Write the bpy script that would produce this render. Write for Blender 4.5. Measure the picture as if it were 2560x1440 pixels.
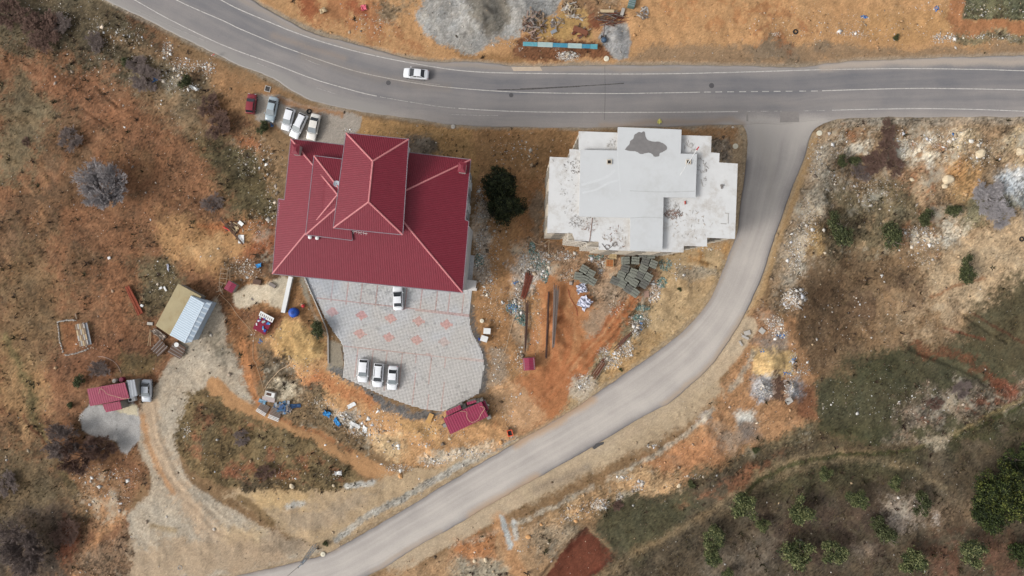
import bpy, math, random, mathutils
import numpy as np
random.seed(7)
sc = bpy.context.scene
for o in list(bpy.data.objects):
    bpy.data.objects.remove(o)
R = math.radians

# ------------------------------------------------------------------ camera, sky, sun
H = 122.0                       # metres above the yard
F = 1707.0                      # focal length in photo pixels
cd = bpy.data.cameras.new("camera")
cam = bpy.data.objects.new("camera", cd)
sc.collection.objects.link(cam)
cam.location = (0, 0, H)
cam.rotation_euler = (0, 0, 0)
cd.sensor_width = 36
cd.lens = 36 * F / 2560
cd.clip_start = 0.5
cd.clip_end = 6000
sc.camera = cam

SUN_EL, SUN_AZ = 37, 250        # compass azimuth: light comes from the lower left of the picture
w = bpy.data.worlds.new("World")
sc.world = w
w.use_nodes = True
nt = w.node_tree
nt.nodes.clear()
sky = nt.nodes.new("ShaderNodeTexSky")
sky.sky_type = 'NISHITA'
sky.sun_disc = False
sky.sun_elevation = R(SUN_EL)
sky.sun_rotation = R(SUN_AZ)
sky.air_density = 1.0
sky.dust_density = 4.0
hsv = nt.nodes.new("ShaderNodeHueSaturation")
hsv.inputs['Saturation'].default_value = 0.2      # overcast sky: cloud takes the blue out
bg = nt.nodes.new("ShaderNodeBackground")
bg.inputs[1].default_value = 0.15
wo = nt.nodes.new("ShaderNodeOutputWorld")
nt.links.new(sky.outputs[0], hsv.inputs['Color'])
nt.links.new(hsv.outputs[0], bg.inputs[0])
nt.links.new(bg.outputs[0], wo.inputs[0])
sd_ = bpy.data.lights.new("sun", 'SUN')
sd_.energy = 1.35
sd_.angle = R(15)
sd_.color = (1.0, 0.965, 0.91)
sun = bpy.data.objects.new("sun", sd_)
sc.collection.objects.link(sun)
az, el = R(SUN_AZ), R(SUN_EL)
dx, dy, dz = math.sin(az) * math.cos(el), math.cos(az) * math.cos(el), math.sin(el)
import mathutils
sun.rotation_euler = mathutils.Vector((dx, dy, dz)).to_track_quat('Z', 'Y').to_euler()
sc.view_settings.view_transform = 'Standard'
sc.view_settings.look = 'None'
sc.view_settings.gamma = 1
sc.view_settings.exposure = 0.30
sc.view_settings.use_curve_mapping = False

# ------------------------------------------------------------------ helpers
GAIN = 0.82
def lin(c, g=GAIN):
    c = np.asarray(c, float) / 255.0
    l = np.where(c <= 0.04045, c / 12.92, ((c + 0.055) / 1.055) ** 2.4)
    return l * g

def P(px, py, z=0.0):
    """world point at height z seen at photo pixel px,py"""
    k = (H - z) / F
    return ((px - 1280) * k, (720 - py) * k, z)

def tag(o, label=None, cat=None, group=None, kind=None):
    if label: o['label'] = label
    if cat: o['category'] = cat
    if group: o['group'] = group
    if kind: o['kind'] = kind
    return o

def link(name, me, parent=None):
    o = bpy.data.objects.new(name, me)
    sc.collection.objects.link(o)
    if parent: o.parent = parent
    return o

def thing(name, label, cat, loc=(0, 0, 0), rz=0, group=None):
    o = link(name, None)
    o.location = loc
    o.rotation_euler = (0, 0, rz)
    o.empty_display_size = 0.3
    return tag(o, label, cat, group)

def copy_tree(o, parent=None):
    c = o.copy()
    sc.collection.objects.link(c)
    c.parent = parent
    for ch in list(o.children):
        copy_tree(ch, c)
    return c

class MB:
    def __init__(s):
        s.v, s.f = [], []
    def add(s, vs, fs):
        n = len(s.v)
        s.v += [tuple(p) for p in vs]
        s.f += [tuple(i + n for i in f) for f in fs]
        return s
    def box(s, c, d, rz=0.0, rx=0.0, taper=1.0):
        hx, hy, hz = d[0] / 2, d[1] / 2, d[2] / 2
        vs = []
        cz_, sz_ = math.cos(rz), math.sin(rz)
        cx_, sx_ = math.cos(rx), math.sin(rx)
        for k, t in ((-1, 1), (1, taper)):
            for i, j in ((-1, -1), (1, -1), (1, 1), (-1, 1)):
                x, y, z = i * hx * t, j * hy * t, k * hz
                y, z = y * cx_ - z * sx_, y * sx_ + z * cx_
                x, y = x * cz_ - y * sz_, x * sz_ + y * cz_
                vs.append((c[0] + x, c[1] + y, c[2] + z))
        return s.add(vs, [(3, 2, 1, 0), (4, 5, 6, 7), (0, 1, 5, 4), (1, 2, 6, 5), (2, 3, 7, 6), (3, 0, 4, 7)])
    def prism(s, poly, z0, z1):
        n = len(poly)
        a = sum(poly[i][0] * poly[(i + 1) % n][1] - poly[(i + 1) % n][0] * poly[i][1] for i in range(n))
        if a < 0: poly = poly[::-1]
        z0s = z0 if isinstance(z0, (list, tuple)) else [z0] * n
        z1s = z1 if isinstance(z1, (list, tuple)) else [z1] * n
        vs = [(p[0], p[1], z0s[i]) for i, p in enumerate(poly)] + [(p[0], p[1], z1s[i]) for i, p in enumerate(poly)]
        if n > 14:
            tri = mathutils.geometry.tessellate_polygon([[mathutils.Vector((p[0], p[1], 0)) for p in poly]])
            fs = []
            for t in tri:
                (ax_, ay_), (bx_, by_), (cx_, cy_) = (poly[i][:2] for i in t)
                if (bx_ - ax_) * (cy_ - ay_) - (by_ - ay_) * (cx_ - ax_) < 0: t = t[::-1]
                fs += [tuple(n + i for i in t), tuple(t[::-1])]
        else:
            fs = [tuple(range(n))[::-1], tuple(range(n, 2 * n))]
        fs += [(i, (i + 1) % n, n + (i + 1) % n, n + i) for i in range(n)]
        return s.add(vs, fs)
    def tube(s, pts, r, n=6, cap=True):
        pts = [mathutils.Vector(p) for p in pts]
        rs = r if isinstance(r, (list, tuple)) else [r] * len(pts)
        vs, fs = [], []
        for i, p in enumerate(pts):
            d = (pts[min(i + 1, len(pts) - 1)] - pts[max(i - 1, 0)])
            if d.length < 1e-6: d = mathutils.Vector((0, 0, 1))
            d.normalize()
            a = d.cross(mathutils.Vector((0, 0, 1)))
            if a.length < 0.05: a = d.cross(mathutils.Vector((1, 0, 0)))
            a.normalize()
            b = d.cross(a)
            for k in range(n):
                t = 2 * math.pi * k / n
                vs.append(p + a * (rs[i] * math.cos(t)) + b * (rs[i] * math.sin(t)))
        for i in range(len(pts) - 1):
            for k in range(n):
                k2 = (k + 1) % n
                fs.append((i * n + k, (i + 1) * n + k, (i + 1) * n + k2, i * n + k2))
        if cap:
            fs.append(tuple(range(n)))
            fs.append(tuple(range((len(pts) - 1) * n, len(pts) * n))[::-1])
        return s.add(vs, fs)
    def lathe(s, c, prof, n=14):
        vs, fs = [], []
        for r, z in prof:
            for k in range(n):
                t = 2 * math.pi * k / n
                vs.append((c[0] + r * math.cos(t), c[1] + r * math.sin(t), c[2] + z))
        for i in range(len(prof) - 1):
            for k in range(n):
                k2 = (k + 1) % n
                fs.append((i * n + k, i * n + k2, (i + 1) * n + k2, (i + 1) * n + k))
        fs.append(tuple(range(n))[::-1])
        fs.append(tuple(range((len(prof) - 1) * n, len(prof) * n)))
        return s.add(vs, fs)
    def mesh(s, name, mat, smooth=False):
        me = bpy.data.meshes.new(name)
        me.from_pydata(s.v, [], s.f)
        me.materials.append(mat)
        if smooth:
            me.polygons.foreach_set("use_smooth", [True] * len(me.polygons))
        me.update()
        return me
    def build(s, name, mat, parent=None, label=None, smooth=False, kind=None):
        o = link(name, s.mesh(name, mat, smooth), parent)
        if label: o['label'] = label
        if kind: o['kind'] = kind
        return o

def bevel(o, wd=0.03, seg=2, ang=35):
    m = o.modifiers.new("bevel", 'BEVEL')
    m.width = wd
    m.segments = seg
    m.limit_method = 'ANGLE'
    m.angle_limit = R(ang)
    return o

def fast_mesh(name, V, Fc, col=None, mat=None, smooth=False):
    me = bpy.data.meshes.new(name)
    V = np.ascontiguousarray(V, np.float32)
    Fc = np.ascontiguousarray(Fc, np.int32)
    n, k = Fc.shape
    me.vertices.add(len(V))
    me.vertices.foreach_set("co", V.ravel())
    me.loops.add(n * k)
    me.loops.foreach_set("vertex_index", Fc.ravel())
    me.polygons.add(n)
    me.polygons.foreach_set("loop_start", np.arange(n, dtype=np.int32) * k)
    me.polygons.foreach_set("loop_total", np.full(n, k, np.int32))
    if smooth:
        me.polygons.foreach_set("use_smooth", np.ones(n, bool))
    me.update(calc_edges=True)
    if col is not None:
        a = me.attributes.new("col", 'FLOAT_COLOR', 'POINT')
        c = np.ones((len(V), 4), np.float32)
        c[:, :3] = col
        a.data.foreach_set("color", c.ravel())
    if mat: me.materials.append(mat)
    return me

# ---- materials
def nn(nt, t, **kw):
    n = nt.nodes.new(t)
    for k, v in kw.items(): setattr(n, k, v)
    return n

def base_mat(name):
    m = bpy.data.materials.new(name)
    m.use_nodes = True
    nt = m.node_tree
    b = nt.nodes['Principled BSDF']
    b.inputs['Specular IOR Level'].default_value = 0.3
    return m, nt, b

def mat(name, rgb, rough=0.7, var=0.12, scale=3.0, bump=0.0, bscale=20.0, metal=0.0, dirt=None, dirt_amt=0.35, dscale=0.8, spec=0.3, coat=0.0, gain=GAIN):
    """plain painted / mineral surface: large tone variation, fine grain, optional blotches of dirt"""
    m, nt, b = base_mat(name)
    L = nt.links.new
    geo = nn(nt, 'ShaderNodeNewGeometry')
    n1 = nn(nt, 'ShaderNodeTexNoise'); n1.inputs['Scale'].default_value = scale; n1.inputs['Detail'].default_value = 8
    n1.inputs['Roughness'].default_value = 0.65
    L(geo.outputs['Position'], n1.inputs['Vector'])
    c = lin(rgb, gain)
    mp = nn(nt, 'ShaderNodeMapRange')
    mp.inputs['From Min'].default_value = 0.25; mp.inputs['From Max'].default_value = 0.75
    mp.inputs['To Min'].default_value = 1 - var; mp.inputs['To Max'].default_value = 1 + var
    L(n1.outputs['Fac'], mp.inputs['Value'])
    mul = nn(nt, 'ShaderNodeMix', data_type='RGBA', blend_type='MULTIPLY')
    mul.inputs['Factor'].default_value = 1
    mul.inputs['A'].default_value = (*c, 1)
    cmb = nn(nt, 'ShaderNodeCombineColor')
    for i in range(3): L(mp.outputs[0], cmb.inputs[i])
    L(cmb.outputs[0], mul.inputs['B'])
    out = mul.outputs['Result']
    if dirt is not None:
        n2 = nn(nt, 'ShaderNodeTexNoise'); n2.inputs['Scale'].default_value = dscale; n2.inputs['Detail'].default_value = 10
        n2.inputs['Roughness'].default_value = 0.75
        L(geo.outputs['Position'], n2.inputs['Vector'])
        m2 = nn(nt, 'ShaderNodeMapRange'); m2.inputs['From Min'].default_value = 0.5; m2.inputs['From Max'].default_value = 0.72
        m2.inputs['To Max'].default_value = dirt_amt
        L(n2.outputs['Fac'], m2.inputs['Value'])
        mx = nn(nt, 'ShaderNodeMix', data_type='RGBA')
        L(m2.outputs[0], mx.inputs['Factor']); L(out, mx.inputs['A'])
        mx.inputs['B'].default_value = (*lin(dirt, gain), 1)
        out = mx.outputs['Result']
    L(out, b.inputs['Base Color'])
    b.inputs['Roughness'].default_value = rough
    b.inputs['Metallic'].default_value = metal
    b.inputs['Specular IOR Level'].default_value = spec
    b.inputs['Coat Weight'].default_value = coat
    if bump:
        nb = nn(nt, 'ShaderNodeTexNoise'); nb.inputs['Scale'].default_value = bscale; nb.inputs['Detail'].default_value = 6
        L(geo.outputs['Position'], nb.inputs['Vector'])
        bp = nn(nt, 'ShaderNodeBump'); bp.inputs['Strength'].default_value = bump; bp.inputs['Distance'].default_value = 0.05
        L(nb.outputs['Fac'], bp.inputs['Height']); L(bp.outputs[0], b.inputs['Normal'])
    return m

def attr_mat(name, rough=0.9, var=0.18, scale=9.0, bump=0.5, bscale=6.0, trans=0.0, spec=0.15, fine=True):
    """surface whose soil / stone / leaf colour is carried by the mesh, with procedural grain on top"""
    m, nt, b = base_mat(name)
    L = nt.links.new
    at = nn(nt, 'ShaderNodeAttribute', attribute_name='col')
    geo = nn(nt, 'ShaderNodeNewGeometry')
    out = at.outputs['Color']
    if var:
        n1 = nn(nt, 'ShaderNodeTexNoise'); n1.inputs['Scale'].default_value = scale; n1.inputs['Detail'].default_value = 5
        n1.inputs['Roughness'].default_value = 0.8
        L(geo.outputs['Position'], n1.inputs['Vector'])
        mp = nn(nt, 'ShaderNodeMapRange')
        mp.inputs['From Min'].default_value = 0.3; mp.inputs['From Max'].default_value = 0.7
        mp.inputs['To Min'].default_value = 1 - var; mp.inputs['To Max'].default_value = 1 + var
        L(n1.outputs['Fac'], mp.inputs['Value'])
        cmb = nn(nt, 'ShaderNodeCombineColor')
        for i in range(3): L(mp.outputs[0], cmb.inputs[i])
        mul = nn(nt, 'ShaderNodeMix', data_type='RGBA', blend_type='MULTIPLY')
        mul.inputs['Factor'].default_value = 1
        L(out, mul.inputs['A']); L(cmb.outputs[0], mul.inputs['B'])
        out = mul.outputs['Result']
    L(out, b.inputs['Base Color'])
    b.inputs['Roughness'].default_value = rough
    b.inputs['Specular IOR Level'].default_value = spec
    if bump:
        nb = nn(nt, 'ShaderNodeTexNoise'); nb.inputs['Scale'].default_value = bscale; nb.inputs['Detail'].default_value = 8
        nb.inputs['Roughness'].default_value = 0.7
        L(geo.outputs['Position'], nb.inputs['Vector'])
        bp = nn(nt, 'ShaderNodeBump'); bp.inputs['Strength'].default_value = bump; bp.inputs['Distance'].default_value = 0.12
        L(nb.outputs['Fac'], bp.inputs['Height']); L(bp.outputs[0], b.inputs['Normal'])
    return m

# ------------------------------------------------------------------ numpy noise
_rng = np.random.default_rng(11)
_tab = _rng.random((512, 512)).astype(np.float32)
def vnoise(x, y, s, seed=0):
    x = np.asarray(x, np.float32) / s + seed * 37.3
    y = np.asarray(y, np.float32) / s + seed * 91.7
    xi = np.floor(x).astype(np.int64); yi = np.floor(y).astype(np.int64)
    fx = x - xi; fy = y - yi
    fx = fx * fx * (3 - 2 * fx); fy = fy * fy * (3 - 2 * fy)
    a = _tab[xi & 511, yi & 511]; b = _tab[(xi + 1) & 511, yi & 511]
    c = _tab[xi & 511, (yi + 1) & 511]; d = _tab[(xi + 1) & 511, (yi + 1) & 511]
    return (a * (1 - fx) + b * fx) * (1 - fy) + (c * (1 - fx) + d * fx) * fy
def fbm(x, y, s, oct=4, seed=0, gain=0.55):
    t = 0; a = 1; n = 0
    for i in range(oct):
        t = t + a * (vnoise(x, y, s, seed + i) - 0.5); n += a
        a *= gain; s *= 0.5
    return t / n * 2          # about -1..1
def sstep(a, b, x):
    t = np.clip((x - a) / (b - a), 0, 1)
    return t * t * (3 - 2 * t)
def sdpoly(poly, X, Y):
    """signed distance, negative inside"""
    p = np.asarray(poly, np.float32)
    d = np.full(X.shape, 1e9, np.float32)
    ins = np.zeros(X.shape, bool)
    n = len(p)
    for i in range(n):
        ax, ay = p[i]; bx, by = p[(i + 1) % n]
        ex, ey = bx - ax, by - ay
        wx, wy = X - ax, Y - ay
        t = np.clip((wx * ex + wy * ey) / (ex * ex + ey * ey + 1e-9), 0, 1)
        qx, qy = wx - ex * t, wy - ey * t
        d = np.minimum(d, qx * qx + qy * qy)
        c = ((ay > Y) != (by > Y)) & (X < (ex * (Y - ay) / (ey + 1e-12 if ey == 0 else ey) + ax))
        ins ^= c
    d = np.sqrt(d)
    return np.where(ins, -d, d)
def sdline(pl, X, Y):
    p = np.asarray(pl, np.float32)
    d = np.full(X.shape, 1e9, np.float32)
    for i in range(len(p) - 1):
        ax, ay = p[i]; bx, by = p[i + 1]
        ex, ey = bx - ax, by - ay
        wx, wy = X - ax, Y - ay
        t = np.clip((wx * ex + wy * ey) / (ex * ex + ey * ey + 1e-9), 0, 1)
        qx, qy = wx - ex * t, wy - ey * t
        d = np.minimum(d, qx * qx + qy * qy)
    return np.sqrt(d)
def resample(pl, n):
    p = np.asarray(pl, float)
    # Catmull-Rom through the points, then equal arc length
    q = np.vstack([2 * p[0] - p[1], p, 2 * p[-1] - p[-2]])
    out = []
    for i in range(1, len(q) - 2):
        for t in np.linspace(0, 1, 12, endpoint=False):
            a, b, c, d = q[i - 1], q[i], q[i + 1], q[i + 2]
            out.append(0.5 * ((2 * b) + (-a + c) * t + (2 * a - 5 * b + 4 * c - d) * t * t + (-a + 3 * b - 3 * c + d) * t ** 3))
    out.append(p[-1])
    out = np.array(out)
    s = np.r_[0, np.cumsum(np.hypot(*np.diff(out, axis=0).T))]
    t = np.linspace(0, s[-1], n)
    return np.c_[np.interp(t, s, out[:, 0]), np.interp(t, s, out[:, 1])]

# ------------------------------------------------------------------ road outlines (photo pixels, z = 0)
R1_TOP = [(300, -190), (520, -62), (630, 0), (655, 17), (722, 53), (778, 80), (872, 107), (939, 125), (1011, 143), (1083, 155), (1169, 155), (1239, 158), (1300, 165),
          (1515, 163), (1700, 164), (1880, 165), (2010, 168), (2070, 158), (2180, 151), (2300, 146), (2420, 142), (2560, 139), (2900, 138)]
R1_BOT = [(60, -110), (278, 8), (389, 61), (472, 103), (583, 156), (680, 196), (733, 230), (803, 258), (919, 280), (1028, 296), (1105, 308), (1200, 314), (1300, 317),
          (1440, 319), (1650, 316), (1850, 311), (1960, 309), (2060, 300), (2200, 294), (2400, 292), (2560, 293), (2900, 297)]
R2_L = [(1846, 298), (1862, 318), (1868, 345), (1864, 420), (1853, 490), (1846, 560), (1836, 600), (1820, 640), (1804, 682), (1780, 738), (1740, 795), (1700, 835), (1650, 873), (1580, 922),
        (1478, 992), (1389, 1049), (1307, 1095), (1240, 1135), (1160, 1183), (1100, 1220), (1000, 1280), (900, 1337), (825, 1380), (742, 1405), (600, 1437), (400, 1480), (100, 1540)]
R2_R = [(2096, 298), (2058, 309), (2034, 326), (2022, 350), (2010, 395), (1985, 458), (1962, 520), (1940, 585), (1922, 640), (1902, 701), (1875, 762), (1841, 823), (1780, 912), (1735, 955),
        (1679, 1003), (1618, 1036), (1496, 1107), (1423, 1150), (1374, 1177), (1261, 1241), (1160, 1302), (1075, 1348), (990, 1400), (945, 1427), (860, 1465), (700, 1530), (400, 1610), (100, 1680)]
L_TOP = [(400, -84), (553, 0), (600, 24), (700, 66), (722, 75), (814, 107), (936, 139), (1083, 167), (1183, 179), (1300, 183), (1515, 185), (1690, 184), (1880, 179.5), (2060, 174), (2250, 171.5), (2420, 173), (2560, 177), (2800, 186)]
L_MID = [(300, -80), (442, 0), (561, 53), (600, 72), (700, 114), (722, 122), (822, 157), (906, 182), (1017, 204), (1128, 219), (1300, 230.5), (1515, 234), (1640, 232.5), (1750, 230.5)]
L_MID2 = [(2055, 227), (2180, 223), (2300, 221), (2420, 222), (2560, 225), (2800, 233)]
L_BOT = [(200, -78), (337.5, 0), (433, 53), (561, 114), (694, 163), (780, 196), (864, 221), (936, 239), (1044, 258), (1128, 269.5), (1300, 279), (1515, 281), (1700, 280.5), (1845, 279)]
L_BOT2 = [(2080, 275.5), (2180, 273), (2300, 271.5), (2420, 273), (2560, 278), (2800, 288)]
NR = 560
r1t, r1b = resample(R1_TOP, NR), resample(R1_BOT, NR)
r2l, r2r = resample(R2_L, NR), resample(R2_R, NR)
r1poly = np.vstack([r1t[::12], r1b[::-12]])
r2poly = np.vstack([r2l[::12], r2r[::-12]])

LOT = [(757, 688), (778, 738), (795, 760), (810, 790), (822, 812), (838, 835), (857, 862), (860, 900), (858, 943), (900, 962), (960, 990), (1020, 1012), (1060, 1023), (1108, 1029), (1150, 1010),
       (1198, 983), (1206, 955), (1211, 915), (1208, 885), (1196, 858), (1182, 835), (1176, 812), (1174, 790), (1179, 735), (1186, 640), (1100, 600), (760, 600)]
RED_EAVE = [(727, 347), (1177, 399), (1153, 735), (678, 682)]
WH_LOW = [(1447, 328), (1546, 331.5), (1703, 338), (1779, 340), (1777.5, 381), (1799, 383), (1798, 406), (1844.5, 409), (1837.5, 597), (1768, 594), (1767.5, 616), (1709.5, 614.5), (1709, 631),
          (1577, 627.5), (1497, 624), (1497, 604), (1437, 602), (1431, 583), (1368, 582.5), (1374.5, 392), (1424, 394), (1424, 372.5), (1447, 374)]
PAD = [(642, 233), (700, 240), (760, 262), (850, 276), (905, 290), (900, 318), (875, 350), (860, 368), (740, 350), (690, 310), (640, 300), (630, 262)]

# ------------------------------------------------------------------ terrain
def axis(lo, hi, step, far):
    core = np.arange(lo, hi + step / 2, step)
    out = []
    s, x = step, hi
    while x < far:
        s *= 1.22
        x += s
        out.append(x)
    out = np.array(out)
    lo_out = []
    s, x = step, lo
    while x > -far:
        s *= 1.22
        x -= s
        lo_out.append(x)
    return np.r_[np.array(lo_out)[::-1], core, out], len(lo_out), len(core)
ST = 0.24
ax, ix0, nx = axis(-97, 97, ST, 2500)
ay, iy0, ny = axis(-57, 57, ST, 2500)
GX, GY = np.meshgrid(ax.astype(np.float32), ay.astype(np.float32))
U0, V0 = 1280 + GX * F / H, 720 - GY * F / H     # photo pixels at z = 0
far = np.maximum(np.abs(GX) - 97, 0) + np.maximum(np.abs(GY) - 57, 0)

SE = [(2090, 318), (2040, 460), (2015, 640), (1985, 740), (1960, 850), (1900, 960), (1760, 1070), (1560, 1200), (1440, 1255), (1330, 1330), (1200, 1440), (1000, 1700), (4000, 2600), (4000, 318)]
SW = [(-1500, 240), (480, 330), (640, 560), (690, 700), (700, 860), (800, 930), (900, 1000), (1040, 1080), (1060, 1120), (960, 1150), (880, 1170), (700, 1120), (560, 1130), (440, 1180), (360, 1260), (300, 1440), (200, 2200), (-1500, 2200)]
def smooth_drop(poly, a, b, depth):
    return -depth * sstep(a, b, -sdpoly(poly, U0, V0))
Z = smooth_drop(SE, 0, 150, 2.6) + smooth_drop(SE, 100, 700, 2.0) + smooth_drop(SW, 0, 110, .9) + smooth_drop(SW, 50, 600, .8)
Z += 0.5 * fbm(GX, GY, 22, 3, 3) + 0.34 * fbm(GX, GY, 5, 3, 9)
fine = 0.17 * fbm(GX, GY, 1.4, 3, 21)
Z += fine
# heaps of earth, gravel, stone (px, py, radius px, height m)
HEAPS = [(1205, 40, 55, 1.9), (1165, 60, 50, .7), (1300, 30, 70, .8), (1075, 355, 26, 1.3), (1540, 95, 32, 1.2), (1926, 905, 42, 1.6), (1905, 965, 26, 1.0), (1985, 975, 22, 1.2), (1985, 745, 32, .9),
         (1918, 780, 24, .9), (1960, 815, 26, .7), (1222, 805, 15, .5), (1348, 1105, 0.1, 0), (1100, 1130, 40, .6), (960, 1110, 30, .6), (1420, 138, 20, .7), (860, 1050, 40, .7),
         (1700, 700, 40, .5), (1590, 830, 40, .7), (1440, 1270, 30, .5), (1508, 1262, 26, .7), (740, 850, 60, .8), (1590, 60, 60, .5), (1900, 90, 90, .8), (800, 60, 60, .9), (2060, 520, 40, .8), (2200, 380, 50, .6), (2330, 440, 60, .8), (2460, 400, 60, .6), (785, 1330, 26, .6), (1740, 655, 50, .8)]
for hx, hy, hr, hh in HEAPS:
    d = np.hypot(U0 - hx + 7 * fbm(GX, GY, 2.0, 2, 31), V0 - hy + 7 * fbm(GX, GY, 2.0, 2, 37)) / max(hr, 1)
    Z += hh * np.clip(1 - d, 0, 1) ** 1.2 * (1 + .25 * fbm(GX, GY, .9, 2, 5))
# trenches and scarps
for pl, wd, dep in [([(2305, 868), (2380, 905), (2460, 935), (2500, 965)], 9, .4), ([(2430, 780), (2500, 825), (2560, 858)], 5, .3), ([(1700, 640), (1760, 655), (1812, 662)], 6, .4),
                    ([(240, 215), (300, 270)], 4, .25), ([(210, 270), (275, 315)], 4, .25), ([(2165, 420), (2210, 400), (2300, 370)], 0.1, 0), ([(1285, 700), (1300, 900)], .1, 0)]:
    Z -= dep * (1 - sstep(wd * .3, wd * 1.3, sdline(pl, U0 + 5 * fbm(GX, GY, 2, 2, 44), V0 + 5 * fbm(GX, GY, 2, 2, 45))))
for pl in ([(1590, 745), (1520, 830), (1430, 930), (1350, 1010)], [(1560, 760), (1480, 860), (1390, 960), (1310, 1040)], [(1600, 760), (1540, 840), (1450, 940)],
           [(368, 1010), (385, 1100), (420, 1180), (470, 1250), (540, 1320), (620, 1370)], [(388, 1010), (405, 1100), (440, 1170), (490, 1238), (560, 1305), (640, 1352)]):
    dd_ = sdline(pl, U0 + 6 * fbm(GX, GY, 4, 3, 46), V0 + 6 * fbm(GX, GY, 4, 3, 47))
    am = .3 if pl[0][0] < 500 else .8
    Z += am * (.12 * np.exp(-((dd_ - 9) / 4.5) ** 2) - .15 * np.exp(-(dd_ / 5.5) ** 2)) * (.5 + vnoise(GX, GY, 3.0, 49))
for _ in range(130):
    a_ = _rng.random(); bx, by = [(1000 + 270 * _rng.random(), 1050 + 80 * _rng.random()), (1280 + 180 * _rng.random(), 690 + 250 * _rng.random()), (1640 + 170 * _rng.random(), 640 + 200 * _rng.random()), (700 + 110 * _rng.random(), 790 + 110 * _rng.random()), (1620 + 380 * _rng.random(), 980 + 200 * _rng.random())][int(a_ * 5)]
    rr0 = 8 + 16 * _rng.random(); sl = (np.abs(U0 - bx) < rr0) & (np.abs(V0 - by) < rr0)
    Z[sl] += (.15 + .3 * _rng.random()) * np.clip(1 - np.hypot(U0[sl] - bx, V0[sl] - by) / rr0, 0, 1) ** 1.1
# the excavated red plot and the cut behind the sheds
Z -= 0.7 * (1 - sstep(-6, 5, sdpoly([(1470, 1325), (1535, 1388), (1470, 1470), (1340, 1470), (1400, 1388)], U0, V0)))
# level everything that carries a road, a yard or a building
sd1, sd2 = sdpoly(r1poly, U0, V0), sdpoly(r2poly, U0, V0)
sdl = sdpoly(LOT, U0, V0)
def kpoly(poly, z):
    return [(1280 + (a - 1280) * (H - z) / H, 720 + (b - 720) * (H - z) / H) for a, b in poly]
RED_G, WH_G = kpoly(RED_EAVE, 14), kpoly(WH_LOW, 14)
sdb = np.minimum(sdpoly(RED_G, U0, V0), sdpoly(WH_G, U0, V0))
sdp = sdpoly(PAD, U0, V0)
dr = np.minimum(sd1, sd2)
hard = np.minimum(np.minimum(dr, sdl), np.minimum(sdb, sdp))
flat = sstep(2, 70, hard)
Z = Z * (0.02 + .98 * flat) - 0.015
Z -= 0.10 * (1 - sstep(-4, -1, np.minimum(dr, sdl)))
Z += 0.12 * np.exp(-((dr - 12) / 7.0) ** 2) * (0.4 + .9 * vnoise(GX, GY, 3.0, 77)) * (dr > 0) * sstep(-2, 10, hard) * sstep(90, 130, np.hypot(U0 - 1955, (V0 - 305) * 2))
Z = np.where(far > 0, Z + 6 * sstep(30, 500, far) * fbm(GX, GY, 260, 3, 60), Z)

# ---- soil colours, painted by region with ragged edges
U = 1280 + GX * F / (H - Z)
V = 720 - GY * F / (H - Z)
jit = _rng.normal(0, 1, (2,) + GX.shape).astype(np.float32)
w1 = fbm(GX, GY, 5.0, 4, 1, .65) + .45 * fbm(GX, GY, .9, 2, 51) + .16 * jit[0]
w2 = fbm(GX, GY, 5.0, 4, 2, .65) + .45 * fbm(GX, GY, .9, 2, 53) + .16 * jit[1]
patchA = fbm(GX, GY, 3.2, 5, 12, .7)
patchB = fbm(GX, GY, 9.0, 5, 14, .6)
C = np.zeros(GX.shape + (3,), np.float32)
C[:] = lin((138, 104, 70))
RUB = np.full(GX.shape, .05, np.float32)        # how stony
TUF = np.full(GX.shape, .25, np.float32)        # how tufted
GRN = np.full(GX.shape, .10, np.float32)        # colour grain
SOFT = 1.3
def paint(poly, rgb, soft=8, warp=14, op=1.0, rub=None, tuf=None, grn=None, patch=None, line=None, field=None):
    """patch: threshold on a noise field so only blotches take the colour; line: half width for a polyline"""
    soft = soft * SOFT if soft >= 6 else soft
    warp = warp * 2.3 if warp >= 8 else warp * 1.3
    p = np.asarray(poly, float)
    m = (line or 0) + soft * 2 + warp * 2
    rows = np.where((ay > (720 - (p[:, 1].max() + m)) / F * (H + 8)) | True)[0]
    sel = (U > p[:, 0].min() - m) & (U < p[:, 0].max() + m) & (V > p[:, 1].min() - m) & (V < p[:, 1].max() + m)
    if not sel.any(): return
    X = U[sel] + warp * w1[sel]; Y = V[sel] + warp * w2[sel]
    d = (sdline(poly, X, Y) - line) if line is not None else sdpoly(poly, X, Y)
    a = (1 - sstep(-soft, soft, d)) * op
    if patch is not None:
        f = (patchA if field is None else field)[sel]
        a = a * sstep(patch - .12, patch + .12, f)
    c = C[sel]
    C[sel] = c + (lin(rgb) - c) * a[:, None]
    for arr, val in ((RUB, rub), (TUF, tuf), (GRN, grn)):
        if val is not None:
            t = arr[sel]; arr[sel] = t + (val - t) * a

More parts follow.
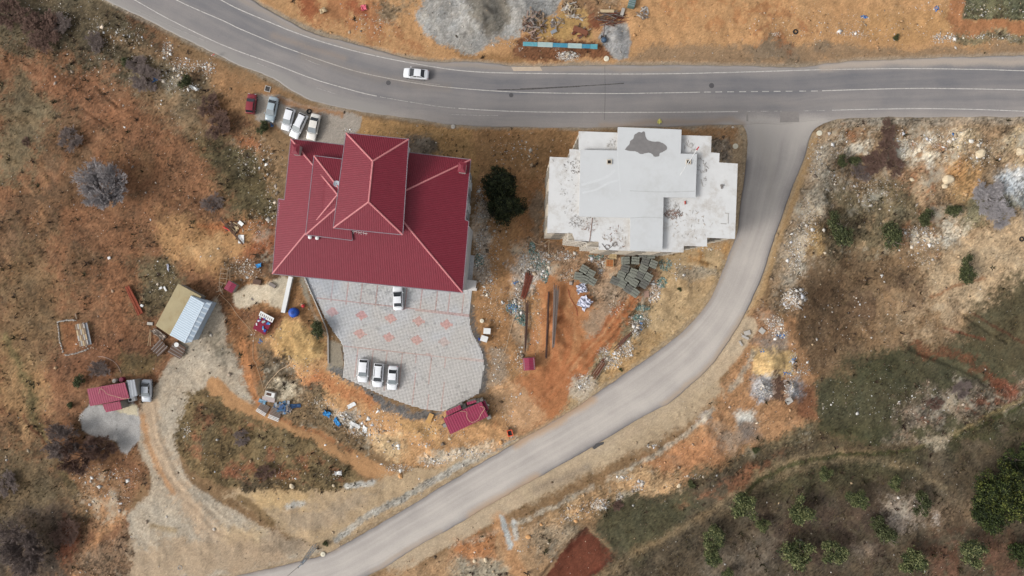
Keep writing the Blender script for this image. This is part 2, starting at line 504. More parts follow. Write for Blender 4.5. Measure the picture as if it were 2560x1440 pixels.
# --- west field
paint([(-900, -400), (300, -60), (420, 100), (560, 230), (640, 330), (700, 500), (700, 760), (430, 950), (350, 1250), (320, 1800), (-900, 1800)], (132, 88, 58), 10, 20, rub=.04, tuf=.5, grn=.19)
paint([(-900, 300), (700, 300), (700, 760), (400, 1000), (300, 1800), (-900, 1800)], (108, 84, 60), 20, 30, .55, patch=.08, field=patchB)
paint([(-900, 200), (700, 300), (700, 760), (400, 1000), (300, 1800), (-900, 1800)], (144, 100, 64), 20, 30, .6, patch=.25)
paint([(-900, -400), (240, -60), (340, 60), (450, 150), (520, 250), (300, 200), (120, 130), (-900, 60)], (92, 82, 62), 25, 30, .9, rub=.12, tuf=.8, grn=.22)
paint([(-40, 330), (60, 180), (160, 250), (120, 420), (-40, 480)], (112, 98, 72), 25, 30, .8, tuf=.5)
paint([(60, 150), (200, 190), (320, 270), (420, 330), (360, 380), (240, 320), (100, 240)], (136, 88, 58), 16, 22, .75, tuf=.3)
paint([(480, 300), (570, 340), (690, 380), (712, 470), (690, 560), (600, 560), (550, 470)], (98, 86, 58), 20, 22, .9, rub=.08, tuf=.9, grn=.22)
paint([(360, 120), (470, 150), (560, 240), (530, 330), (400, 300), (330, 200)], (124, 102, 74), 22, 22, .7, rub=.3, tuf=.5, grn=.25)
paint([(570, 340), (640, 310), (700, 350), (716, 400), (700, 470), (640, 400)], (150, 112, 76), 14, 16, .9, rub=.5, grn=.25)
paint([(590, 330), (640, 340), (660, 370), (610, 380)], (160, 90, 50), 12, 12, .8)
paint([(250, 90), (420, 130), (520, 160), (640, 215), (600, 235), (480, 170), (330, 120)], (150, 112, 78), 14, 10, .9, rub=.1)
paint([(520, 160), (640, 205), (720, 235), (640, 300), (580, 280), (530, 230)], (156, 112, 72), 12, 10, .9, rub=.06, tuf=.1)
paint([(0, 620), (120, 640), (200, 720), (150, 900), (0, 900)], (128, 98, 66), 30, 40, .8)
paint([(395, 560), (560, 545), (660, 560), (640, 640), (560, 700), (490, 690), (420, 640)], (172, 124, 76), 18, 18, .95, rub=.05, tuf=.2, grn=.14)
paint([(470, 620), (530, 600), (560, 640), (510, 670)], (196, 150, 100), 14, 14, .7)
paint([(500, 560), (560, 545), (630, 560), (600, 580), (520, 580)], (164, 92, 46), 8, 8, .8)
paint([(330, 660), (420, 640), (460, 720), (410, 790), (340, 790), (320, 720)], (104, 90, 64), 16, 16, .9, tuf=.8, rub=.12, grn=.24)
paint([(240, 660), (310, 650), (350, 760), (330, 840), (290, 840), (260, 760)], (144, 92, 58), 14, 16, .75, tuf=.2)
paint([(640, 560), (700, 550), (690, 690), (640, 680), (590, 640)], (150, 84, 48), 12, 14, .9, rub=.35, tuf=.15, grn=.2)
paint([(570, 640), (680, 620), (690, 700), (600, 720), (560, 700)], (104, 78, 56), 10, 12, .85, rub=.3, tuf=.3, grn=.25)
paint([(130, 880), (300, 840), (400, 860), (400, 940), (320, 960), (150, 960)], (132, 86, 58), 18, 18, .85, tuf=.2)
paint([(300, 880), (400, 900), (370, 950), (310, 950)], (100, 84, 52), 10, 12, .8, tuf=.6)
paint([(150, 806), (198, 800), (215, 868), (160, 884)], (140, 88, 52), 6, 5, .9, tuf=0)
paint([(0, 830), (60, 850), (110, 960), (130, 1060), (80, 1100), (0, 1040)], (164, 124, 80), 20, 20, .8, rub=.08)
paint([(20, 840), (70, 980), (125, 1110), (170, 1200), (215, 1290)], (110, 94, 58), 8, 8, .9, line=10, tuf=.9)
paint([(60, 1040), (110, 1100), (150, 1170)], (104, 56, 34), 3, 6, .8, line=4)
paint([(-60, 1100), (120, 1120), (210, 1260), (160, 1440), (-60, 1500)], (108, 90, 64), 24, 30, .85, tuf=.6)
paint([(170, 1470), (215, 1390), (255, 1330), (320, 1278)], (172, 118, 74), 4, 6, .95, line=9, tuf=0)
paint([(180, 1160), (320, 1180), (340, 1290), (260, 1330), (200, 1290)], (150, 108, 72), 16, 20, .9, rub=.4, tuf=.35, grn=.28)
paint([(210, 1370), (330, 1340), (330, 1460), (190, 1460)], (136, 104, 78), 16, 16, .9, rub=.25, tuf=.5, grn=.25)
paint([(-30, 1290), (170, 1250), (200, 1330), (160, 1450), (-30, 1450)], (86, 70, 60), 24, 20, .85, tuf=.6, grn=.2)
paint([(150, 1290), (200, 1330), (180, 1400), (160, 1380)], (140, 72, 42), 10, 10, .7)
SOFT = 1.0
# --- gravel drive
GR = (182, 162, 140)
paint([(540, 745), (560, 800), (566, 870), (620, 905), (640, 960), (648, 1010), (610, 1020), (560, 1010), (530, 955), (470, 1000), (452, 1060), (445, 1150), (480, 1210), (560, 1255), (640, 1310), (740, 1360), (830, 1378), (740, 1404),
       (600, 1436), (420, 1475), (330, 1475), (336, 1380), (322, 1290), (375, 1235), (380, 1190), (345, 1120), (352, 1010), (378, 985), (410, 930), (440, 880), (480, 800)], GR, 5, 7, 1, rub=.16, tuf=0, grn=.11)
paint([(368, 1010), (385, 1100), (420, 1180), (470, 1250), (540, 1320), (620, 1370)], (190, 158, 128), 14, 14, .9, line=24, rub=.04, grn=.07)
paint([(358, 1040), (372, 1120), (400, 1180), (430, 1230)], (188, 132, 84), 5, 6, .8, line=7)
paint([(330, 1370), (420, 1340), (560, 1350), (700, 1330), (820, 1372), (740, 1406), (600, 1436), (330, 1480)], (180, 150, 120), 14, 16, .9, rub=.04, grn=.08)
paint([(560, 1310), (660, 1320), (640, 1360), (560, 1350)], (196, 164, 124), 16, 12, .7)
paint([(380, 1315), (440, 1325)], (160, 130, 90), 6, 5, .8, line=6)
paint([(640, 1370), (700, 1350), (760, 1330), (740, 1395)], (150, 128, 106), 12, 10, .8, rub=.2)
paint([(510, 820), (560, 850), (600, 900), (590, 940), (540, 900)], (128, 116, 98), 12, 14, .8, patch=.1, tuf=.5)
paint([(485, 860), (540, 840), (560, 900), (500, 900)], (136, 122, 104), 12, 14, .7, patch=0.1)
# --- wedge and track running to the south-east
paint([(528, 948), (560, 985), (610, 1025), (560, 1035), (520, 990)], (184, 132, 86), 5, 5, 1, rub=.02, tuf=0)
paint([(535, 962), (585, 1010), (640, 1040), (720, 1068), (800, 1100), (870, 1135), (930, 1175), (990, 1205)], (188, 134, 84), 3, 4, 1, line=20, rub=.02, tuf=0, grn=.05)
paint([(650, 1012), (720, 1055), (800, 1085), (880, 1128)], (160, 96, 54), 4, 4, .7, line=5)
paint([(560, 760), (600, 770), (640, 860), (650, 960), (640, 1020), (612, 940), (585, 880)], (150, 98, 58), 8, 10, .95, rub=.06, tuf=.2, grn=.16)
paint([(604, 850), (616, 930), (636, 990), (660, 1025)], (186, 118, 66), 3, 4, .9, line=8)
# --- island
paint([(470, 975), (540, 980), (600, 1025), (700, 1070), (800, 1115), (890, 1165), (915, 1195), (890, 1225), (760, 1232), (640, 1232), (560, 1215), (490, 1180), (448, 1130), (446, 1060)], (118, 95, 62), 5, 8, 1, rub=.10, tuf=.8, grn=.24)
paint([(500, 1000), (880, 1170), (880, 1210), (620, 1210), (460, 1110)], (142, 86, 56), 10, 12, .8, patch=.16, tuf=.3)
paint([(560, 1150), (700, 1170), (690, 1200), (580, 1190)], (142, 84, 54), 10, 14, .8, patch=0)
paint([(600, 1200), (700, 1205), (690, 1232), (610, 1235)], (74, 62, 48), 10, 10, .8, tuf=1)
# --- sandy ground south of island, up to the asphalt
paint([(560, 1225), (700, 1235), (900, 1222), (960, 1195), (1010, 1185), (1100, 1165), (1290, 1095), (1310, 1095), (1160, 1184), (1000, 1281), (900, 1338), (825, 1380), (760, 1350), (640, 1290)], (184, 152, 116), 5, 8, 1, rub=.05, tuf=0, grn=.08)
paint([(600, 1235), (780, 1232), (760, 1275), (640, 1280)], (196, 158, 108), 10, 10, .85)
paint([(700, 1300), (800, 1260), (960, 1225), (860, 1300), (760, 1330)], (166, 142, 118), 14, 12, .7)
paint([(842, 1350), (900, 1305), (1000, 1252), (1100, 1195), (1220, 1128), (1290, 1092)], (172, 162, 150), 4, 6, .95, line=9, rub=.35, grn=.2)
paint([(870, 1215), (930, 1208)], (186, 180, 172), 4, 6, .9, line=7, rub=.2)
paint([(718, 1272), (760, 1260)], (176, 170, 162), 4, 6, .9, line=6, rub=.2)
paint([(600, 1245), (640, 1275), (680, 1310)], (128, 98, 62), 4, 5, .85, line=9, tuf=.3)
# --- orange slope between yard and track
paint([(690, 780), (760, 790), (815, 830), (822, 905), (860, 945), (900, 965), (1000, 1010), (1105, 1035), (1230, 1050), (1230, 1000), (1300, 1060), (1300, 1090), (1200, 1130), (1080, 1172), (990, 1170), (930, 1120),
       (860, 1080), (780, 1010), (720, 960), (690, 900), (670, 850)], (196, 142, 90), 7, 10, 1, rub=.16, tuf=.03, grn=.13)
paint([(560, 700), (730, 700), (760, 700), (815, 800), (822, 900), (790, 900), (730, 800), (640, 780)], (168, 116, 70), 7, 10, .9, rub=.15, grn=.16)
paint([(690, 790), (760, 800), (805, 840), (816, 890), (760, 905), (700, 895), (680, 860)], (200, 154, 92), 10, 10, .95, rub=.2, grn=.13)
paint([(640, 870), (700, 880), (730, 930), (790, 950), (800, 1000), (740, 970), (690, 980), (650, 960)], (100, 84, 66), 10, 14, .95, rub=.3, tuf=.7, grn=.28)
paint([(690, 940), (740, 955), (760, 985), (740, 1005), (690, 990), (676, 960)], (198, 178, 150), 8, 10, .9, rub=.1)
paint([(740, 970), (800, 980), (850, 1040), (930, 1080), (950, 1140), (900, 1130), (820, 1090), (740, 1050), (700, 1020)], (122, 98, 70), 10, 14, .9, rub=.5, tuf=.4, grn=.3)
paint([(830, 1020), (900, 1040), (930, 1090), (900, 1110), (860, 1060)], (186, 176, 162), 8, 14, .7, patch=0, rub=.8)
paint([(930, 1080), (1010, 1090), (1010, 1160), (960, 1150)], (206, 168, 122), 12, 12, .9, rub=.9, grn=.2)
paint([(1040, 1140), (1180, 1110), (1260, 1090), (1180, 1140), (1080, 1165)], (190, 172, 150), 7, 10, .8, rub=.9, grn=.25)
paint([(1000, 1040), (1100, 1060), (1100, 1100), (1020, 1100)], (206, 154, 94), 14, 14, .8)
paint([(740, 930), (800, 930), (850, 965), (940, 1000), (930, 1030), (830, 990), (780, 960)], (184, 108, 58), 10, 12, .7)
paint([(1230, 1000), (1300, 960), (1290, 1060), (1230, 1060)], (178, 108, 58), 10, 10, .8)
# --- yard of concrete splash and the small working yard
paint([(585, 735), (620, 708), (660, 712), (700, 690), (728, 700), (722, 740), (712, 776), (670, 752), (640, 760), (600, 768), (582, 755)], (206, 186, 160), 4, 7, .95, rub=.06, tuf=0, grn=.06)
paint([(640, 765), (710, 780), (690, 840), (640, 840), (630, 790)], (132, 82, 52), 8, 8, .9, rub=.2)
paint([(760, 690), (775, 740), (790, 800), (822, 850), (858, 862), (860, 900), (856, 940), (815, 925), (822, 905), (815, 830), (760, 735), (750, 700)], (156, 140, 120), 4, 4, 1, rub=.02, tuf=0, grn=.06)
paint([(815, 925), (860, 918), (880, 940), (905, 965), (1000, 1010), (1100, 1034), (1108, 1045), (1050, 1050), (990, 1028), (930, 1003), (870, 955)], (112, 108, 106), 4, 9, .95, rub=.15, tuf=0, grn=.15)
paint([(990, 1012), (1010, 1014), (1014, 1024), (998, 1030)], (96, 94, 94), 4, 4, .9)
paint([(1172, 760), (1190, 780), (1192, 830), (1212, 880), (1222, 930), (1215, 985), (1196, 990), (1200, 880), (1176, 830)], (98, 94, 92), 4, 6, .95, rub=.1, tuf=0, grn=.12)
# --- ground between the two houses
paint([(1060, 315), (1200, 322), (1450, 326), (1450, 640), (1380, 900), (1300, 1090), (1228, 1050), (1215, 900), (1180, 800), (1190, 560), (1180, 400)], (172, 122, 76), 6, 8, 1, rub=.18, tuf=.05, grn=.14)
paint([(880, 290), (960, 302), (1100, 318), (1180, 322), (1200, 430), (1180, 470), (870, 380), (880, 340)], (168, 124, 74), 5, 7, 1, rub=.1, tuf=.2, grn=.12)
paint([(1030, 335), (1080, 340), (1100, 380), (1060, 400), (1020, 390)], (102, 90, 80), 8, 8, .9, rub=.3, grn=.2)
paint([(1190, 330), (1440, 330), (1440, 420), (1340, 440), (1190, 430)], (150, 108, 66), 12, 14, .85, rub=.14, tuf=.25)
paint([(1190, 480), (1225, 500), (1230, 620), (1215, 720), (1190, 700)], (168, 150, 134), 10, 14, .85, rub=.8, grn=.28)
paint([(1310, 440), (1350, 440), (1350, 620), (1310, 600)], (146, 100, 62), 12, 12, .8, rub=.25)
paint([(1330, 470), (1356, 470), (1356, 600), (1335, 600)], (138, 116, 96), 6, 8, .8, rub=.5)
paint([(1296, 600), (1350, 590), (1440, 620), (1700, 630), (1660, 760), (1560, 780), (1430, 760), (1380, 700), (1330, 720), (1290, 820), (1260, 760)], (168, 128, 96), 10, 14, .95, rub=.6, grn=.25)
paint([(1290, 640), (1350, 640), (1370, 700), (1320, 740), (1280, 720)], (176, 162, 150), 10, 14, .8, rub=1, grn=.3)
paint([(1275, 740), (1310, 760), (1330, 860), (1300, 900), (1280, 840)], (158, 130, 104), 10, 12, .8, rub=.6)
paint([(1340, 700), (1450, 700), (1500, 780), (1560, 760), (1600, 740), (1610, 790), (1520, 880), (1440, 960), (1400, 1040), (1300, 1085), (1260, 1040), (1330, 930), (1320, 850), (1350, 780)], (186, 122, 72), 8, 12, 1, rub=.05, tuf=0, grn=.08)
paint([(1470, 690), (1560, 700), (1580, 740), (1540, 790), (1480, 860), (1460, 800), (1500, 760), (1460, 740)], (164, 134, 108), 12, 14, .9, rub=.05)
for pl in ([(1590, 745), (1520, 830), (1430, 930), (1350, 1010)], [(1560, 760), (1480, 860), (1390, 960), (1310, 1040)], [(1600, 760), (1540, 840), (1450, 940)], [(1400, 770), (1420, 850), (1400, 930)], [(1380, 740), (1385, 840), (1370, 960)]):
    paint(pl, (174, 98, 50), 5, 9, .85, line=8, rub=.02)
for pl in ([(1575, 752), (1500, 845), (1410, 945), (1330, 1030)], [(1420, 730), (1440, 850)], [(1350, 760), (1345, 900)]):
    paint(pl, (196, 142, 94), 3, 7, .7, line=3)
paint([(1290, 960), (1400, 900), (1450, 930), (1400, 1030), (1310, 1080), (1262, 1040)], (178, 106, 58), 9, 12, .75)
paint([(1370, 700), (1460, 720), (1450, 820), (1390, 900), (1350, 860)], (180, 110, 62), 8, 12, .6, patch=-.15)
paint([(1240, 940), (1330, 1000), (1360, 1050), (1290, 1090), (1220, 990)], (200, 152, 108), 12, 12, .8)
paint([(1215, 870), (1250, 880), (1260, 960), (1220, 970)], (166, 142, 120), 8, 10, .8)
# --- slope between building yard and the curved road
paint([(1640, 640), (1720, 610), (1846, 590), (1830, 625), (1800, 700), (1776, 742), (1735, 800), (1650, 873), (1580, 922), (1478, 992), (1400, 1035), (1440, 960), (1540, 860), (1620, 790), (1650, 720)], (188, 152, 108), 6, 8, 1, rub=.2, tuf=.05, grn=.12)
paint([(1700, 635), (1850, 600), (1820, 660), (1720, 680)], (186, 130, 66), 8, 12, .8, patch=-.05)
paint([(1690, 650), (1760, 670), (1800, 690), (1740, 705), (1690, 690)], (156, 138, 116), 8, 8, .9, rub=.3, grn=.2)
paint([(1580, 770), (1640, 760), (1620, 830), (1560, 900), (1500, 960), (1480, 930), (1540, 850)], (120, 104, 78), 10, 14, .9, rub=.6, tuf=.4, grn=.3)
paint([(1430, 940), (1480, 930), (1500, 970), (1460, 1000), (1425, 985)], (200, 176, 152), 8, 10, .9, rub=.9)
paint([(1540, 860), (1620, 830), (1660, 860), (1560, 930), (1500, 965)], (180, 138, 88), 10, 12, .9, rub=.2)
# --- white house surrounds, junction
paint([(1700, 318), (1862, 312), (1868, 340), (1862, 420), (1850, 560), (1836, 600), (1780, 620), (1780, 340)], (174, 142, 108), 5, 7, 1, rub=.25, tuf=.02, grn=.12)
paint([(1700, 318), (1840, 316), (1830, 370), (1780, 345), (1710, 340)], (166, 118, 74), 6, 8, .9, rub=.3)
paint([(1780, 345), (1820, 350), (1830, 400), (1800, 405), (1780, 380)], (122, 108, 96), 6, 8, .85, rub=.5, grn=.25)
# --- north side of the main road
paint([(560, -300), (640, 0), (730, 52), (880, 105), (1010, 142), (1170, 152), (1300, 163), (1560, 162), (1700, 162), (1900, 163), (2010, 166), (2100, 155), (2300, 145), (2700, 137), (4000, 100), (4000, -900), (560, -900)], (196, 142, 90), 3, 6, 1, rub=.06, tuf=.03, grn=.08)
paint([(700, -30), (900, -30), (1000, 60), (1060, 130), (900, 100), (760, 60)], (176, 110, 64), 14, 20, .8, patch=-.1)
paint([(720, 0), (790, 0), (800, 40), (760, 50)], (150, 78, 42), 12, 14, .8)
paint([(860, 0), (900, 10), (935, 45), (900, 50), (870, 30)], (152, 76, 42), 8, 10, .85)
paint([(930, 0), (1040, 0), (1010, 60), (950, 40)], (132, 112, 88), 10, 14, .8, patch=-.1, rub=.5, tuf=.3, grn=.25)
paint([(1060, -40), (1400, -60), (1392, 20), (1350, 60), (1310, 80), (1290, 95), (1245, 105), (1170, 140), (1110, 118), (1080, 95), (1045, 45)], (160, 154, 148), 4, 8, 1, rub=.25, tuf=0, grn=.14)
paint([(1150, -20), (1270, -20), (1275, 60), (1240, 100), (1215, 105), (1180, 60)], (126, 116, 104), 8, 10, .95, rub=.08, grn=.12)
paint([(1090, 110), (1200, 142), (1330, 130), (1300, 160), (1160, 152)], (158, 112, 66), 6, 8, .9, rub=.1, tuf=.2)
paint([(1300, 90), (1340, 96), (1500, 110), (1560, 130), (1500, 150), (1320, 150), (1280, 130)], (112, 66, 42), 6, 9, .9, rub=.12, tuf=.15, grn=.2)
paint([(1320, 80), (1400, 30), (1470, 25), (1480, 95), (1400, 100)], (186, 142, 78), 6, 8, .9, rub=.25)
paint([(1460, 0), (1500, 20), (1500, 80), (1470, 80)], (122, 62, 40), 6, 8, .9, rub=.1)
paint([(1400, -40), (1560, -40), (1580, 20), (1500, 50), (1400, 20)], (140, 104, 72), 8, 12, .8, rub=.4, grn=.2)
paint([(1498, 95), (1510, 62), (1565, 58), (1578, 100), (1570, 145), (1550, 152), (1530, 140)], (158, 154, 152), 3, 5, 1, rub=.3, tuf=0, grn=.14)
paint([(1600, 120), (1700, 112), (1900, 112), (2050, 108), (2200, 120), (2560, 108), (2700, 110), (2700, 138), (2300, 145), (2070, 157), (2010, 166), (1560, 162)], (156, 122, 90), 9, 10, .95, rub=.08, tuf=.1)
paint([(1860, 110), (2060, 100), (2080, 140), (1990, 160), (1880, 155)], (134, 112, 90), 10, 14, .8, patch=-.1, rub=.15, tuf=.35)
paint([(1880, 40), (1980, 40), (2060, 110), (1960, 120), (1870, 100)], (160, 96, 54), 14, 20, .7, patch=0)
paint([(1660, -20), (1900, -20), (1960, 30), (1800, 60), (1660, 40)], (184, 118, 66), 14, 20, .7, patch=0)
paint([(2150, 30), (2400, 20), (2380, 90), (2160, 100)], (190, 138, 82), 14, 14, .7, rub=.4)
paint([(2380, -20), (2420, -20), (2408, 52), (2560, 52), (2700, 52), (2700, 80), (2390, 82), (2370, 40)], (172, 110, 66), 5, 8, .95, rub=.04)
paint([(2418, -60), (2900, -60), (2900, 50), (2406, 50)], (106, 102, 74), 3, 5, 1, rub=.5, tuf=.8, grn=.25)
paint([(2385, 82), (2700, 84), (2700, 106), (2390, 104)], (122, 110, 82), 6, 8, .9, rub=.35, tuf=.6, grn=.25)
SOFT = 2.0
# --- east of the curved road
paint([(2040, 318), (2060, 301), (2200, 295), (2560, 294), (4000, 300), (4000, 700), (2300, 760), (1990, 800), (1920, 770), (1941, 585), (2010, 395)], (152, 122, 92), 4, 7, 1, rub=.35, tuf=.25, grn=.25)
paint([(2070, 300), (2560, 294), (2800, 294), (2800, 312), (2560, 310), (2060, 318)], (152, 132, 112), 5, 6, .9, rub=.2, tuf=.35)
paint([(2028, 345), (2012, 400), (1964, 525), (1924, 645), (1905, 705), (1880, 765), (1845, 826)], (178, 138, 92), 5, 4, 1, line=16, rub=.06, tuf=0, grn=.07)
paint([(2060, 380), (2050, 480), (2010, 560), (1990, 640), (1985, 700)], (176, 160, 140), 10, 14, .8, line=24, rub=.7, tuf=0, grn=.25)
paint([(1950, 500), (1920, 620)], (182, 146, 104), 5, 6, .0, line=6)
paint([(2020, 560), (2060, 560), (2060, 620), (2010, 640)], (176, 136, 80), 8, 12, .8, rub=.3)
for q in ([(2250, 330), (2420, 330), (2400, 420), (2260, 430)], [(2100, 330), (2200, 330), (2180, 400), (2110, 380)], [(2230, 540), (2430, 560), (2420, 640), (2250, 620)]):
    paint(q, (214, 198, 176), 12, 22, .85, patch=.1, rub=.9, grn=.25)
    paint(q, (158, 96, 56), 12, 22, .8, patch=.15, field=-patchA)
paint([(2240, 440), (2340, 420), (2360, 520), (2300, 540)], (150, 92, 56), 14, 20, .8, patch=-.05, rub=.4)
paint([(2380, 340), (2600, 320), (2600, 380), (2420, 400)], (196, 164, 124), 12, 20, .85, patch=-.1, rub=.9, grn=.28)
paint([(2370, 400), (2460, 400), (2440, 500), (2380, 500)], (176, 128, 74), 12, 14, .85, rub=.3)
paint([(2500, 430), (2700, 350), (2700, 560), (2560, 540), (2510, 490)], (190, 187, 184), 8, 10, 1, rub=.6, tuf=0, grn=.32)
paint([(2400, 480), (2560, 500), (2530, 560), (2420, 560)], (120, 112, 82), 12, 16, .85, rub=.4, tuf=.6, grn=.3)
paint([(2070, 480), (2260, 460), (2300, 540), (2220, 640), (2080, 640), (2060, 560)], (108, 94, 68), 16, 22, .85, rub=.35, tuf=.7, grn=.3)
paint([(2160, 540), (2240, 540), (2220, 600), (2150, 620)], (188, 150, 108), 12, 14, .7, patch=-.1)
paint([(2030, 640), (2300, 620), (2620, 540), (2900, 600), (2900, 720), (2430, 760), (2400, 900), (2000, 930), (1990, 800), (2010, 700)], (150, 116, 82), 14, 22, .95, rub=.12, tuf=.3, grn=.18)
paint([(2020, 650), (2130, 640), (2140, 760), (2100, 900), (2010, 900), (1990, 790)], (92, 68, 48), 40, 34, .88, rub=.05, tuf=.25, grn=.16)
paint([(2130, 640), (2300, 640), (2300, 720), (2150, 740)], (130, 100, 70), 18, 24, .8, tuf=.4)
paint([(2100, 700), (2400, 660), (2400, 860), (2100, 890)], (112, 84, 62), 18, 24, .8, patch=.12)
paint([(2300, 640), (2620, 530), (2700, 560), (2700, 640), (2440, 760), (2350, 780)], (196, 162, 124), 14, 18, .9, rub=.25, tuf=.12, grn=.16)
paint([(2230, 800), (2350, 760), (2440, 720), (2380, 840), (2300, 880)], (186, 152, 116), 16, 20, .75, patch=-.1)
paint([(2330, 740), (2460, 690)], (150, 96, 60), 4, 6, .8, line=4)
paint([(2440, 750), (2620, 660), (2900, 700), (2900, 1020), (2560, 960), (2380, 860)], (80, 72, 50), 14, 18, .95, rub=.06, tuf=.6, grn=.18)
paint([(2030, 960), (2160, 900), (2300, 870), (2420, 860), (2560, 940), (2900, 960), (2900, 1060), (2500, 1080), (2240, 1110), (2060, 1090), (2020, 1020)], (86, 80, 56), 12, 16, 1, rub=.06, tuf=.55, grn=.16)
paint([(2040, 1060), (2230, 1080), (2220, 1110), (2050, 1110)], (74, 72, 44), 12, 14, .8, tuf=.8)
paint([(2120, 900), (2260, 880), (2240, 930), (2130, 950)], (72, 70, 46), 12, 14, .8, tuf=.8)
paint([(2300, 868), (2350, 880), (2430, 915), (2490, 950), (2560, 1000)], (116, 64, 40), 6, 14, .9, line=8, tuf=0)
paint([(2430, 780), (2500, 825), (2570, 860)], (86, 54, 36), 2, 5, .9, line=3, tuf=0)
paint([(2360, 820), (2460, 850)], (120, 62, 40), 2, 5, .8, line=3)
paint([(2260, 1000), (2400, 950), (2560, 960), (2620, 1000), (2480, 1060), (2380, 1100), (2240, 1100)], (140, 120, 102), 12, 20, .85, patch=-.15, rub=.5, tuf=.3, grn=.3)
paint([(2300, 1000), (2560, 960), (2480, 1080), (2250, 1100)], (134, 74, 48), 10, 20, .8, patch=.22)
paint([(2470, 940), (2540, 960), (2530, 990), (2490, 980)], (132, 64, 38), 8, 10, .8)
# --- south-east slopes
paint([(1860, 860), (1980, 790), (2040, 960), (2030, 1060), (1960, 1100), (1820, 1150), (1700, 1210), (1560, 1260), (1600, 1180), (1700, 1100), (1790, 1010)], (178, 126, 82), 8, 12, 1, rub=.2, tuf=.05, grn=.15)
paint([(1990, 950), (2040, 970), (2030, 1050), (1980, 1040)], (140, 86, 56), 8, 10, .9, rub=.15)
paint([(1880, 870), (1950, 865), (1990, 885), (1985, 930), (1930, 950), (1880, 930)], (204, 162, 104), 5, 6, 1, rub=.15, grn=.14)
paint([(1870, 790), (1900, 755), (1930, 770), (1935, 800), (1900, 850), (1850, 850)], (148, 106, 76), 8, 10, .9, rub=.5, grn=.25)
paint([(1890, 930), (1930, 940), (1935, 990), (1905, 1000), (1885, 970)], (170, 168, 170), 6, 9, .9, rub=.8, grn=.25)
paint([(1965, 950), (2000, 940), (2000, 990), (1975, 1000)], (168, 168, 172), 6, 9, .9, rub=.8, grn=.25)
paint([(1935, 930), (1965, 940), (1960, 1000), (1935, 1000)], (86, 62, 54), 5, 8, .9, rub=.2)
paint([(1890, 850), (1960, 835), (1965, 870), (1900, 880)], (116, 104, 96), 8, 9, .9, rub=.3, grn=.2)
paint([(1840, 1030), (1890, 1022), (1890, 1052), (1842, 1058)], (222, 214, 202), 6, 8, .95)
paint([(1845, 1055), (1890, 1060), (1900, 1100), (1850, 1100)], (136, 122, 114), 8, 8, .85)
paint([(1780, 1070), (1850, 1080), (1840, 1130), (1790, 1130)], (160, 140, 122), 10, 10, .7)
paint([(1745, 1030), (1780, 1025), (1775, 1060), (1745, 1060)], (176, 166, 158), 5, 8, .8)
paint([(1860, 1130), (1960, 1090), (2040, 1070), (2060, 1110), (1940, 1140), (1840, 1200), (1700, 1260), (1680, 1230)], (106, 92, 66), 10, 14, .9, rub=.25, tuf=.6, grn=.25)
paint([(1600, 1150), (1780, 1090), (1800, 1160), (1700, 1200), (1600, 1230)], (186, 122, 76), 12, 14, .7, rub=.25)
# shoulder strip on the outside of the curve
paint([(990, 1415), (1080, 1362), (1165, 1318), (1265, 1258), (1380, 1192), (1500, 1122), (1620, 1052), (1700, 1005), (1760, 952), (1830, 880), (1870, 815)], (190, 162, 132), 4, 4, 1, line=24, rub=.05, tuf=0, grn=.06)
paint([(1330, 1230), (1480, 1160), (1600, 1100), (1700, 1040), (1790, 970)], (188, 160, 128), 6, 8, .9, line=22, rub=.06, tuf=0, grn=.07)
paint([(1340, 1222), (1400, 1200), (1470, 1168)], (150, 128, 108), 7, 7, .8, line=9)
paint([(1130, 1368), (1250, 1325), (1330, 1290), (1440, 1240), (1560, 1180), (1680, 1110), (1760, 1050), (1850, 950), (1885, 880)], (178, 162, 142), 4, 7, .75, line=6, rub=.3, grn=.18, patch=-.2)
paint([(960, 1440), (1130, 1385), (1250, 1340), (1320, 1310), (1400, 1300), (1440, 1340), (1380, 1440), (1330, 1500), (900, 1500)], (178, 136, 96), 7, 10, .95, rub=.12, tuf=.05, grn=.12)
paint([(1150, 1350), (1235, 1325), (1245, 1400), (1200, 1430), (1140, 1400)], (178, 112, 62), 8, 12, .9, rub=.5, grn=.2)
paint([(1150, 1395), (1260, 1400), (1290, 1470), (1130, 1470)], (160, 146, 124), 10, 12, .85, rub=.4, tuf=.3, grn=.2)
paint([(1420, 1260), (1520, 1215), (1600, 1170), (1700, 1180), (1700, 1230), (1560, 1260), (1480, 1290), (1420, 1300), (1330, 1330)], (184, 142, 98), 8, 12, .95, rub=.7, tuf=.08, grn=.25)
paint([(1310, 1320), (1420, 1300), (1470, 1320), (1390, 1390), (1340, 1400)], (160, 134, 106), 8, 12, .95, rub=.5, tuf=.3, grn=.25)
paint([(1250, 1300), (1275, 1370), (1300, 1440)], (196, 138, 88), 6, 6, .85, line=18)
paint([(1255, 1295), (1268, 1330), (1278, 1368)], (184, 184, 180), 3, 5, .95, line=7)
paint([(1285, 1300), (1290, 1350)], (184, 180, 174), 3, 5, .8, line=5)
paint([(1470, 1322), (1535, 1386), (1470, 1450), (1440, 1480), (1340, 1480), (1400, 1388)], (116, 60, 40), 2, 5, 1, rub=.03, tuf=0, grn=.08)
paint([(1465, 1325), (1420, 1375)], (96, 44, 28), 4, 5, .9, line=8)
paint([(1532, 1392), (1470, 1445)], (96, 42, 28), 3, 4, .9, line=5)
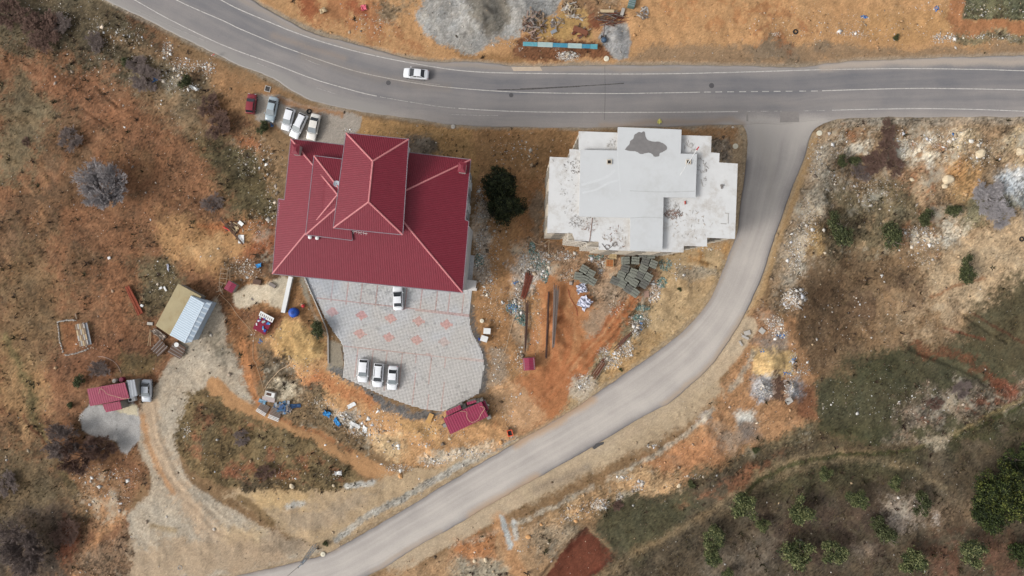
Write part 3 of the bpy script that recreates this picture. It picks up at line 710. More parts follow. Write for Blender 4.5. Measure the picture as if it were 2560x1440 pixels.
# meadow and orchard
paint([(1535, 1250), (1700, 1235), (1860, 1150), (2060, 1110), (2300, 1110), (2560, 1040), (2900, 1020), (2900, 1900), (1400, 1900), (1480, 1450), (1536, 1386), (1480, 1320)], (93, 78, 60), 8, 12, 1, rub=.07, tuf=.5, grn=.20)
paint([(1520, 1250), (1720, 1235), (1760, 1260), (1600, 1400), (1540, 1380), (1490, 1320)], (84, 78, 54), 10, 12, .95, tuf=.7, rub=.06, grn=.18)
paint([(1880, 1180), (2100, 1130), (2300, 1130), (2300, 1200), (2000, 1240), (1880, 1230)], (78, 72, 46), 16, 18, .8, tuf=.8)
paint([(2300, 1080), (2560, 1000), (2600, 1060), (2400, 1140)], (66, 64, 38), 14, 18, .8, tuf=.8, patch=-.15)
paint([(1840, 1330), (2000, 1250), (2240, 1260), (2200, 1440), (1850, 1440)], (78, 60, 50), 22, 28, .8, patch=-.1)
paint([(1770, 1360), (1940, 1330), (1960, 1440), (1760, 1440)], (114, 98, 82), 20, 20, .8)
paint([(2320, 1340), (2560, 1330), (2560, 1480), (2300, 1480)], (112, 72, 54), 20, 24, .7, patch=-.1)
paint([(1490, 1455), (1560, 1400), (1660, 1345), (1760, 1290), (1840, 1225), (1920, 1175), (2000, 1145), (2100, 1128), (2190, 1128)], (144, 117, 84), 7, 7, .85, line=7, rub=.06, tuf=.0)
paint([(1800, 1290), (1880, 1225), (1960, 1180), (2060, 1155), (2180, 1150), (2280, 1170), (2380, 1230), (2420, 1290)], (140, 115, 84), 7, 9, .75, line=7, tuf=0)
paint([(1840, 1250), (1900, 1200), (1980, 1160), (2100, 1138), (2250, 1130), (2360, 1100), (2480, 1050), (2600, 990)], (66, 66, 34), 4, 6, .85, line=5, tuf=.9)
paint([(2280, 1120), (2380, 1085), (2460, 1045), (2560, 990)], (134, 114, 74), 4, 6, .8, line=4)
paint([(1700, 1270), (1820, 1200), (1960, 1130), (1900, 1180), (1790, 1240)], (150, 90, 58), 8, 10, .8, patch=-.1)
paint([(2300, 1090), (2380, 1080), (2360, 1115), (2320, 1118)], (176, 156, 130), 6, 10, .9, rub=.5)
paint([(2205, 1260), (2280, 1240), (2340, 1280), (2290, 1310), (2240, 1330), (2210, 1300)], (176, 154, 136), 8, 14, .85, rub=.5, patch=-.3)
paint([(2330, 1285), (2350, 1290), (2345, 1320), (2330, 1315)], (190, 178, 170), 5, 8, .9, rub=.4)
paint([(2120, 1350), (2180, 1360), (2170, 1390), (2130, 1380)], (136, 116, 98), 10, 12, .8)
paint([(2320, 1240), (2440, 1260), (2440, 1300), (2300, 1330)], (134, 108, 84), 12, 16, .7)
SOFT = 1.0
paint(PAD, (168, 154, 142), 3, 5, 1, rub=.02, tuf=0, grn=.05)
paint([(700, 250), (760, 268), (850, 285)], (168, 112, 64), 4, 6, .8, line=6)
paint([(590, 225), (640, 210), (700, 228), (690, 240), (640, 236)], (164, 116, 72), 6, 6, .9)
# concrete apron by the west shed
paint([(198, 1040), (225, 1012), (300, 1018), (330, 1005), (345, 1020), (353, 1070), (350, 1100), (330, 1118), (318, 1135), (305, 1130), (295, 1105), (262, 1095), (225, 1090), (204, 1075)], (176, 170, 166), 2, 3, 1, rub=0, tuf=0, grn=.03)
paint([(285, 1025), (320, 1010), (342, 1012), (346, 1040), (300, 1030)], (214, 194, 160), 2, 4, .9, rub=0)
# dusty verges along the asphalt
for pl in (r1b[::20], r1t[::20]):
    paint(pl, (160, 144, 126), 5, 5, .7, line=7, rub=.15, tuf=.03)
for pl in (r2l[::20], r2r[::20]):
    paint(pl, (176, 150, 120), 4, 5, .6, line=6, rub=.12, tuf=.02)

# grain: clods, grit and damp spots
g1 = _rng.normal(0, 1, GX.shape).astype(np.float32)
g2 = fbm(GX, GY, 1.1, 3, 70, .8)
g3 = fbm(GX, GY, 11, 4, 71, .6)
g4 = fbm(GX, GY, 4.5, 4, 72, .75); wild = np.clip((GRN - .08) * 3.2, 0, .55)
C *= np.clip(1 + GRN * (1.25 * g1 + 1.5 * g2) + .10 * g3 + wild * g4 * 1.7, .28, 2.3)[..., None]
pale = wild * sstep(.12, .5, fbm(GX, GY, 3.4, 5, 73, .75)) * sstep(.12, .3, RUB)
C = C + (lin((206, 190, 166)) - C) * pale[..., None]
dk = wild * sstep(.10, .45, fbm(GX, GY, 2.6, 5, 74, .75)) * sstep(.2, .5, TUF)
C = C + (lin((84, 70, 52)) - C) * dk[..., None] * .8
hue = fbm(GX, GY, 2.4, 4, 75, .7)
C[..., 0] *= (1 + .09 * hue * (GRN / .15)) * .97
C[..., 1] *= 1 + .05 * np.clip((C[..., 0] - C[..., 2]) / (C[..., 0] + .01), 0, 1)
C[..., 2] *= 1 - .10 * hue * (GRN / .15)
lum = (C * np.array([.3, .55, .15], np.float32)).sum(-1, keepdims=True)
C = np.clip(C + (lum - C) * .16, .008, .9)

nyy, nxx = GX.shape
idx = np.arange(nyy * nxx, dtype=np.int32).reshape(nyy, nxx)
q = np.stack([idx[:-1, :-1], idx[:-1, 1:], idx[1:, 1:], idx[1:, :-1]], -1).reshape(-1, 4)
m_ground = attr_mat("soil", .95, .30, 6.0, .6, 7.0)
me = fast_mesh("ground", np.stack([GX, GY, Z], -1).reshape(-1, 3), q, C.reshape(-1, 3), m_ground, True)
ground = tag(link("ground", me), kind="structure")

# lookups on the fine part
def look(A, x, y):
    fx = np.clip((np.asarray(x) + 97) / ST, 0, nx - 2); fy = np.clip((np.asarray(y) + 57) / ST, 0, ny - 2)
    i = np.floor(fx).astype(int); j = np.floor(fy).astype(int)
    a = fx - i; b = fy - j
    i = i + ix0; j = j + iy0
    return (A[j, i] * (1 - a) + A[j, i + 1] * a) * (1 - b) + (A[j + 1, i] * (1 - a) + A[j + 1, i + 1] * a) * b
def G(px, py, dz=0.0):
    z = 0.0
    for _ in range(4):
        x, y, _z = P(px, py, z)
        z = float(look(Z, x, y))
    return (x, y, z + dz)
def G2(px, py):
    return G(px, py)[:2]

# ------------------------------------------------------------------ roads
# dust, soil and gravel tracked over the asphalt (photo pixels: outline or line, colour, softness, strength, half width)
DUST = [([(1780, 312), (1850, 298), (1900, 288), (1960, 296), (2010, 288), (2070, 298), (2130, 300), (2130, 330), (2040, 345), (2010, 372), (1960, 350), (1900, 380), (1850, 400), (1820, 330)], (184, 177, 170), 12, .75, None),
 ([(1500, 313), (1640, 308), (1760, 302), (1830, 298), (1860, 312)], (160, 142, 126), 8, .7, 5), ([(1900, 340), (1925, 420), (1930, 500)], (182, 174, 164), 14, .4, 10),
 ([(262, 2), (389, 58), (480, 102), (583, 150), (690, 192), (760, 232), (860, 262), (960, 278)], (152, 148, 144), 10, .75, 16),
 ([(560, -20), (640, 22), (720, 62), (820, 98), (930, 130), (1040, 152), (1160, 163), (1300, 172), (1500, 172), (1700, 172)], (158, 146, 134), 5, .7, 4),
 ([(2050, 168), (2200, 158), (2400, 156), (2600, 156)], (182, 168, 154), 8, .8, 8), ([(760, 140), (880, 178), (1000, 205), (1120, 222)], (152, 140, 128), 14, .45, 8),
 ([(680, 90), (760, 112), (860, 145)], (160, 142, 126), 10, .5, 6), ([(1290, 1110), (1390, 1056), (1480, 1000)], (190, 152, 112), 10, .6, 9), ([(1180, 1290), (1260, 1242), (1340, 1196)], (186, 156, 124), 12, .65, 12),
 ([(1660, 1012), (1740, 950), (1800, 880), (1860, 790)], (186, 162, 134), 9, .6, 5), ([(1845, 600), (1820, 655), (1780, 745), (1700, 845)], (176, 158, 136), 7, .4, 3),
 ([(1900, 250), (2000, 262), (2200, 258)], (150, 143, 138), 12, .5, 5), ([(1240, 1000), (1100, 255), (1500, 262), (1900, 262)][1:], (140, 136, 134), 14, .4, 6),
 ([(600, 1430), (760, 1396), (840, 1370)], (180, 160, 138), 8, .6, 5), ([(1100, 1330), (1000, 1385), (930, 1430)], (182, 160, 136), 8, .5, 5)]
def dust_at(x, y):
    uu, vv = 1280 + x * F / H, 720 - y * F / H
    uw = uu + 10 * fbm(x, y, 4, 4, 201, .6); vw = vv + 8 * fbm(x, y, 4, 4, 203, .6)
    c = np.tile(lin((160, 150, 142)), (len(x), 1)); cov = np.zeros(len(x))
    for poly, rgb, soft, op, ln in DUST:
        d = (sdline(poly, uw, vw) - ln) if ln else sdpoly(poly, uw, vw)
        a = (1 - sstep(-soft, soft, d)) * op
        t = a / np.maximum(a + cov * (1 - a), 1e-4)
        c = c + (lin(rgb) - c) * t[:, None]
        cov = a + cov * (1 - a)
    return c, cov
def add_dust(nt, b, out):
    L = nt.links.new
    at = nn(nt, 'ShaderNodeAttribute', attribute_name='col'); al = nn(nt, 'ShaderNodeAttribute', attribute_name='cover')
    geo = nn(nt, 'ShaderNodeNewGeometry')
    n = nn(nt, 'ShaderNodeTexNoise'); n.inputs['Scale'].default_value = 3.5; n.inputs['Detail'].default_value = 8; n.inputs['Roughness'].default_value = .75
    L(geo.outputs['Position'], n.inputs['Vector'])
    a1 = nn(nt, 'ShaderNodeMath', operation='MULTIPLY_ADD'); L(n.outputs['Fac'], a1.inputs[0]); a1.inputs[1].default_value = 1.1; L(al.outputs['Fac'], a1.inputs[2])
    a2 = nn(nt, 'ShaderNodeMath', operation='SUBTRACT', use_clamp=True); L(a1.outputs[0], a2.inputs[0]); a2.inputs[1].default_value = .55
    a4 = nn(nt, 'ShaderNodeMath', operation='MULTIPLY', use_clamp=True); L(al.outputs['Fac'], a4.inputs[0]); a4.inputs[1].default_value = 3.0
    a3 = nn(nt, 'ShaderNodeMath', operation='MINIMUM'); L(a2.outputs[0], a3.inputs[0]); L(a4.outputs[0], a3.inputs[1])
    mx = nn(nt, 'ShaderNodeMix', data_type='RGBA'); L(a3.outputs[0], mx.inputs['Factor']); L(out, mx.inputs['A']); L(at.outputs['Color'], mx.inputs['B'])
    L(mx.outputs['Result'], b.inputs['Base Color'])
def road_mat(name, base, dust, edge, streak=(60, .8), dust_lo=.2):
    m, nt, b = base_mat(name)
    L = nt.links.new
    uv = nn(nt, 'ShaderNodeUVMap', uv_map='UVMap')
    sep = nn(nt, 'ShaderNodeSeparateXYZ'); L(uv.outputs[0], sep.inputs[0])
    # streaks stretched along the lane
    mp = nn(nt, 'ShaderNodeMapping'); mp.inputs['Scale'].default_value = (streak[0] / 4, streak[1] / 10, 1)
    L(uv.outputs[0], mp.inputs[0])
    n1 = nn(nt, 'ShaderNodeTexNoise'); n1.inputs['Scale'].default_value = 1.0; n1.inputs['Detail'].default_value = 6; n1.inputs['Roughness'].default_value = .6
    L(mp.outputs[0], n1.inputs['Vector'])
    ramp = nn(nt, 'ShaderNodeValToRGB')
    el = ramp.color_ramp.elements
    el[0].position = 0; el[0].color = (edge[0][1],) * 3 + (1,)
    el[1].position = 1; el[1].color = (edge[-1][1],) * 3 + (1,)
    for p_, v_ in edge[1:-1]:
        e = el.new(p_); e.color = (v_,) * 3 + (1,)
    L(sep.outputs[0], ramp.inputs[0])
    add = nn(nt, 'ShaderNodeMath', operation='MULTIPLY_ADD')
    L(n1.outputs['Fac'], add.inputs[0]); add.inputs[1].default_value = .6
    sub = nn(nt, 'ShaderNodeMath', operation='SUBTRACT'); L(ramp.outputs[0], sub.inputs[0]); sub.inputs[1].default_value = .3
    L(sub.outputs[0], add.inputs[2])
    geo = nn(nt, 'ShaderNodeNewGeometry')
    n3 = nn(nt, 'ShaderNodeTexNoise'); n3.inputs['Scale'].default_value = .16; n3.inputs['Detail'].default_value = 7; n3.inputs['Roughness'].default_value = .6
    L(geo.outputs['Position'], n3.inputs['Vector'])
    a3 = nn(nt, 'ShaderNodeMath', operation='MULTIPLY_ADD'); L(n3.outputs['Fac'], a3.inputs[0]); a3.inputs[1].default_value = .7
    s3 = nn(nt, 'ShaderNodeMath', operation='SUBTRACT'); L(add.outputs[0], s3.inputs[0]); s3.inputs[1].default_value = .35
    L(s3.outputs[0], a3.inputs[2])
    mx = nn(nt, 'ShaderNodeMix', data_type='RGBA'); mx.clamp_factor = True
    L(a3.outputs[0], mx.inputs['Factor'])
    mx.inputs['A'].default_value = (*lin(base), 1); mx.inputs['B'].default_value = (*lin(dust), 1)
    n2 = nn(nt, 'ShaderNodeTexNoise'); n2.inputs['Scale'].default_value = 9; n2.inputs['Detail'].default_value = 6; n2.inputs['Roughness'].default_value = .8
    L(geo.outputs['Position'], n2.inputs['Vector'])
    m2 = nn(nt, 'ShaderNodeMapRange'); m2.inputs['From Min'].default_value = .3; m2.inputs['From Max'].default_value = .7
    m2.inputs['To Min'].default_value = .86; m2.inputs['To Max'].default_value = 1.14
    L(n2.outputs['Fac'], m2.inputs['Value'])
    cc = nn(nt, 'ShaderNodeCombineColor')
    for i in range(3): L(m2.outputs[0], cc.inputs[i])
    mu = nn(nt, 'ShaderNodeMix', data_type='RGBA', blend_type='MULTIPLY'); mu.inputs['Factor'].default_value = 1
    L(mx.outputs['Result'], mu.inputs['A']); L(cc.outputs[0], mu.inputs['B'])
    add_dust(nt, b, mu.outputs['Result'])
    b.inputs['Roughness'].default_value = .85
    bp = nn(nt, 'ShaderNodeBump'); bp.inputs['Strength'].default_value = .25; bp.inputs['Distance'].default_value = .03
    L(n2.outputs['Fac'], bp.inputs['Height']); L(bp.outputs[0], b.inputs['Normal'])
    return m

def strip(name, A, B, z, m, thick=.12, parent=None, nc=10, wob=0.0):
    n = len(A)
    k = H / F
    A = np.c_[(A[:, 0] - 1280) * k, (720 - A[:, 1]) * k]; B = np.c_[(B[:, 0] - 1280) * k, (720 - B[:, 1]) * k]
    if wob:
        t = np.arange(n)
        A = A + wob * np.c_[fbm(t, t * 0, 9, 4, 4), fbm(t, t * 0, 9, 4, 5)]; B = B + wob * np.c_[fbm(t, t * 0, 9, 4, 6), fbm(t, t * 0, 9, 4, 7)]
    ts = np.linspace(0, 1, nc + 1)
    V_ = []
    dist = np.r_[0, np.cumsum(np.hypot(*np.diff((A + B) / 2, axis=0).T))]
    uvs = []
    for i in range(n):
        V_.append((*A[i], z - thick)); uvs.append((0, dist[i]))
        for t in ts:
            p_ = A[i] * (1 - t) + B[i] * t
            V_.append((p_[0], p_[1], z)); uvs.append((t, dist[i]))
        V_.append((*B[i], z - thick)); uvs.append((1, dist[i]))
    c = nc + 3
    idx = np.arange(n * c).reshape(n, c)
    q = np.stack([idx[:-1, :-1], idx[:-1, 1:], idx[1:, 1:], idx[1:, :-1]], -1).reshape(-1, 4)
    V_ = np.array(V_)
    a, b, c_ = V_[q[200 if len(q) > 200 else len(q) // 2][0]], V_[q[200 if len(q) > 200 else len(q) // 2][1]], V_[q[200 if len(q) > 200 else len(q) // 2][2]]
    if np.cross((b - a), (c_ - a))[2] < 0: q = q[:, ::-1]
    dc, dv = dust_at(V_[:, 0], V_[:, 1])
    me = fast_mesh(name, V_, q, dc, m)
    ca_ = me.attributes.new('cover', 'FLOAT', 'POINT'); ca_.data.foreach_set('value', dv.astype(np.float32))
    uvl = me.uv_layers.new(name="UVMap")
    uvl.data.foreach_set("uv", np.array(uvs, np.float32)[q.ravel()].ravel())
    return link(name, me, parent)

m_r1 = road_mat("asphalt_main", (117, 116, 119), (166, 158, 152), [(0, .85), (.08, .55), (.16, .35), (.24, .12), (.34, .22), (.45, .12), (.5, .3), (.6, .42), (.7, .32), (.8, .45), (.88, .55), (1, .8)])
m_r2 = road_mat("asphalt_side", (120, 115, 115), (194, 186, 178), [(0, .05), (.04, .4), (.13, .8), (.3, .78), (.42, .9), (.55, .78), (.68, .92), (.82, .85), (.93, .5), (1, .1)], (46, .35))
road2 = tag(strip("side_road", r2l, r2r, .03, m_r2, .16, wob=.22, nc=36), kind="structure")
road1 = tag(strip("main_road", r1t, r1b, .036, m_r1, .16, wob=.25, nc=40), kind="structure")
# worn paint
def paint_mat(name, rgb, under, wear):
    m, nt, b = base_mat(name)
    L = nt.links.new
    geo = nn(nt, 'ShaderNodeNewGeometry')
    n = nn(nt, 'ShaderNodeTexNoise'); n.inputs['Scale'].default_value = 2.2; n.inputs['Detail'].default_value = 9; n.inputs['Roughness'].default_value = .8
    L(geo.outputs['Position'], n.inputs['Vector'])
    mr = nn(nt, 'ShaderNodeMapRange'); mr.inputs['From Min'].default_value = wear - .1; mr.inputs['From Max'].default_value = wear + .12
    L(n.outputs['Fac'], mr.inputs['Value'])
    mx = nn(nt, 'ShaderNodeMix', data_type='RGBA'); L(mr.outputs[0], mx.inputs['Factor'])
    mx.inputs['A'].default_value = (*lin(under), 1); mx.inputs['B'].default_value = (*lin(rgb), 1)
    add_dust(nt, b, mx.outputs['Result']); b.inputs['Roughness'].default_value = .7
    return m
m_line = paint_mat("road_paint", (208, 203, 197), (146, 142, 138), .43)
m_line_worn = paint_mat("worn_road_paint", (200, 196, 190), (134, 130, 128), .50)
def lane_line(pl, wd, m, n=120, name="lane_line", z=.0405):
    p = resample(pl, n)
    t = np.gradient(p, axis=0); t /= np.hypot(t[:, 0], t[:, 1])[:, None]
    nrm = np.c_[-t[:, 1], t[:, 0]] * (wd * F / H / 2)
    return strip(name, p + nrm, p - nrm, z, m, .003, road1, 1)
lane_line(L_TOP, .17, m_line, 160)
lane_line(L_MID, .15, m_line, 140)
lane_line(L_MID2, .17, m_line, 60)
i_ = resample(L_BOT, 200)
lane_line(i_[:95], .16, m_line, 80)
lane_line(i_[95:118], .13, m_line_worn, 30)
lane_line(i_[118:], .15, m_line, 80)
lane_line(L_BOT2, .16, m_line, 60)
for x0 in (1760, 1788, 1818, 1848, 1877, 1905, 1934, 1964, 1998, 2027):
    lane_line([(x0, 230.4 - (x0 - 1750) * .010), (x0 + 8, 230.3 - (x0 - 1750) * .010), (x0 + 17, 230.2 - (x0 - 1750) * .010)], .15, m_line, 4)
for x0 in (1868, 1902, 1934, 2008, 2042):
    lane_line([(x0, 279 - (x0 - 1850) * .012), (x0 + 10, 278.9 - (x0 - 1850) * .012), (x0 + 20, 278.7 - (x0 - 1850) * .012)], .12, m_line_worn, 4)
for pl in ([(642, 157), (665, 167), (686, 176)], [(790, 219), (815, 227), (838, 234)], [(764, 148), (790, 159), (800, 161)], [(1128, 286), (1180, 288), (1245, 289)], [(1020, 199), (1060, 207), (1100, 212)]):
    lane_line(pl, .1, m_line_worn, 10)
lane_line([(340, 25), (420, 62), (520, 105)], .1, m_line_worn, 20)
m_tyre = paint_mat("tyre_mark", (66, 64, 64), (118, 114, 113), .46)
lane_line([(1242, 224.5), (1330, 223), (1420, 217), (1510, 212), (1560, 208.5)], .16, m_tyre, 30, "skid_mark")
lane_line([(1300, 223), (1380, 219.5), (1450, 216)], .22, m_tyre, 20, "skid_mark", .044)
m_seam = mat("tar_seam", (96, 93, 93), .8, .2)
lane_line([(1512, 166), (1512.6, 240), (1511, 300)], .06, m_seam, 10, "tar_seam", .045)
m_iron = mat("cast_iron", (88, 86, 88), .6, .2, 12, .3, 40)
m_patch = mat("asphalt_patch", (146, 140, 136), .9, .12, 2, .2)
for a, b_, r_ in ((1779, 214, 6.5), (1278, 238, 5.5), (971, 207, 6)):
    x, y, z = P(a, b_, .04)
    mb = MB(); mb.lathe((x, y, .03), [(r_ / 14, 0), (r_ / 14, .018), (r_ / 14 * .82, .019), (r_ / 14 * .8, .012), (.01, .012)], 20)
    mb.build("manhole_cover", m_iron, road1)
def flat_patch(name, poly, z, m, parent):
    mb = MB(); mb.prism([P(a, b_, z)[:2] for a, b_ in poly], z - .005, z)
    return mb.build(name, m, parent)
flat_patch("repair_patch", [(1951, 278.5), (1998, 279), (1998, 305), (1950, 306)], .0385, m_patch, road1)
flat_patch("repair_patch", [(1866, 280.5), (1870, 280.2), (1871, 303), (1866, 303)], .0385, m_patch, road1)
flat_patch("concrete_patch", [(1278, 167), (1350, 166.5), (1356, 177), (1284, 177.5)], .0385, mat("pale_concrete_patch", (196, 178, 158), .9, .12, 2), road1)
# dark tar slick on the outer shoulder
mb = MB(); pts = [(1480, 1120), (1490, 1109), (1502, 1106), (1510, 1104), (1509, 1111), (1500, 1117), (1488, 1124)]
mb.prism([P(a, b_)[:2] for a, b_ in pts], .0, .055)
tag(mb.build("asphalt_lump", mat("fresh_tar", (84, 82, 82), .9, .25, 5, .6)), "dark grey streak of spilled asphalt beside the outer edge of the curved road", "asphalt spill")

# ------------------------------------------------------------------ paved yard (real pavers)
yard = tag(link("paved_yard", None), kind="structure")
mb = MB(); mb.prism([P(a, b_)[:2] for a, b_ in LOT], -.5, -.03)
mb.build("yard_base", mat("yard_bed", (176, 172, 168), .95, .2, 4), yard)
ang = math.atan2(-(735 - 682), (1153 - 678))      # along the south eave
ca, sa = math.cos(ang), math.sin(ang)
PS = .25
o0 = P(757, 688)[:2]
ii, jj = np.meshgrid(np.arange(-20, 150), np.arange(-130, 30))
cx_ = o0[0] + (ii * ca - jj * sa) * PS; cy_ = o0[1] + (ii * sa + jj * ca) * PS
up, vp = 1280 + cx_ * F / H, 720 - cy_ * F / H
ok = sdpoly(LOT, up, vp) < -.5
ii, jj, cx_, cy_, up, vp = (a[ok] for a in (ii, jj, cx_, cy_, up, vp))
def yline(p0, p1, wd):
    return sdline([p0, p1], up, vp) < wd
red = yline((795, 745), (1172, 789), 2.3) | yline((858, 864), (1078, 888), 2.3)
redf = yline((1078, 888), (1208, 902), 2.0)
for a, b_ in ((870, 705), (906, 708), (943, 712), (980, 716), (1017, 720), (1055, 725), (1092, 728), (1125, 732), (1160, 736), (832, 700)):
    red |= yline((a + 1, b_), (a - 5, b_ + 54), 1.35)
for k in range(6):
    a = 896 + k * 36.5
    red |= yline((a, 868 + k * 4), (a - 8 - k * .6, 942 + k * 17.5 - (0 if k else -2)), 1.35)
red |= yline((1115, 893), (1103, 1028), 1.35)
dia = np.zeros(len(up), bool); faded = np.zeros(len(up), bool)
for a, b_, f_ in ((831, 780, 0), (904, 788, 0), (977, 796, 0), (1047, 803, 1), (1116, 811, 1), (900, 834, 0), (972, 843, 0), (1042, 850, 1), (1110, 855, 2)):
    dd = (np.abs((up - a) * ca - (vp - b_) * sa) / 17 + np.abs((up - a) * -sa * -1 + (vp - b_) * ca) / 13) < 1
    if f_ < 2: dia |= dd
    else: faded |= dd
nP = len(up)
rc = lin((202, 202, 203)); rr = lin((210, 162, 158)); rf = lin((206, 188, 184)); rl = lin((198, 172, 169))
pc = np.tile(rc, (nP, 1))
pc[redf | faded] = rf; pc[red] = rl; pc[dia] = rr
xw, yw = cx_, cy_
dust = .45 * sstep(-.15, .45, fbm(xw, yw, 7, 4, 81) + .5 * sstep(1040, 1200, up) * sstep(860, 950, vp))
pc = pc + (lin((204, 190, 172)) - pc) * (dust * .75)[:, None]
blue = sstep(0, .5, fbm(xw, yw, 6, 3, 85)) * sstep(100, -60, up - 860)
pc = pc + (lin((176, 184, 196)) - pc) * (blue * .5)[:, None]
stain = (fbm(xw, yw, .8, 3, 90, .8) > .42) | ((fbm(xw, yw, .9, 3, 93, .8) > .22) & (vp < 775) & (up > 880) & (up < 1010))
pc = pc * np.where(stain, .80, 1)[:, None]
pc = pc * np.clip(1 + .045 * _rng.normal(0, 1, nP), .75, 1.25)[:, None]
hx_ = PS / 2 - .001; bx_ = hx_ - .004
zt = .003 * _rng.random(nP) + .02
loc = np.array([(-hx_, -hx_), (hx_, -hx_), (hx_, hx_), (-hx_, hx_)])
loc2 = np.array([(-bx_, -bx_), (bx_, -bx_), (bx_, bx_), (-bx_, bx_)])
def rotl(l): return np.c_[l[:, 0] * ca - l[:, 1] * sa, l[:, 0] * sa + l[:, 1] * ca]
lo, lt = rotl(loc), rotl(loc2)
Vp = np.zeros((nP, 8, 3), np.float32)
Vp[:, :4, 0] = cx_[:, None] + lo[None, :, 0]; Vp[:, :4, 1] = cy_[:, None] + lo[None, :, 1]; Vp[:, :4, 2] = -.02
Vp[:, 4:, 0] = cx_[:, None] + lt[None, :, 0]; Vp[:, 4:, 1] = cy_[:, None] + lt[None, :, 1]; Vp[:, 4:, 2] = zt[:, None]
fq = np.array([(4, 5, 6, 7), (0, 1, 5, 4), (1, 2, 6, 5), (2, 3, 7, 6), (3, 0, 4, 7)])
Fp = (fq[None] + (np.arange(nP) * 8)[:, None, None]).reshape(-1, 4)
m_pav = attr_mat("concrete_pavers", .85, .08, 14, .15, 30, spec=.25)
o = link("paver", fast_mesh("paver", Vp.reshape(-1, 3), Fp, np.repeat(pc, 8, axis=0), m_pav), yard)
o['kind'] = "stuff"; o['label'] = "interlocking grey and red concrete pavers"

# ------------------------------------------------------------------ roofs and houses
def plane_eave(p0, p1, z0, pitch, inside):
    """plane rising from the eave line p0-p1 (photo pixels at height z0) towards the point inside"""
    a = np.array(P(*p0, z0)); b = np.array(P(*p1, z0)); c = np.array(P(*inside, z0))
    e = (b - a)[:2]; e /= np.hypot(*e)
    nrm = np.array([-e[1], e[0]])
    if nrm @ (c - a)[:2] < 0: nrm = -nrm
    return (a[:2], nrm, z0, pitch)          # z = z0 + pitch * nrm.(p-a)
def pz(pl, x, y):
    return pl[2] + pl[3] * (pl[1] @ (np.array([x, y]) - pl[0]))
def onpl(pl, px, py):
    z = pl[2]
    for _ in range(12):
        x, y, _z = P(px, py, z); z = pz(pl, x, y)
    return (x, y, z)
def meet(a, b, c):
    M, r = [], []
    for pl in (a, b, c):
        M.append([pl[3] * pl[1][0], pl[3] * pl[1][1], -1]); r.append(-(pl[2] - pl[3] * (pl[1] @ pl[0])))
    s = np.linalg.solve(np.array(M), np.array(r))
    return tuple(s)
def meet2(a, b, px, py):
    """point on the hip a/b nearest to a photo pixel"""
    z = (a[2] + b[2]) / 2
    x, y, _ = P(px, py, z)
    p = np.array([x, y])
    for _ in range(30):
        p = np.array(P(px, py, (pz(a, *p) + pz(b, *p)) / 2)[:2])
        g = a[3] * a[1] - b[3] * b[1]; d = pz(a, *p) - pz(b, *p)
        p = p - g * d / (g @ g)
    return (p[0], p[1], pz(a, *p))

m_roof = mat("red_metal_sheet", (128, 38, 54), .55, .13, 1.5, 0, dirt=(148, 78, 88), dirt_amt=.25, dscale=1.2, spec=.4)
m_rib = mat("red_metal_rib", (120, 35, 50), .5, .06, 3)
m_cap = mat("faded_ridge_cap", (204, 130, 132), .55, .06, 5)
m_gutter = mat("grey_gutter", (140, 128, 136), .5, .15, 6)
m_facade = mat("pale_render", (196, 202, 206), .8, .05, 1.2, .15, 15)
m_band = mat("dark_facade_joint", (104, 104, 112), .7, .1)
m_glass = mat("window_glass", (58, 66, 76), .12, .15, 1, spec=.6)
m_frame = mat("white_window_frame", (224, 224, 222), .5, .04)
m_brownrail = mat("brown_metal_railing", (96, 70, 58), .5, .1)

def sheet(name, pts, pl, parent, label=None, th=.07, rib=.28, m=None, mr=None, kind=None):
    m = m or m_roof; mr = mr or m_rib
    mb = MB()
    p2 = [(p[0], p[1]) for p in pts]
    mb.prism(p2, [p[2] - th for p in pts], [p[2] for p in pts]) if _ccw(p2) else mb.prism(p2[::-1], [p[2] - th for p in pts][::-1], [p[2] for p in pts][::-1])
    o = mb.build(name, m, parent, label)
    d = np.array(pl[1]); e = np.array([-d[1], d[0]])
    P2 = np.array(p2); s = P2 @ e; t = P2 @ d
    rb = MB(); n = len(pts)
    hw = rib * .20
    for sv in np.arange(s.min() + rib * .5, s.max(), rib):
        cr = []
        for i in range(n):
            s0, s1 = s[i], s[(i + 1) % n]
            if (s0 <= sv) != (s1 <= sv):
                cr.append(t[i] + (t[(i + 1) % n] - t[i]) * (sv - s0) / (s1 - s0))
        cr.sort()
        for a, b in zip(cr[::2], cr[1::2]):
            if b - a < .1: continue
            vs = []
            for tt in (a, b):
                for ds, dz in ((-hw, .002), (-hw * .4, .032), (hw * .4, .032), (hw, .002)):
                    x, y = e * (sv + ds) + d * tt
                    vs.append((x, y, pz(pl, x, y) + dz))
            rb.add(vs, [(0, 1, 5, 4), (1, 2, 6, 5), (2, 3, 7, 6), (0, 3, 2, 1), (4, 5, 6, 7)])
    if rb.v:
        r = rb.build("rib", mr, o); r['kind'] = 'stuff'
    return o
def _ccw(p):
    return sum(p[i][0] * p[(i + 1) % len(p)][1] - p[(i + 1) % len(p)][0] * p[i][1] for i in range(len(p))) > 0
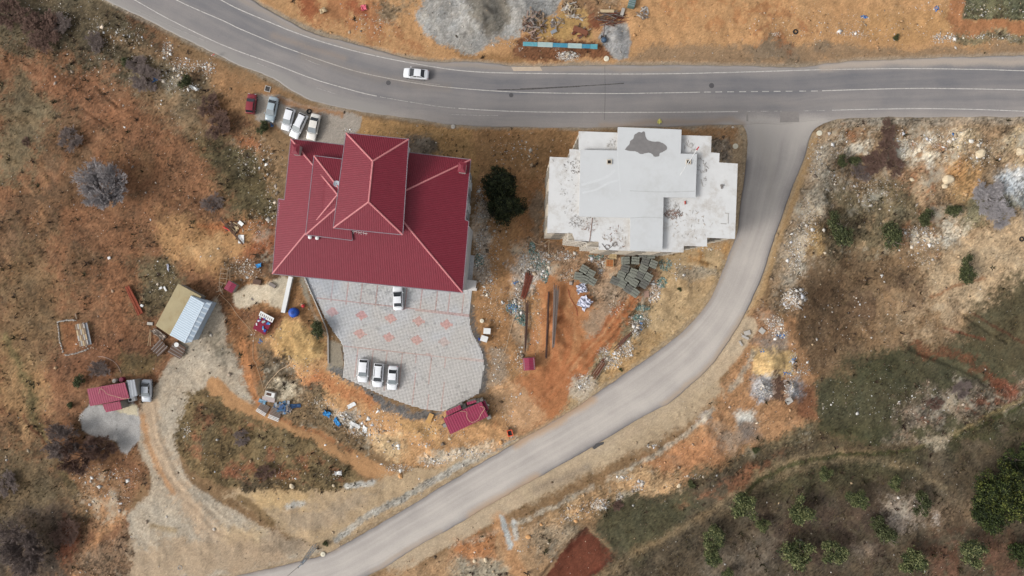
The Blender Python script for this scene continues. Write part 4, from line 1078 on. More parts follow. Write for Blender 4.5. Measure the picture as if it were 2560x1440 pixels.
def capline(name, a, b, parent, w_=.28, h=.07, m=None):
    a = np.array(a); b = np.array(b)
    d = b - a; L_ = np.linalg.norm(d); d2 = d[:2] / np.hypot(*d[:2]); n_ = np.array([-d2[1], d2[0]])
    mb = MB(); vs = []
    for p in (a, b):
        for s_, dz in ((-w_ / 2, -.03), (-w_ * .25, h), (w_ * .25, h), (w_ / 2, -.03)):
            vs.append((p[0] + n_[0] * s_, p[1] + n_[1] * s_, p[2] + dz + .03))
    mb.add(vs, [(0, 1, 5, 4), (1, 2, 6, 5), (2, 3, 7, 6), (0, 3, 2, 1), (4, 5, 6, 7)])
    return mb.build(name, m or m_cap, parent)
def gutter(a, b, parent, name="gutter", r=.075, m=None):
    mb = MB(); mb.tube([(a[0], a[1], a[2] - .02), (b[0], b[1], b[2] - .02)], r, 6)
    return mb.build(name, m or m_gutter, parent)

red = thing("apartment_house", "large house with a wine red ribbed hip roof in stepped tiers above the paved yard", "house", (0, 0, 0))
# lower roof
TL, TR, BR_, BL_ = (727, 347), (1177, 399), (1153, 735), (678, 682)
ZL = 14.0
mid = (930, 540)
pT = plane_eave(TL, TR, ZL, .40, mid)
pR = plane_eave(TR, (1163, 550), ZL, .27, mid)
pL = plane_eave(TL, (711, 499), ZL, .36, mid)
br = onpl(pR, *BR_); bl = onpl(pL, *BL_)
pB = plane_eave(BL_, BR_, (br[2] + bl[2]) / 2, .27, mid)
br = meet2(pR, pB, *BR_); bl = meet2(pL, pB, *BL_)
tl = meet2(pL, pT, *TL); tr = meet2(pT, pR, *TR)
apL = meet(pL, pT, pB); apR = meet(pR, pT, pB)
if apL[0] < apR[0]:
    A1, A2 = apL, apR
    lowT = [tl, tr, A2, A1]; lowB = [bl, br, A2, A1]; lowL = [tl, onpl(pL, 711, 499), onpl(pL, 696, 497), bl, A1]; lowR = [tr, onpl(pR, 1163, 550), onpl(pR, 1172, 553), br, A2]
else:
    A1 = meet(pL, pR, pT); A2 = meet(pL, pR, pB)
    lowT = [tl, tr, A1]; lowB = [bl, br, A2]; lowL = [tl, onpl(pL, 711, 499), onpl(pL, 696, 497), bl, A2, A1]; lowR = [tr, onpl(pR, 1163, 550), onpl(pR, 1172, 553), br, A2, A1]
for pts_, pl_ in ((lowT, pT), (lowB, pB), (lowL, pL), (lowR, pR)):
    sheet("roof_slope", pts_, pl_, red)
capline("hip_cap", tl, A1, red); capline("hip_cap", tr, lowT[2], red)
capline("hip_cap", bl, lowB[-1], red); capline("hip_cap", br, lowB[2], red)
capline("ridge_cap", A1, A2, red)
for q_ in (lowT[:2], lowB[:2], lowL[:2], lowL[1:3], lowL[2:4], lowR[:2], lowR[1:3], lowR[2:4]):
    gutter(q_[0], q_[1], red)
def hip4(c, z0, pitches, parent, caps=(0, 1, 2, 3), eave_walls=None):
    """c: TL, TR, BR, BL photo pixels at z0; pitches T, R, B, L"""
    m_ = tuple(np.mean(np.array(c), 0))
    t = plane_eave(c[0], c[1], z0, pitches[0], m_); r = plane_eave(c[1], c[2], z0, pitches[1], m_)
    b = plane_eave(c[3], c[2], z0, pitches[2], m_); l = plane_eave(c[0], c[3], z0, pitches[3], m_)
    q_ = [P(*k, z0) for k in c]
    a1, a2 = meet(l, r, t), meet(l, r, b)
    if a1[1] > a2[1]:
        pol = [[q_[0], q_[1], a1], [q_[1], q_[2], a2, a1], [q_[2], q_[3], a2], [q_[3], q_[0], a1, a2]]
        tops = [a1, a1, a2, a2]; ridge = (a1, a2)
    else:
        b1, b2 = meet(l, t, b), meet(r, t, b)
        pol = [[q_[0], q_[1], b2, b1], [q_[1], q_[2], b2], [q_[2], q_[3], b1, b2], [q_[3], q_[0], b1]]
        tops = [b1, b2, b2, b1]; ridge = (b1, b2)
    for pp_, pl_ in zip(pol, (t, r, b, l)):
        sheet("roof_slope", pp_, pl_, parent)
    for k in range(4):
        if k in caps: capline("hip_cap", q_[k], tops[k], parent)
        gutter(q_[k], q_[(k + 1) % 4], parent)
    capline("ridge_cap", *ridge, parent)
    return q_
# middle tier, then the tall top tier
ZM, ZU = 15.9, 17.6
mq = hip4([(785, 389), (884, 401), (881, 601), (764, 587)], ZM, (.24, 3.0, .24, .24), red, caps=(0, 3))
uq = hip4([(865, 332), (1022, 348), (1007, 587), (833, 570)], ZU, (.36, .30, .36, .30), red)
def inset(q_, d):
    c_ = np.mean([p[:2] for p in q_], 0); out = []
    for p in q_:
        v = np.array(p[:2]) - c_; L_ = np.hypot(*v)
        out.append(tuple(c_ + v * (L_ - d * 1.4) / L_))
    return out
mb = MB(); mb.prism(inset(uq, .5), 13.0, ZU - .08); mb.build("upper_wall", m_facade, red)
mb = MB(); mb.prism(inset(mq, .5), 13.0, ZM - .08); mb.build("middle_wall", m_facade, red)
# extra floor that carries the top tier down to the road side
foot = inset([tl, tr, br, bl], .55)
mb = MB(); mb.prism(foot, -1.5, ZL - .42); body_ = mb.build("wall", m_facade, red)
# bays on the west and east side
for pts_ in ([(711, 499), (696, 498), (680, 680), (712, 684)], [(1163, 551), (1171, 554), (1152, 732), (1130, 730)]):
    q_ = [P(a, b, ZL)[:2] for a, b in pts_]
    c_ = np.mean(q_, 0)
    mb = MB(); mb.prism([tuple(c_ + (np.array(p) - c_) * .93) for p in q_], -1.45, ZL - .3); mb.build("bay_wall", m_facade, red)

def facade(p0, p1, z0, floors, n, parent, fh=3.3, ww=1.3, wh=1.5, joints=True, wname="window", glass=None, out=None, fm=None):
    """windows set along the wall p0-p1 (outside on the right-hand side of the direction)"""
    a = np.array(p0[:2]); b = np.array(p1[:2]); d = b - a; L_ = np.hypot(*d); d /= L_
    nr = np.array([d[1], -d[0]]); rz = math.atan2(d[1], d[0])
    fmesh = facade.cache.get((ww, wh, fm.name if fm else ''))
    if not fmesh:
        m1 = MB()
        t = .09
        m1.box((0, 0, wh / 2 - t / 2), (ww, .12, t)).box((0, 0, -wh / 2 + t / 2), (ww, .12, t)).box((-ww / 2 + t / 2, 0, 0), (t, .12, wh - 2 * t)).box((ww / 2 - t / 2, 0, 0), (t, .12, wh - 2 * t)).box((0, 0, 0), (.06, .10, wh - 2 * t))
        m1.box((0, -.06, -wh / 2 - .04), (ww + .16, .26, .06))
        m2 = MB(); m2.box((0, .01, 0), (ww - 2 * t, .05, wh - 2 * t))
        fmesh = (m1.mesh("window", fm or m_frame), m2.mesh("pane", glass or m_glass))
        facade.cache[(ww, wh, fm.name if fm else '')] = fmesh
    for f in range(floors):
        for k in range(n):
            t = (k + .5) / n
            p = a + d * L_ * t + nr * .02
            o = link(wname, fmesh[0], parent)
            o.location = (p[0], p[1], z0 + f * fh + 1.75); o.rotation_euler = (0, 0, rz)
            link("pane", fmesh[1], o)
    if joints:
        for f in range(1, floors):
            m1 = MB(); c_ = (a + b) / 2 + nr * .02
            m1.box((c_[0], c_[1], z0 + f * fh), (L_, .10, .16), rz); m1.build("floor_band", m_band, parent)
        for k in range(1, n):
            p = a + d * L_ * k / n + nr * .015
            m1 = MB(); m1.box((p[0], p[1], z0 + floors * fh / 2), (.12, .08, floors * fh - .2), rz); m1.build("pilaster", m_band, parent)
facade.cache = {}
f4 = foot          # TL, TR, BR, BL
facade(f4[3], f4[2], 0, 4, 10, red)       # south
facade(f4[2], f4[1], 0, 4, 5, red)        # east
facade(f4[1], f4[0], 0, 4, 8, red)        # north
facade(f4[0], f4[3], 0, 4, 6, red)        # west
# chimneys with little red caps
m_chim = mat("chimney_render", (176, 160, 158), .9, .1, 3)
for a, b_ in ((738, 373), (1155, 418)):
    x, y, z = P(a, b_, 16.3)
    mb = MB(); mb.box((x, y, 15.2), (1.05, 1.35, 2.0), ang * 0 - .11); ch = mb.build("chimney", m_chim, red)
    mb = MB(); mb.box((x, y, 16.25), (1.25, 1.6, .14), -.11); mb.box((x, y, 16.42), (1.1, 1.45, .2), -.11, taper=.35); mb.build("chimney_cap", m_roof, ch)
m_white = mat("white_plastic", (226, 226, 224), .5, .05)
for a, b_ in ((775, 593), (793, 595)):
    x, y, z = P(a, b_, 15.7)
    mb = MB(); mb.lathe((x, y, 14.7), [(.16, 0), (.16, .9), (.3, .95), (.3, 1.1), (.1, 1.2)], 10); mb.build("vent_pipe", m_white, red)
# satellite dish
dish = thing("satellite_dish", "small pale satellite dish standing on the west slope of the red tiered roof", "dish", P(841, 458, 16.6)); dish.location.z = 15.9
mb = MB(); mb.tube([(0, 0, 0), (0, 0, 1.0), (.15, -.1, 1.2)], .04, 6); mb.build("mast", m_gutter, dish)
mb = MB(); mb.lathe((0, 0, 0), [(.05, 0), (.3, .05), (.5, .16), (.52, .18), (.3, .09), (.05, .04)], 16); o_ = mb.build("reflector", mat("dish_paint", (196, 204, 212), .4, .05), dish); o_.location = (.15, -.1, 1.15); o_.rotation_euler = (R(28), R(15), 0)
mb = MB(); mb.tube([(.15, -.1, 1.2), (.25, -.3, 1.6)], .02, 5); mb.build("feed_arm", m_gutter, dish)
aerial = thing("roof_aerial", "white metal aerial frame at the foot of the tallest red roof tier, south side", "aerial", P(900, 583, 16.4)); aerial.location.z = 15.6
mb = MB(); mb.tube([(0, 0, -.3), (0, 0, 1.1)], .04, 6); mb.build("mast", m_white, aerial)
mb = MB(); mb.tube([(-1.1, .3, 1.05), (1.2, -.1, 1.05)], .03, 5)
for k in range(6): mb.tube([(-.9 + k * .38, .26 - k * .06 - .3, 1.07), (-.9 + k * .38, .26 - k * .06 + .3, 1.07)], .018, 4)
mb.build("yagi", m_white, aerial)
# white south-east annex steps under the east eave
mb = MB()
x, y, z = P(1177, 710, 0)
mb.box((x, y, .45), (2.0, 1.4, 1.0), -.11); mb.box((x + .1, y - .9, .22), (2.0, .5, .5), -.11)
tag(mb.build("white_steps", mat("white_tile", (214, 210, 206), .6, .15, 8)), "small white tiled stair block at the south-east corner of the red roofed house", "steps")

# ------------------------------------------------------------------ unfinished white house
wh = thing("unfinished_house", "unfinished white concrete house with two stepped flat roof slabs beside the curved road", "house")
m_slab = mat("white_screed", (214, 214, 213), .9, .06, .5, .15, 10, dirt=(172, 162, 150), dirt_amt=.9, dscale=.30)
m_slab2 = mat("grey_white_screed", (204, 206, 207), .9, .035, .35, .1, 12, dirt=(186, 186, 184), dirt_amt=.7, dscale=.15)
m_bwall = mat("beige_blockwork", (204, 194, 178), .9, .12, 1.5, .4, 8, dirt=(150, 132, 112), dirt_amt=.4)
ZW, ZW2 = 14.0, 14.9
WH_UP = [(1451, 374.5), (1542.5, 376), (1545, 317.5), (1704, 324), (1702, 384), (1742.5, 385), (1739, 494.5), (1659, 493), (1656, 626), (1575, 626), (1575.5, 544.5), (1447.5, 541)]
def wp(poly, z): return [P(a, b, z)[:2] for a, b in poly]
low = wp(WH_LOW, ZW)
mb = MB(); mb.prism(low, ZW - .3, ZW); mb.build("lower_roof_slab", m_slab, wh)
def shrink(poly, d):
    poly = [np.array(p) for p in poly]
    if not _ccw(poly): poly = poly[::-1]
    n = len(poly); out = []
    for i in range(n):
        a, b, c = poly[i - 1], poly[i], poly[(i + 1) % n]
        d1 = (b - a) / max(np.hypot(*(b - a)), 1e-6); d2 = (c - b) / max(np.hypot(*(c - b)), 1e-6)
        n1 = np.array([-d1[1], d1[0]]); n2 = np.array([-d2[1], d2[0]])
        k = 1 + n1 @ n2
        out.append(tuple(b + (n1 + n2) * d / max(k, .3)))
    return out
lw = shrink(low, .12)
mb = MB(); mb.prism(lw, -1.0, ZW - .303); mb.build("wall", m_bwall, wh)
up_ = wp(WH_UP, ZW2)
mb = MB(); mb.prism(up_, ZW2 - .28, ZW2); mb.build("upper_roof_slab", m_slab2, wh)
mb = MB(); mb.prism(shrink(up_, .22), ZW + .003, ZW2 - .283); mb.build("upper_wall", m_bwall, wh)
# wide empty window openings with blind frames
m_open = mat("dark_opening", (46, 42, 40), .9, .2)
m_raw = mat("raw_frame", (150, 142, 130), .8, .1)
n = len(lw)
for i in range(n):
    a, b = np.array(lw[i]), np.array(lw[(i + 1) % n])
    L_ = np.hypot(*(b - a))
    if L_ < 2.2: continue
    facade(a, b, .2, 4, max(1, int(L_ / 3.2)), wh, fh=3.35, ww=1.7, wh=1.7, joints=False, wname="window", glass=m_open, fm=m_raw)
# floor edges
for f in range(1, 4):
    mb = MB(); mb.prism(shrink(low, .06), .2 + f * 3.35 - .12, .2 + f * 3.35 + .08); mb.build("floor_slab", m_bwall, wh)
# south-west balconies
m_rail = mat("pale_balusters", (208, 200, 188), .8, .08)
for f in range(1, 5):
    z = f * 3.3 - .1
    q_ = [P(a, b, 14)[:2] for a, b in ((1431, 583.5), (1437, 602.5), (1497, 604.5), (1497, 619), (1466, 617.5), (1465.5, 606.5), (1419, 601.5), (1420, 583))]
    mb = MB(); mb.prism(q_, z - .1, z + .1); bal = mb.build("balcony", m_bwall, wh)
    mb = MB()
    for a, b in zip(q_[3:7], q_[4:8]):
        a, b = np.array(a), np.array(b); L_ = np.hypot(*(b - a))
        c_ = (a + b) / 2
        mb.box((c_[0], c_[1], z + 1.08), (L_, .12, .08), math.atan2(*(b - a)[::-1]))
        for t in np.linspace(.05, .95, max(2, int(L_ / .35))):
            p = a + (b - a) * t
            mb.box((p[0], p[1], z + .57), (.12, .12, .94))
    mb.build("railing", m_rail, bal)
# shafts through the upper slab
for a, b_ in ((1523, 405), (1721, 405)):
    x, y, z = P(a, b_, ZW2)
    mb = MB()
    for sx, sy, dx_, dy_ in ((-.32, 0, .12, .76), (.32, 0, .12, .76), (0, -.32, .52, .12), (0, .32, .52, .12)):
        mb.box((x + sx, y + sy, ZW2 + .1), (dx_, dy_, .2))
    sh_ = mb.build("chimney_shaft", m_bwall, wh)
    mb = MB(); mb.box((x, y, ZW2 + .03), (.52, .52, .06)); mb.build("shaft_opening", m_open, sh_)
# damp unfinished screed on the upper slab
WET = [(1562, 374), (1567, 368), (1573, 361), (1576, 352), (1583, 347), (1586, 337), (1592, 333), (1597, 330), (1604, 331), (1609, 328), (1613, 332), (1614, 340), (1617, 347), (1622, 351), (1634, 354),
       (1645, 354), (1655, 357), (1663, 362), (1668, 369), (1665, 375), (1656, 380), (1650, 383), (1648, 389), (1642, 392), (1635, 391), (1632, 387), (1627, 383), (1618, 382), (1610, 384), (1601, 385), (1594, 380), (1584, 378), (1572, 377)]
wr = resample(WET + [WET[0]], 140)[:-1]
wr = [(a + random.uniform(-.45, .45), b + random.uniform(-.45, .45)) for i, (a, b) in enumerate(wr)]
mb = MB(); mb.prism(wp(wr, ZW2 + .01), ZW2 - .01, ZW2 + .012); mb.build("damp_patch", mat("damp_screed", (126, 123, 122), .75, .16, 1.2, .2), wh, "dark grey patch of damp cement on the upper slab")
# pour joints and smears of screed across the upper slab
m_smear = mat("pale_screed_smear", (209, 211, 212), .9, .05, 1)
m_joint = mat("slab_pour_joint", (182, 183, 183), .9, .1, 2)
def slab_strip(name, pts, w_, m, z):
    p = resample(pts, 24); p = np.array([P(a, b, ZW2)[:2] for a, b in p]); t = np.gradient(p, axis=0); t /= np.hypot(t[:, 0], t[:, 1])[:, None]
    n_ = np.c_[-t[:, 1], t[:, 0]] * (w_ / 2 * (.7 + .6 * np.random.default_rng(4).random(24)))[:, None]
    mb = MB()
    for i in range(23): mb.add([(*(p[i] + n_[i]), z), (*(p[i] - n_[i]), z), (*(p[i + 1] - n_[i + 1]), z), (*(p[i + 1] + n_[i + 1]), z)], [(0, 3, 2, 1)] if (t[0][0] * 0 + 1) > 2 else [(0, 1, 2, 3)])
    return mb.build(name, m, wh)
slab_strip("screed_smear", [(1454, 462), (1490, 452), (1520, 440), (1538, 424)], .35, m_smear, ZW2 + .004)
slab_strip("screed_smear", [(1456, 482), (1490, 474), (1520, 458), (1548, 450)], .28, m_smear, ZW2 + .004)
slab_strip("pour_joint", [(1544, 380), (1546, 420), (1551, 480)], .16, m_smear, ZW2 + .006)
slab_strip("pour_joint", [(1576, 545), (1615, 543), (1657, 545)], .1, m_joint, ZW2 + .005)
slab_strip("pour_joint", [(1575, 477), (1660, 480), (1738, 478)], .1, m_joint, ZW2 + .005)
# scatter of site rubbish on the lower roof
m_rub = [mat("site_dust", (172, 168, 162), .9, .2), mat("rust_scrap", (138, 104, 88), .9, .2), mat("board_offcut", (176, 162, 144), .85, .2), mat("dark_scrap", (128, 122, 118), .9, .2)]
rs_ = random.Random(5)
def roof_rub(name, cx, cy, rx, ry, n_, z, ms, parent, lo=.08, hi=.45):
    for mi in range(len(ms)):
        mb = MB()
        for _ in range(n_ // len(ms)):
            a = rs_.uniform(0, 6.28); rr_ = math.sqrt(rs_.random())
            x, y, _z = P(cx + rx * rr_ * math.cos(a), cy + ry * rr_ * math.sin(a), z)
            mb.box((x, y, z + .03), (rs_.uniform(lo, hi), rs_.uniform(.03, .08), rs_.uniform(.02, .05)), rs_.uniform(0, 3.1))
        o = mb.build(name, ms[mi], parent); o['kind'] = 'stuff'
roof_rub("scrap", 1440, 415, 14, 18, 40, ZW, [m_rub[0], m_rub[3]], wh, hi=.4)
roof_rub("scrap", 1438, 555, 16, 18, 70, ZW, [m_rub[0], m_rub[3]], wh, hi=.35)
roof_rub("scrap", 1475, 563, 24, 20, 50, ZW, [m_rub[0], m_rub[1]], wh, hi=.4)
roof_rub("scrap", 1682, 535, 24, 12, 100, ZW, [m_rub[1], m_rub[3]], wh, hi=.8)
roof_rub("scrap", 1680, 515, 20, 14, 40, ZW, [m_rub[0]], wh, hi=.4)
roof_rub("scrap", 1720, 560, 60, 40, 60, ZW, [m_rub[0], m_rub[2]], wh, hi=.5)
roof_rub("scrap", 1540, 595, 30, 30, 60, ZW, [m_rub[0], m_rub[1], m_rub[2]], wh, hi=.5)
roof_rub("scrap", 1420, 470, 24, 70, 50, ZW, [m_rub[0], m_rub[3]], wh, hi=.4)
roof_rub("scrap", 1755, 430, 16, 40, 40, ZW, [m_rub[0], m_rub[3]], wh, hi=.5)
roof_rub("scrap", 1728, 365, 18, 14, 24, ZW, [m_rub[0]], wh, hi=.5)
roof_rub("scrap", 1530, 362, 12, 14, 24, ZW, [m_rub[0]], wh, hi=.4)
# loose things lying on the white roof
def lying_bar(name, label, cat, p0, p1, z, r, m, n_=6):
    a, b = P(*p0, z), P(*p1, z)
    mb = MB(); mb.tube([(a[0], a[1], z + r), (b[0], b[1], z + r)], r, n_)
    return tag(mb.build(name, m), label, cat)
pole = thing("painted_pole", "long red and white pole lying across the edge of the upper white slab", "pole")
a_, b_2 = np.array(P(1747, 367, 17.1)), np.array(P(1700, 438, 17.0))
m_red = mat("bright_red_paint", (196, 52, 60), .5, .08)
mb = MB(); c_ = a_ + (b_2 - a_) * .12; mb.tube([tuple(a_), tuple(c_)], .09, 8); mb.build("red_end", m_red, pole)
mb = MB(); mb.tube([tuple(c_), tuple(b_2)], [.07, .06], 8); mb.build("shaft", m_white, pole)
lying_bar("red_cylinder", "short red gas bottle lying on the lower white roof", "bottle", (1712.5, 503), (1712.5, 511), ZW, .13, mat("dull_red", (170, 74, 62), .5, .1), 10)
hp = []
for t in np.linspace(0, 1, 70):
    hp.append((1502 + 42 * t + 9 * math.sin(t * 15), 612 + 9 * math.cos(t * 12) * (1 if t > .3 else .5)))
mb = MB(); mb.tube([(*P(a, b, ZW)[:2], ZW + .05) for a, b in resample([(1505, 609), (1513, 620), (1518, 625), (1524, 618), (1517, 612), (1512, 617), (1520, 622), (1532, 613), (1538, 605), (1542, 609), (1537, 616), (1530, 613), (1533, 607)], 60)], .05, 5)
tag(mb.build("hose", m_rub[3]), "dark hose coiled in loops on the south edge of the lower white roof", "hose")
lying_bar("steel_pipe", "thin rusty pipe lying upright across the scrap on the lower white roof", "pipe", (1481, 545), (1474, 603), ZW, .05, m_rub[1])
mb = MB()
for p0, p1 in (((1505, 592), (1511, 600)), ((1820, 533), (1820, 559)), ((1812, 533), (1822, 534)), ((1802, 559), (1816, 560)), ((1757, 407), (1772, 422)), ((1766, 405), (1760, 415)), ((1752, 448), (1757, 466)), ((1380, 398), (1385, 405))):
    a, b = P(*p0, ZW), P(*p1, ZW); mb.tube([(a[0], a[1], ZW + .03), (b[0], b[1], ZW + .03)], .05, 4)
o = mb.build("batten", m_rub[0], wh); o['kind'] = 'stuff'
mb = MB(); x, y, z = P(1804, 464, ZW); mb.box((x, y, ZW + .12), (.45, .3, .24)); mb.box((x, y - .35, ZW + .08), (.25, .3, .16)); tag(mb.build("metal_box", m_rub[3]), "small dark metal box standing alone on the east part of the white roof", "box")

# ------------------------------------------------------------------ sheds
def shed_roof(name, corners, z0, z1, ridge_dir, parent, m, mr, rib=.45):
    gz = G(*np.mean(np.array(corners), 0))[2]
    z0 += gz; z1 += gz
    """mono-pitch sheet: corners TL TR BR BL, first two at z1 (high side), last two at z0"""
    a, b = P(*corners[0], z1), P(*corners[1], z1); c, d = P(*corners[2], z0), P(*corners[3], z0)
    A_ = np.array([a, b, d]); 
    nrm = np.cross(A_[1] - A_[0], A_[2] - A_[0]); 
    if nrm[2] < 0: nrm = -nrm
    g = -nrm[:2] / nrm[2]; pitch = np.hypot(*g)
    pl = (np.array(d[:2]), g / max(pitch, 1e-6), d[2], pitch)
    pts = [(p[0], p[1], pz(pl, p[0], p[1])) for p in (a, b, c, d)]
    sheet(name, pts, pl, parent, rib=rib, m=m, mr=mr, th=.05)
    return pts
m_mag = mat("magenta_red_sheet", (146, 48, 76), .5, .10, 2, dirt=(136, 84, 84), dirt_amt=.6); m_magr = mat("magenta_red_rib", (158, 62, 90), .5, .05)
m_ply = mat("grey_board_wall", (150, 146, 140), .85, .15, 2)
def walls(pts, g, d, m, parent, name="wall"):
    c_ = np.mean([p[:2] for p in pts], 0)
    q_ = [tuple(c_ + (np.array(p[:2]) - c_) * d) for p in pts]
    tops = [p[2] - .07 for p in pts]
    mb = MB(); mb.prism(q_, g, tops) if _ccw(q_) else mb.prism(q_[::-1], g, tops[::-1])
    return mb.build(name, m, parent)
s1 = thing("corrugated_shed", "magenta corrugated shed with two small lean-tos at the paved yard's lower corner", "shed")
pts = shed_roof("roof", [(1108, 1046), (1204, 1004), (1221, 1041), (1126, 1086)], 2.6, 3.0, None, s1, m_mag, m_magr)
walls(pts, -1, .93, m_ply, s1)
pts = shed_roof("lean_to_roof", [(1114, 1029), (1150, 1012), (1154, 1023), (1117, 1040)], 2.5, 2.35, None, s1, m_mag, m_magr)
walls(pts, -1, .9, m_ply, s1, "lean_to_wall")
pts = shed_roof("lean_to_roof", [(1166, 1006), (1189, 1000), (1192, 1005), (1169, 1013)], 2.5, 2.4, None, s1, m_mag, m_magr)
walls(pts, -1, .9, m_ply, s1, "lean_to_wall")
pts = shed_roof("side_roof", [(1206, 1004), (1212, 1001), (1222, 1024), (1215, 1027)], 2.0, 2.1, None, s1, mat("dark_magenta_sheet", (128, 36, 64), .5, .1), m_magr)
walls(pts, -1, .9, m_ply, s1, "side_wall")
mb = MB()
for a, b_ in ((1152, 1012), (1160, 1016), (1195, 1003), (1203, 1001), (1113, 1063), (1222, 1043)):
    x, y, z = P(a, b_, 1.2); mb.box((x, y, .7), (.7, .6, 1.6), .4)
mb.build("porch_block", m_ply, s1)

s2 = thing("west_shed", "long magenta roofed shed with a grey sheet end, above the grey concrete apron", "shed")
pts = shed_roof("roof", [(217.5, 972.5), (312, 956), (324, 996), (226, 1015.5)], 2.6, 3.0, None, s2, m_mag, m_magr, .4)
walls(pts, -4.5, .94, m_ply, s2)
m_gsh = mat("grey_metal_sheet", (148, 152, 158), .5, .08, 2); m_gshr = mat("grey_metal_rib", (170, 174, 180), .5, .05)
pts = shed_roof("end_roof", [(316, 951), (336, 949), (344, 989), (326, 995)], 2.5, 2.7, None, s2, m_gsh, m_gshr, .5)
walls(pts, -4.5, .92, m_ply, s2, "end_wall")
pts = shed_roof("porch_roof", [(256, 1011), (300, 1003), (305, 1023), (265, 1031)], 2.3, 2.5, None, s2, m_mag, m_magr, .4)
walls(pts, -4.5, .9, m_ply, s2, "porch_wall")

ct = thing("cream_container_house", "hut with a light blue gabled metal roof joined to a cream flat roofed room", "hut")
gz_ = G(470, 790)[2]
zg = 2.5 + gz_
m_cream = mat("cream_roof_felt", (176, 162, 128), .9, .10, .8, .3, 6, dirt=(150, 122, 78), dirt_amt=.6, dscale=.5)
q_ = [P(a, b, zg)[:2] for a, b in ((445, 709), (503, 741), (430, 842), (389, 814))]
mb = MB(); mb.prism(q_, zg - .12, zg); mb.build("flat_roof", m_cream, ct)
mb = MB(); mb.prism(shrink(q_, .15), -2, zg - .123); mb.build("annex_wall", m_ply, ct)
m_ltb = mat("light_blue_sheet", (184, 200, 214), .45, .04, 2); m_ltbr = mat("light_blue_rib", (206, 218, 228), .45, .03)
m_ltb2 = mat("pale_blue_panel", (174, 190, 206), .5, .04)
zr, ze = 3.05 + gz_, 2.8 + gz_
W = [P(477.5, 739, ze), P(424, 837.5, ze)]; Rg = [P(511, 757.5, zr), P(462, 857.5, zr)]; E = [P(530, 756, ze - .05), P(479, 855, ze - .05)]
g0 = P(492, 735, ze)
def free_sheet(name, pts, parent, m, mr, rib):
    A_ = np.array(pts[:3]); nrm = np.cross(A_[1] - A_[0], A_[2] - A_[0])
    if nrm[2] < 0: nrm = -nrm
    g = -nrm[:2] / nrm[2]; pitch = np.hypot(*g); pl = (np.array(pts[0][:2]), g / pitch, pts[0][2], pitch)
    pp_ = [(p[0], p[1], pz(pl, p[0], p[1])) for p in pts]
    sheet(name, pp_, pl, parent, rib=rib, m=m, mr=mr, th=.05)
free_sheet("roof_slope", [W[0], W[1], Rg[1], Rg[0]], ct, m_ltb, m_ltbr, .38)
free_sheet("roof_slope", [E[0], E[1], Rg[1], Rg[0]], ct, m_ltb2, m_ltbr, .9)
q_ = [W[0], W[1], E[1], E[0]]
mb = MB(); mb.prism([p[:2] for p in shrink([p[:2] for p in q_], .2)], -2.5, 2.6 + gz_); mb.build("wall", m_ltb2, ct)
mb = MB()
mb.add([W[0], E[0], Rg[0], (W[0][0], W[0][1], ze - .3), (E[0][0], E[0][1], ze - .5), W[1], E[1], Rg[1], (W[1][0], W[1][1], ze - .3), (E[1][0], E[1][1], ze - .5)], [(3, 4, 1, 2, 0), (8, 5, 7, 6, 9)]); mb.build("gable", m_ltb2, ct)
mb = MB(); mb.tube([(Rg[0][0], Rg[0][1], zr + .02), (Rg[1][0], Rg[1][1], zr + .02)], .09, 6); mb.build("ridge_cap", m_ltbr, ct)
# the small huts
def hut(name, label, c, w_, d_, h, rz, m, mr, g=0.0, wm=None, cat="hut"):
    x, y, z = G(*c)
    t = thing(name, label, cat, (x, y, z), rz)
    mb = MB(); mb.box((0, 0, h / 2 - .3), (w_ * .9, d_ * .9, h + .6)); mb.build("wall", wm or m_ply, t)
    for s_ in (-1, 1):
        mb = MB(); mb.box((s_ * w_ / 4, 0, h + .12), (w_ / 2 + .02, d_, .06)); 
        mb.v = [(p[0], p[1], p[2] - (abs(p[0])) * .18) for p in mb.v]
        o = mb.build("roof_sheet", m, t)
        rb = MB()
        for k in np.arange(-d_ / 2 + .15, d_ / 2, .3):
            rb.box((s_ * w_ / 4, k, h + .17), (w_ / 2, .06, .05))
        rb.v = [(p[0], p[1], p[2] - (abs(p[0])) * .18) for p in rb.v]
        r = rb.build("rib", mr, o); r['kind'] = 'stuff'
    return t
hut("small_hut", "tiny magenta roofed hut standing alone at the foot of the long rebar strips", (1322, 907), 2.1, 2.2, 1.9, R(4), m_mag, m_magr)
hut("small_hut", "tiny magenta roofed hut on the pale concrete pad west of the large house", (585, 717), 1.6, 1.7, 1.6, R(-30), m_mag, m_magr)

# ------------------------------------------------------------------ cars
m_rub_t = mat("tyre_rubber", (44, 43, 43), .85, .1)
m_rim = mat("wheel_rim", (176, 178, 180), .35, .05, metal=.6)
m_cglass = mat("tinted_glass", (34, 38, 44), .08, .1, .8, spec=.8)
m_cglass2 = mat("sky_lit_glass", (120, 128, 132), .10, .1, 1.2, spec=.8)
m_lamp = mat("headlamp_glass", (208, 212, 216), .15, .05, spec=.7)
m_tail = mat("tail_lamp", (150, 30, 34), .2, .05, spec=.6)
m_trim = mat("black_trim", (40, 40, 42), .6, .1)
def paintm(name, rgb, dirt=(170, 160, 150)):
    return mat(name, rgb, .3, .025, 1.5, dirt=dirt, dirt_amt=.16, dscale=2.5, spec=.5, coat=.4)
cp_white = paintm("white_car_paint", (238, 240, 244)); cp_ivory = paintm("ivory_car_paint", (232, 228, 220)); cp_silver = paintm("silver_car_paint", (198, 204, 212)); cp_blue = paintm("pale_blue_grey_car_paint", (166, 180, 188))
cp_red = paintm("dark_red_car_paint", (134, 36, 48), (120, 60, 60))
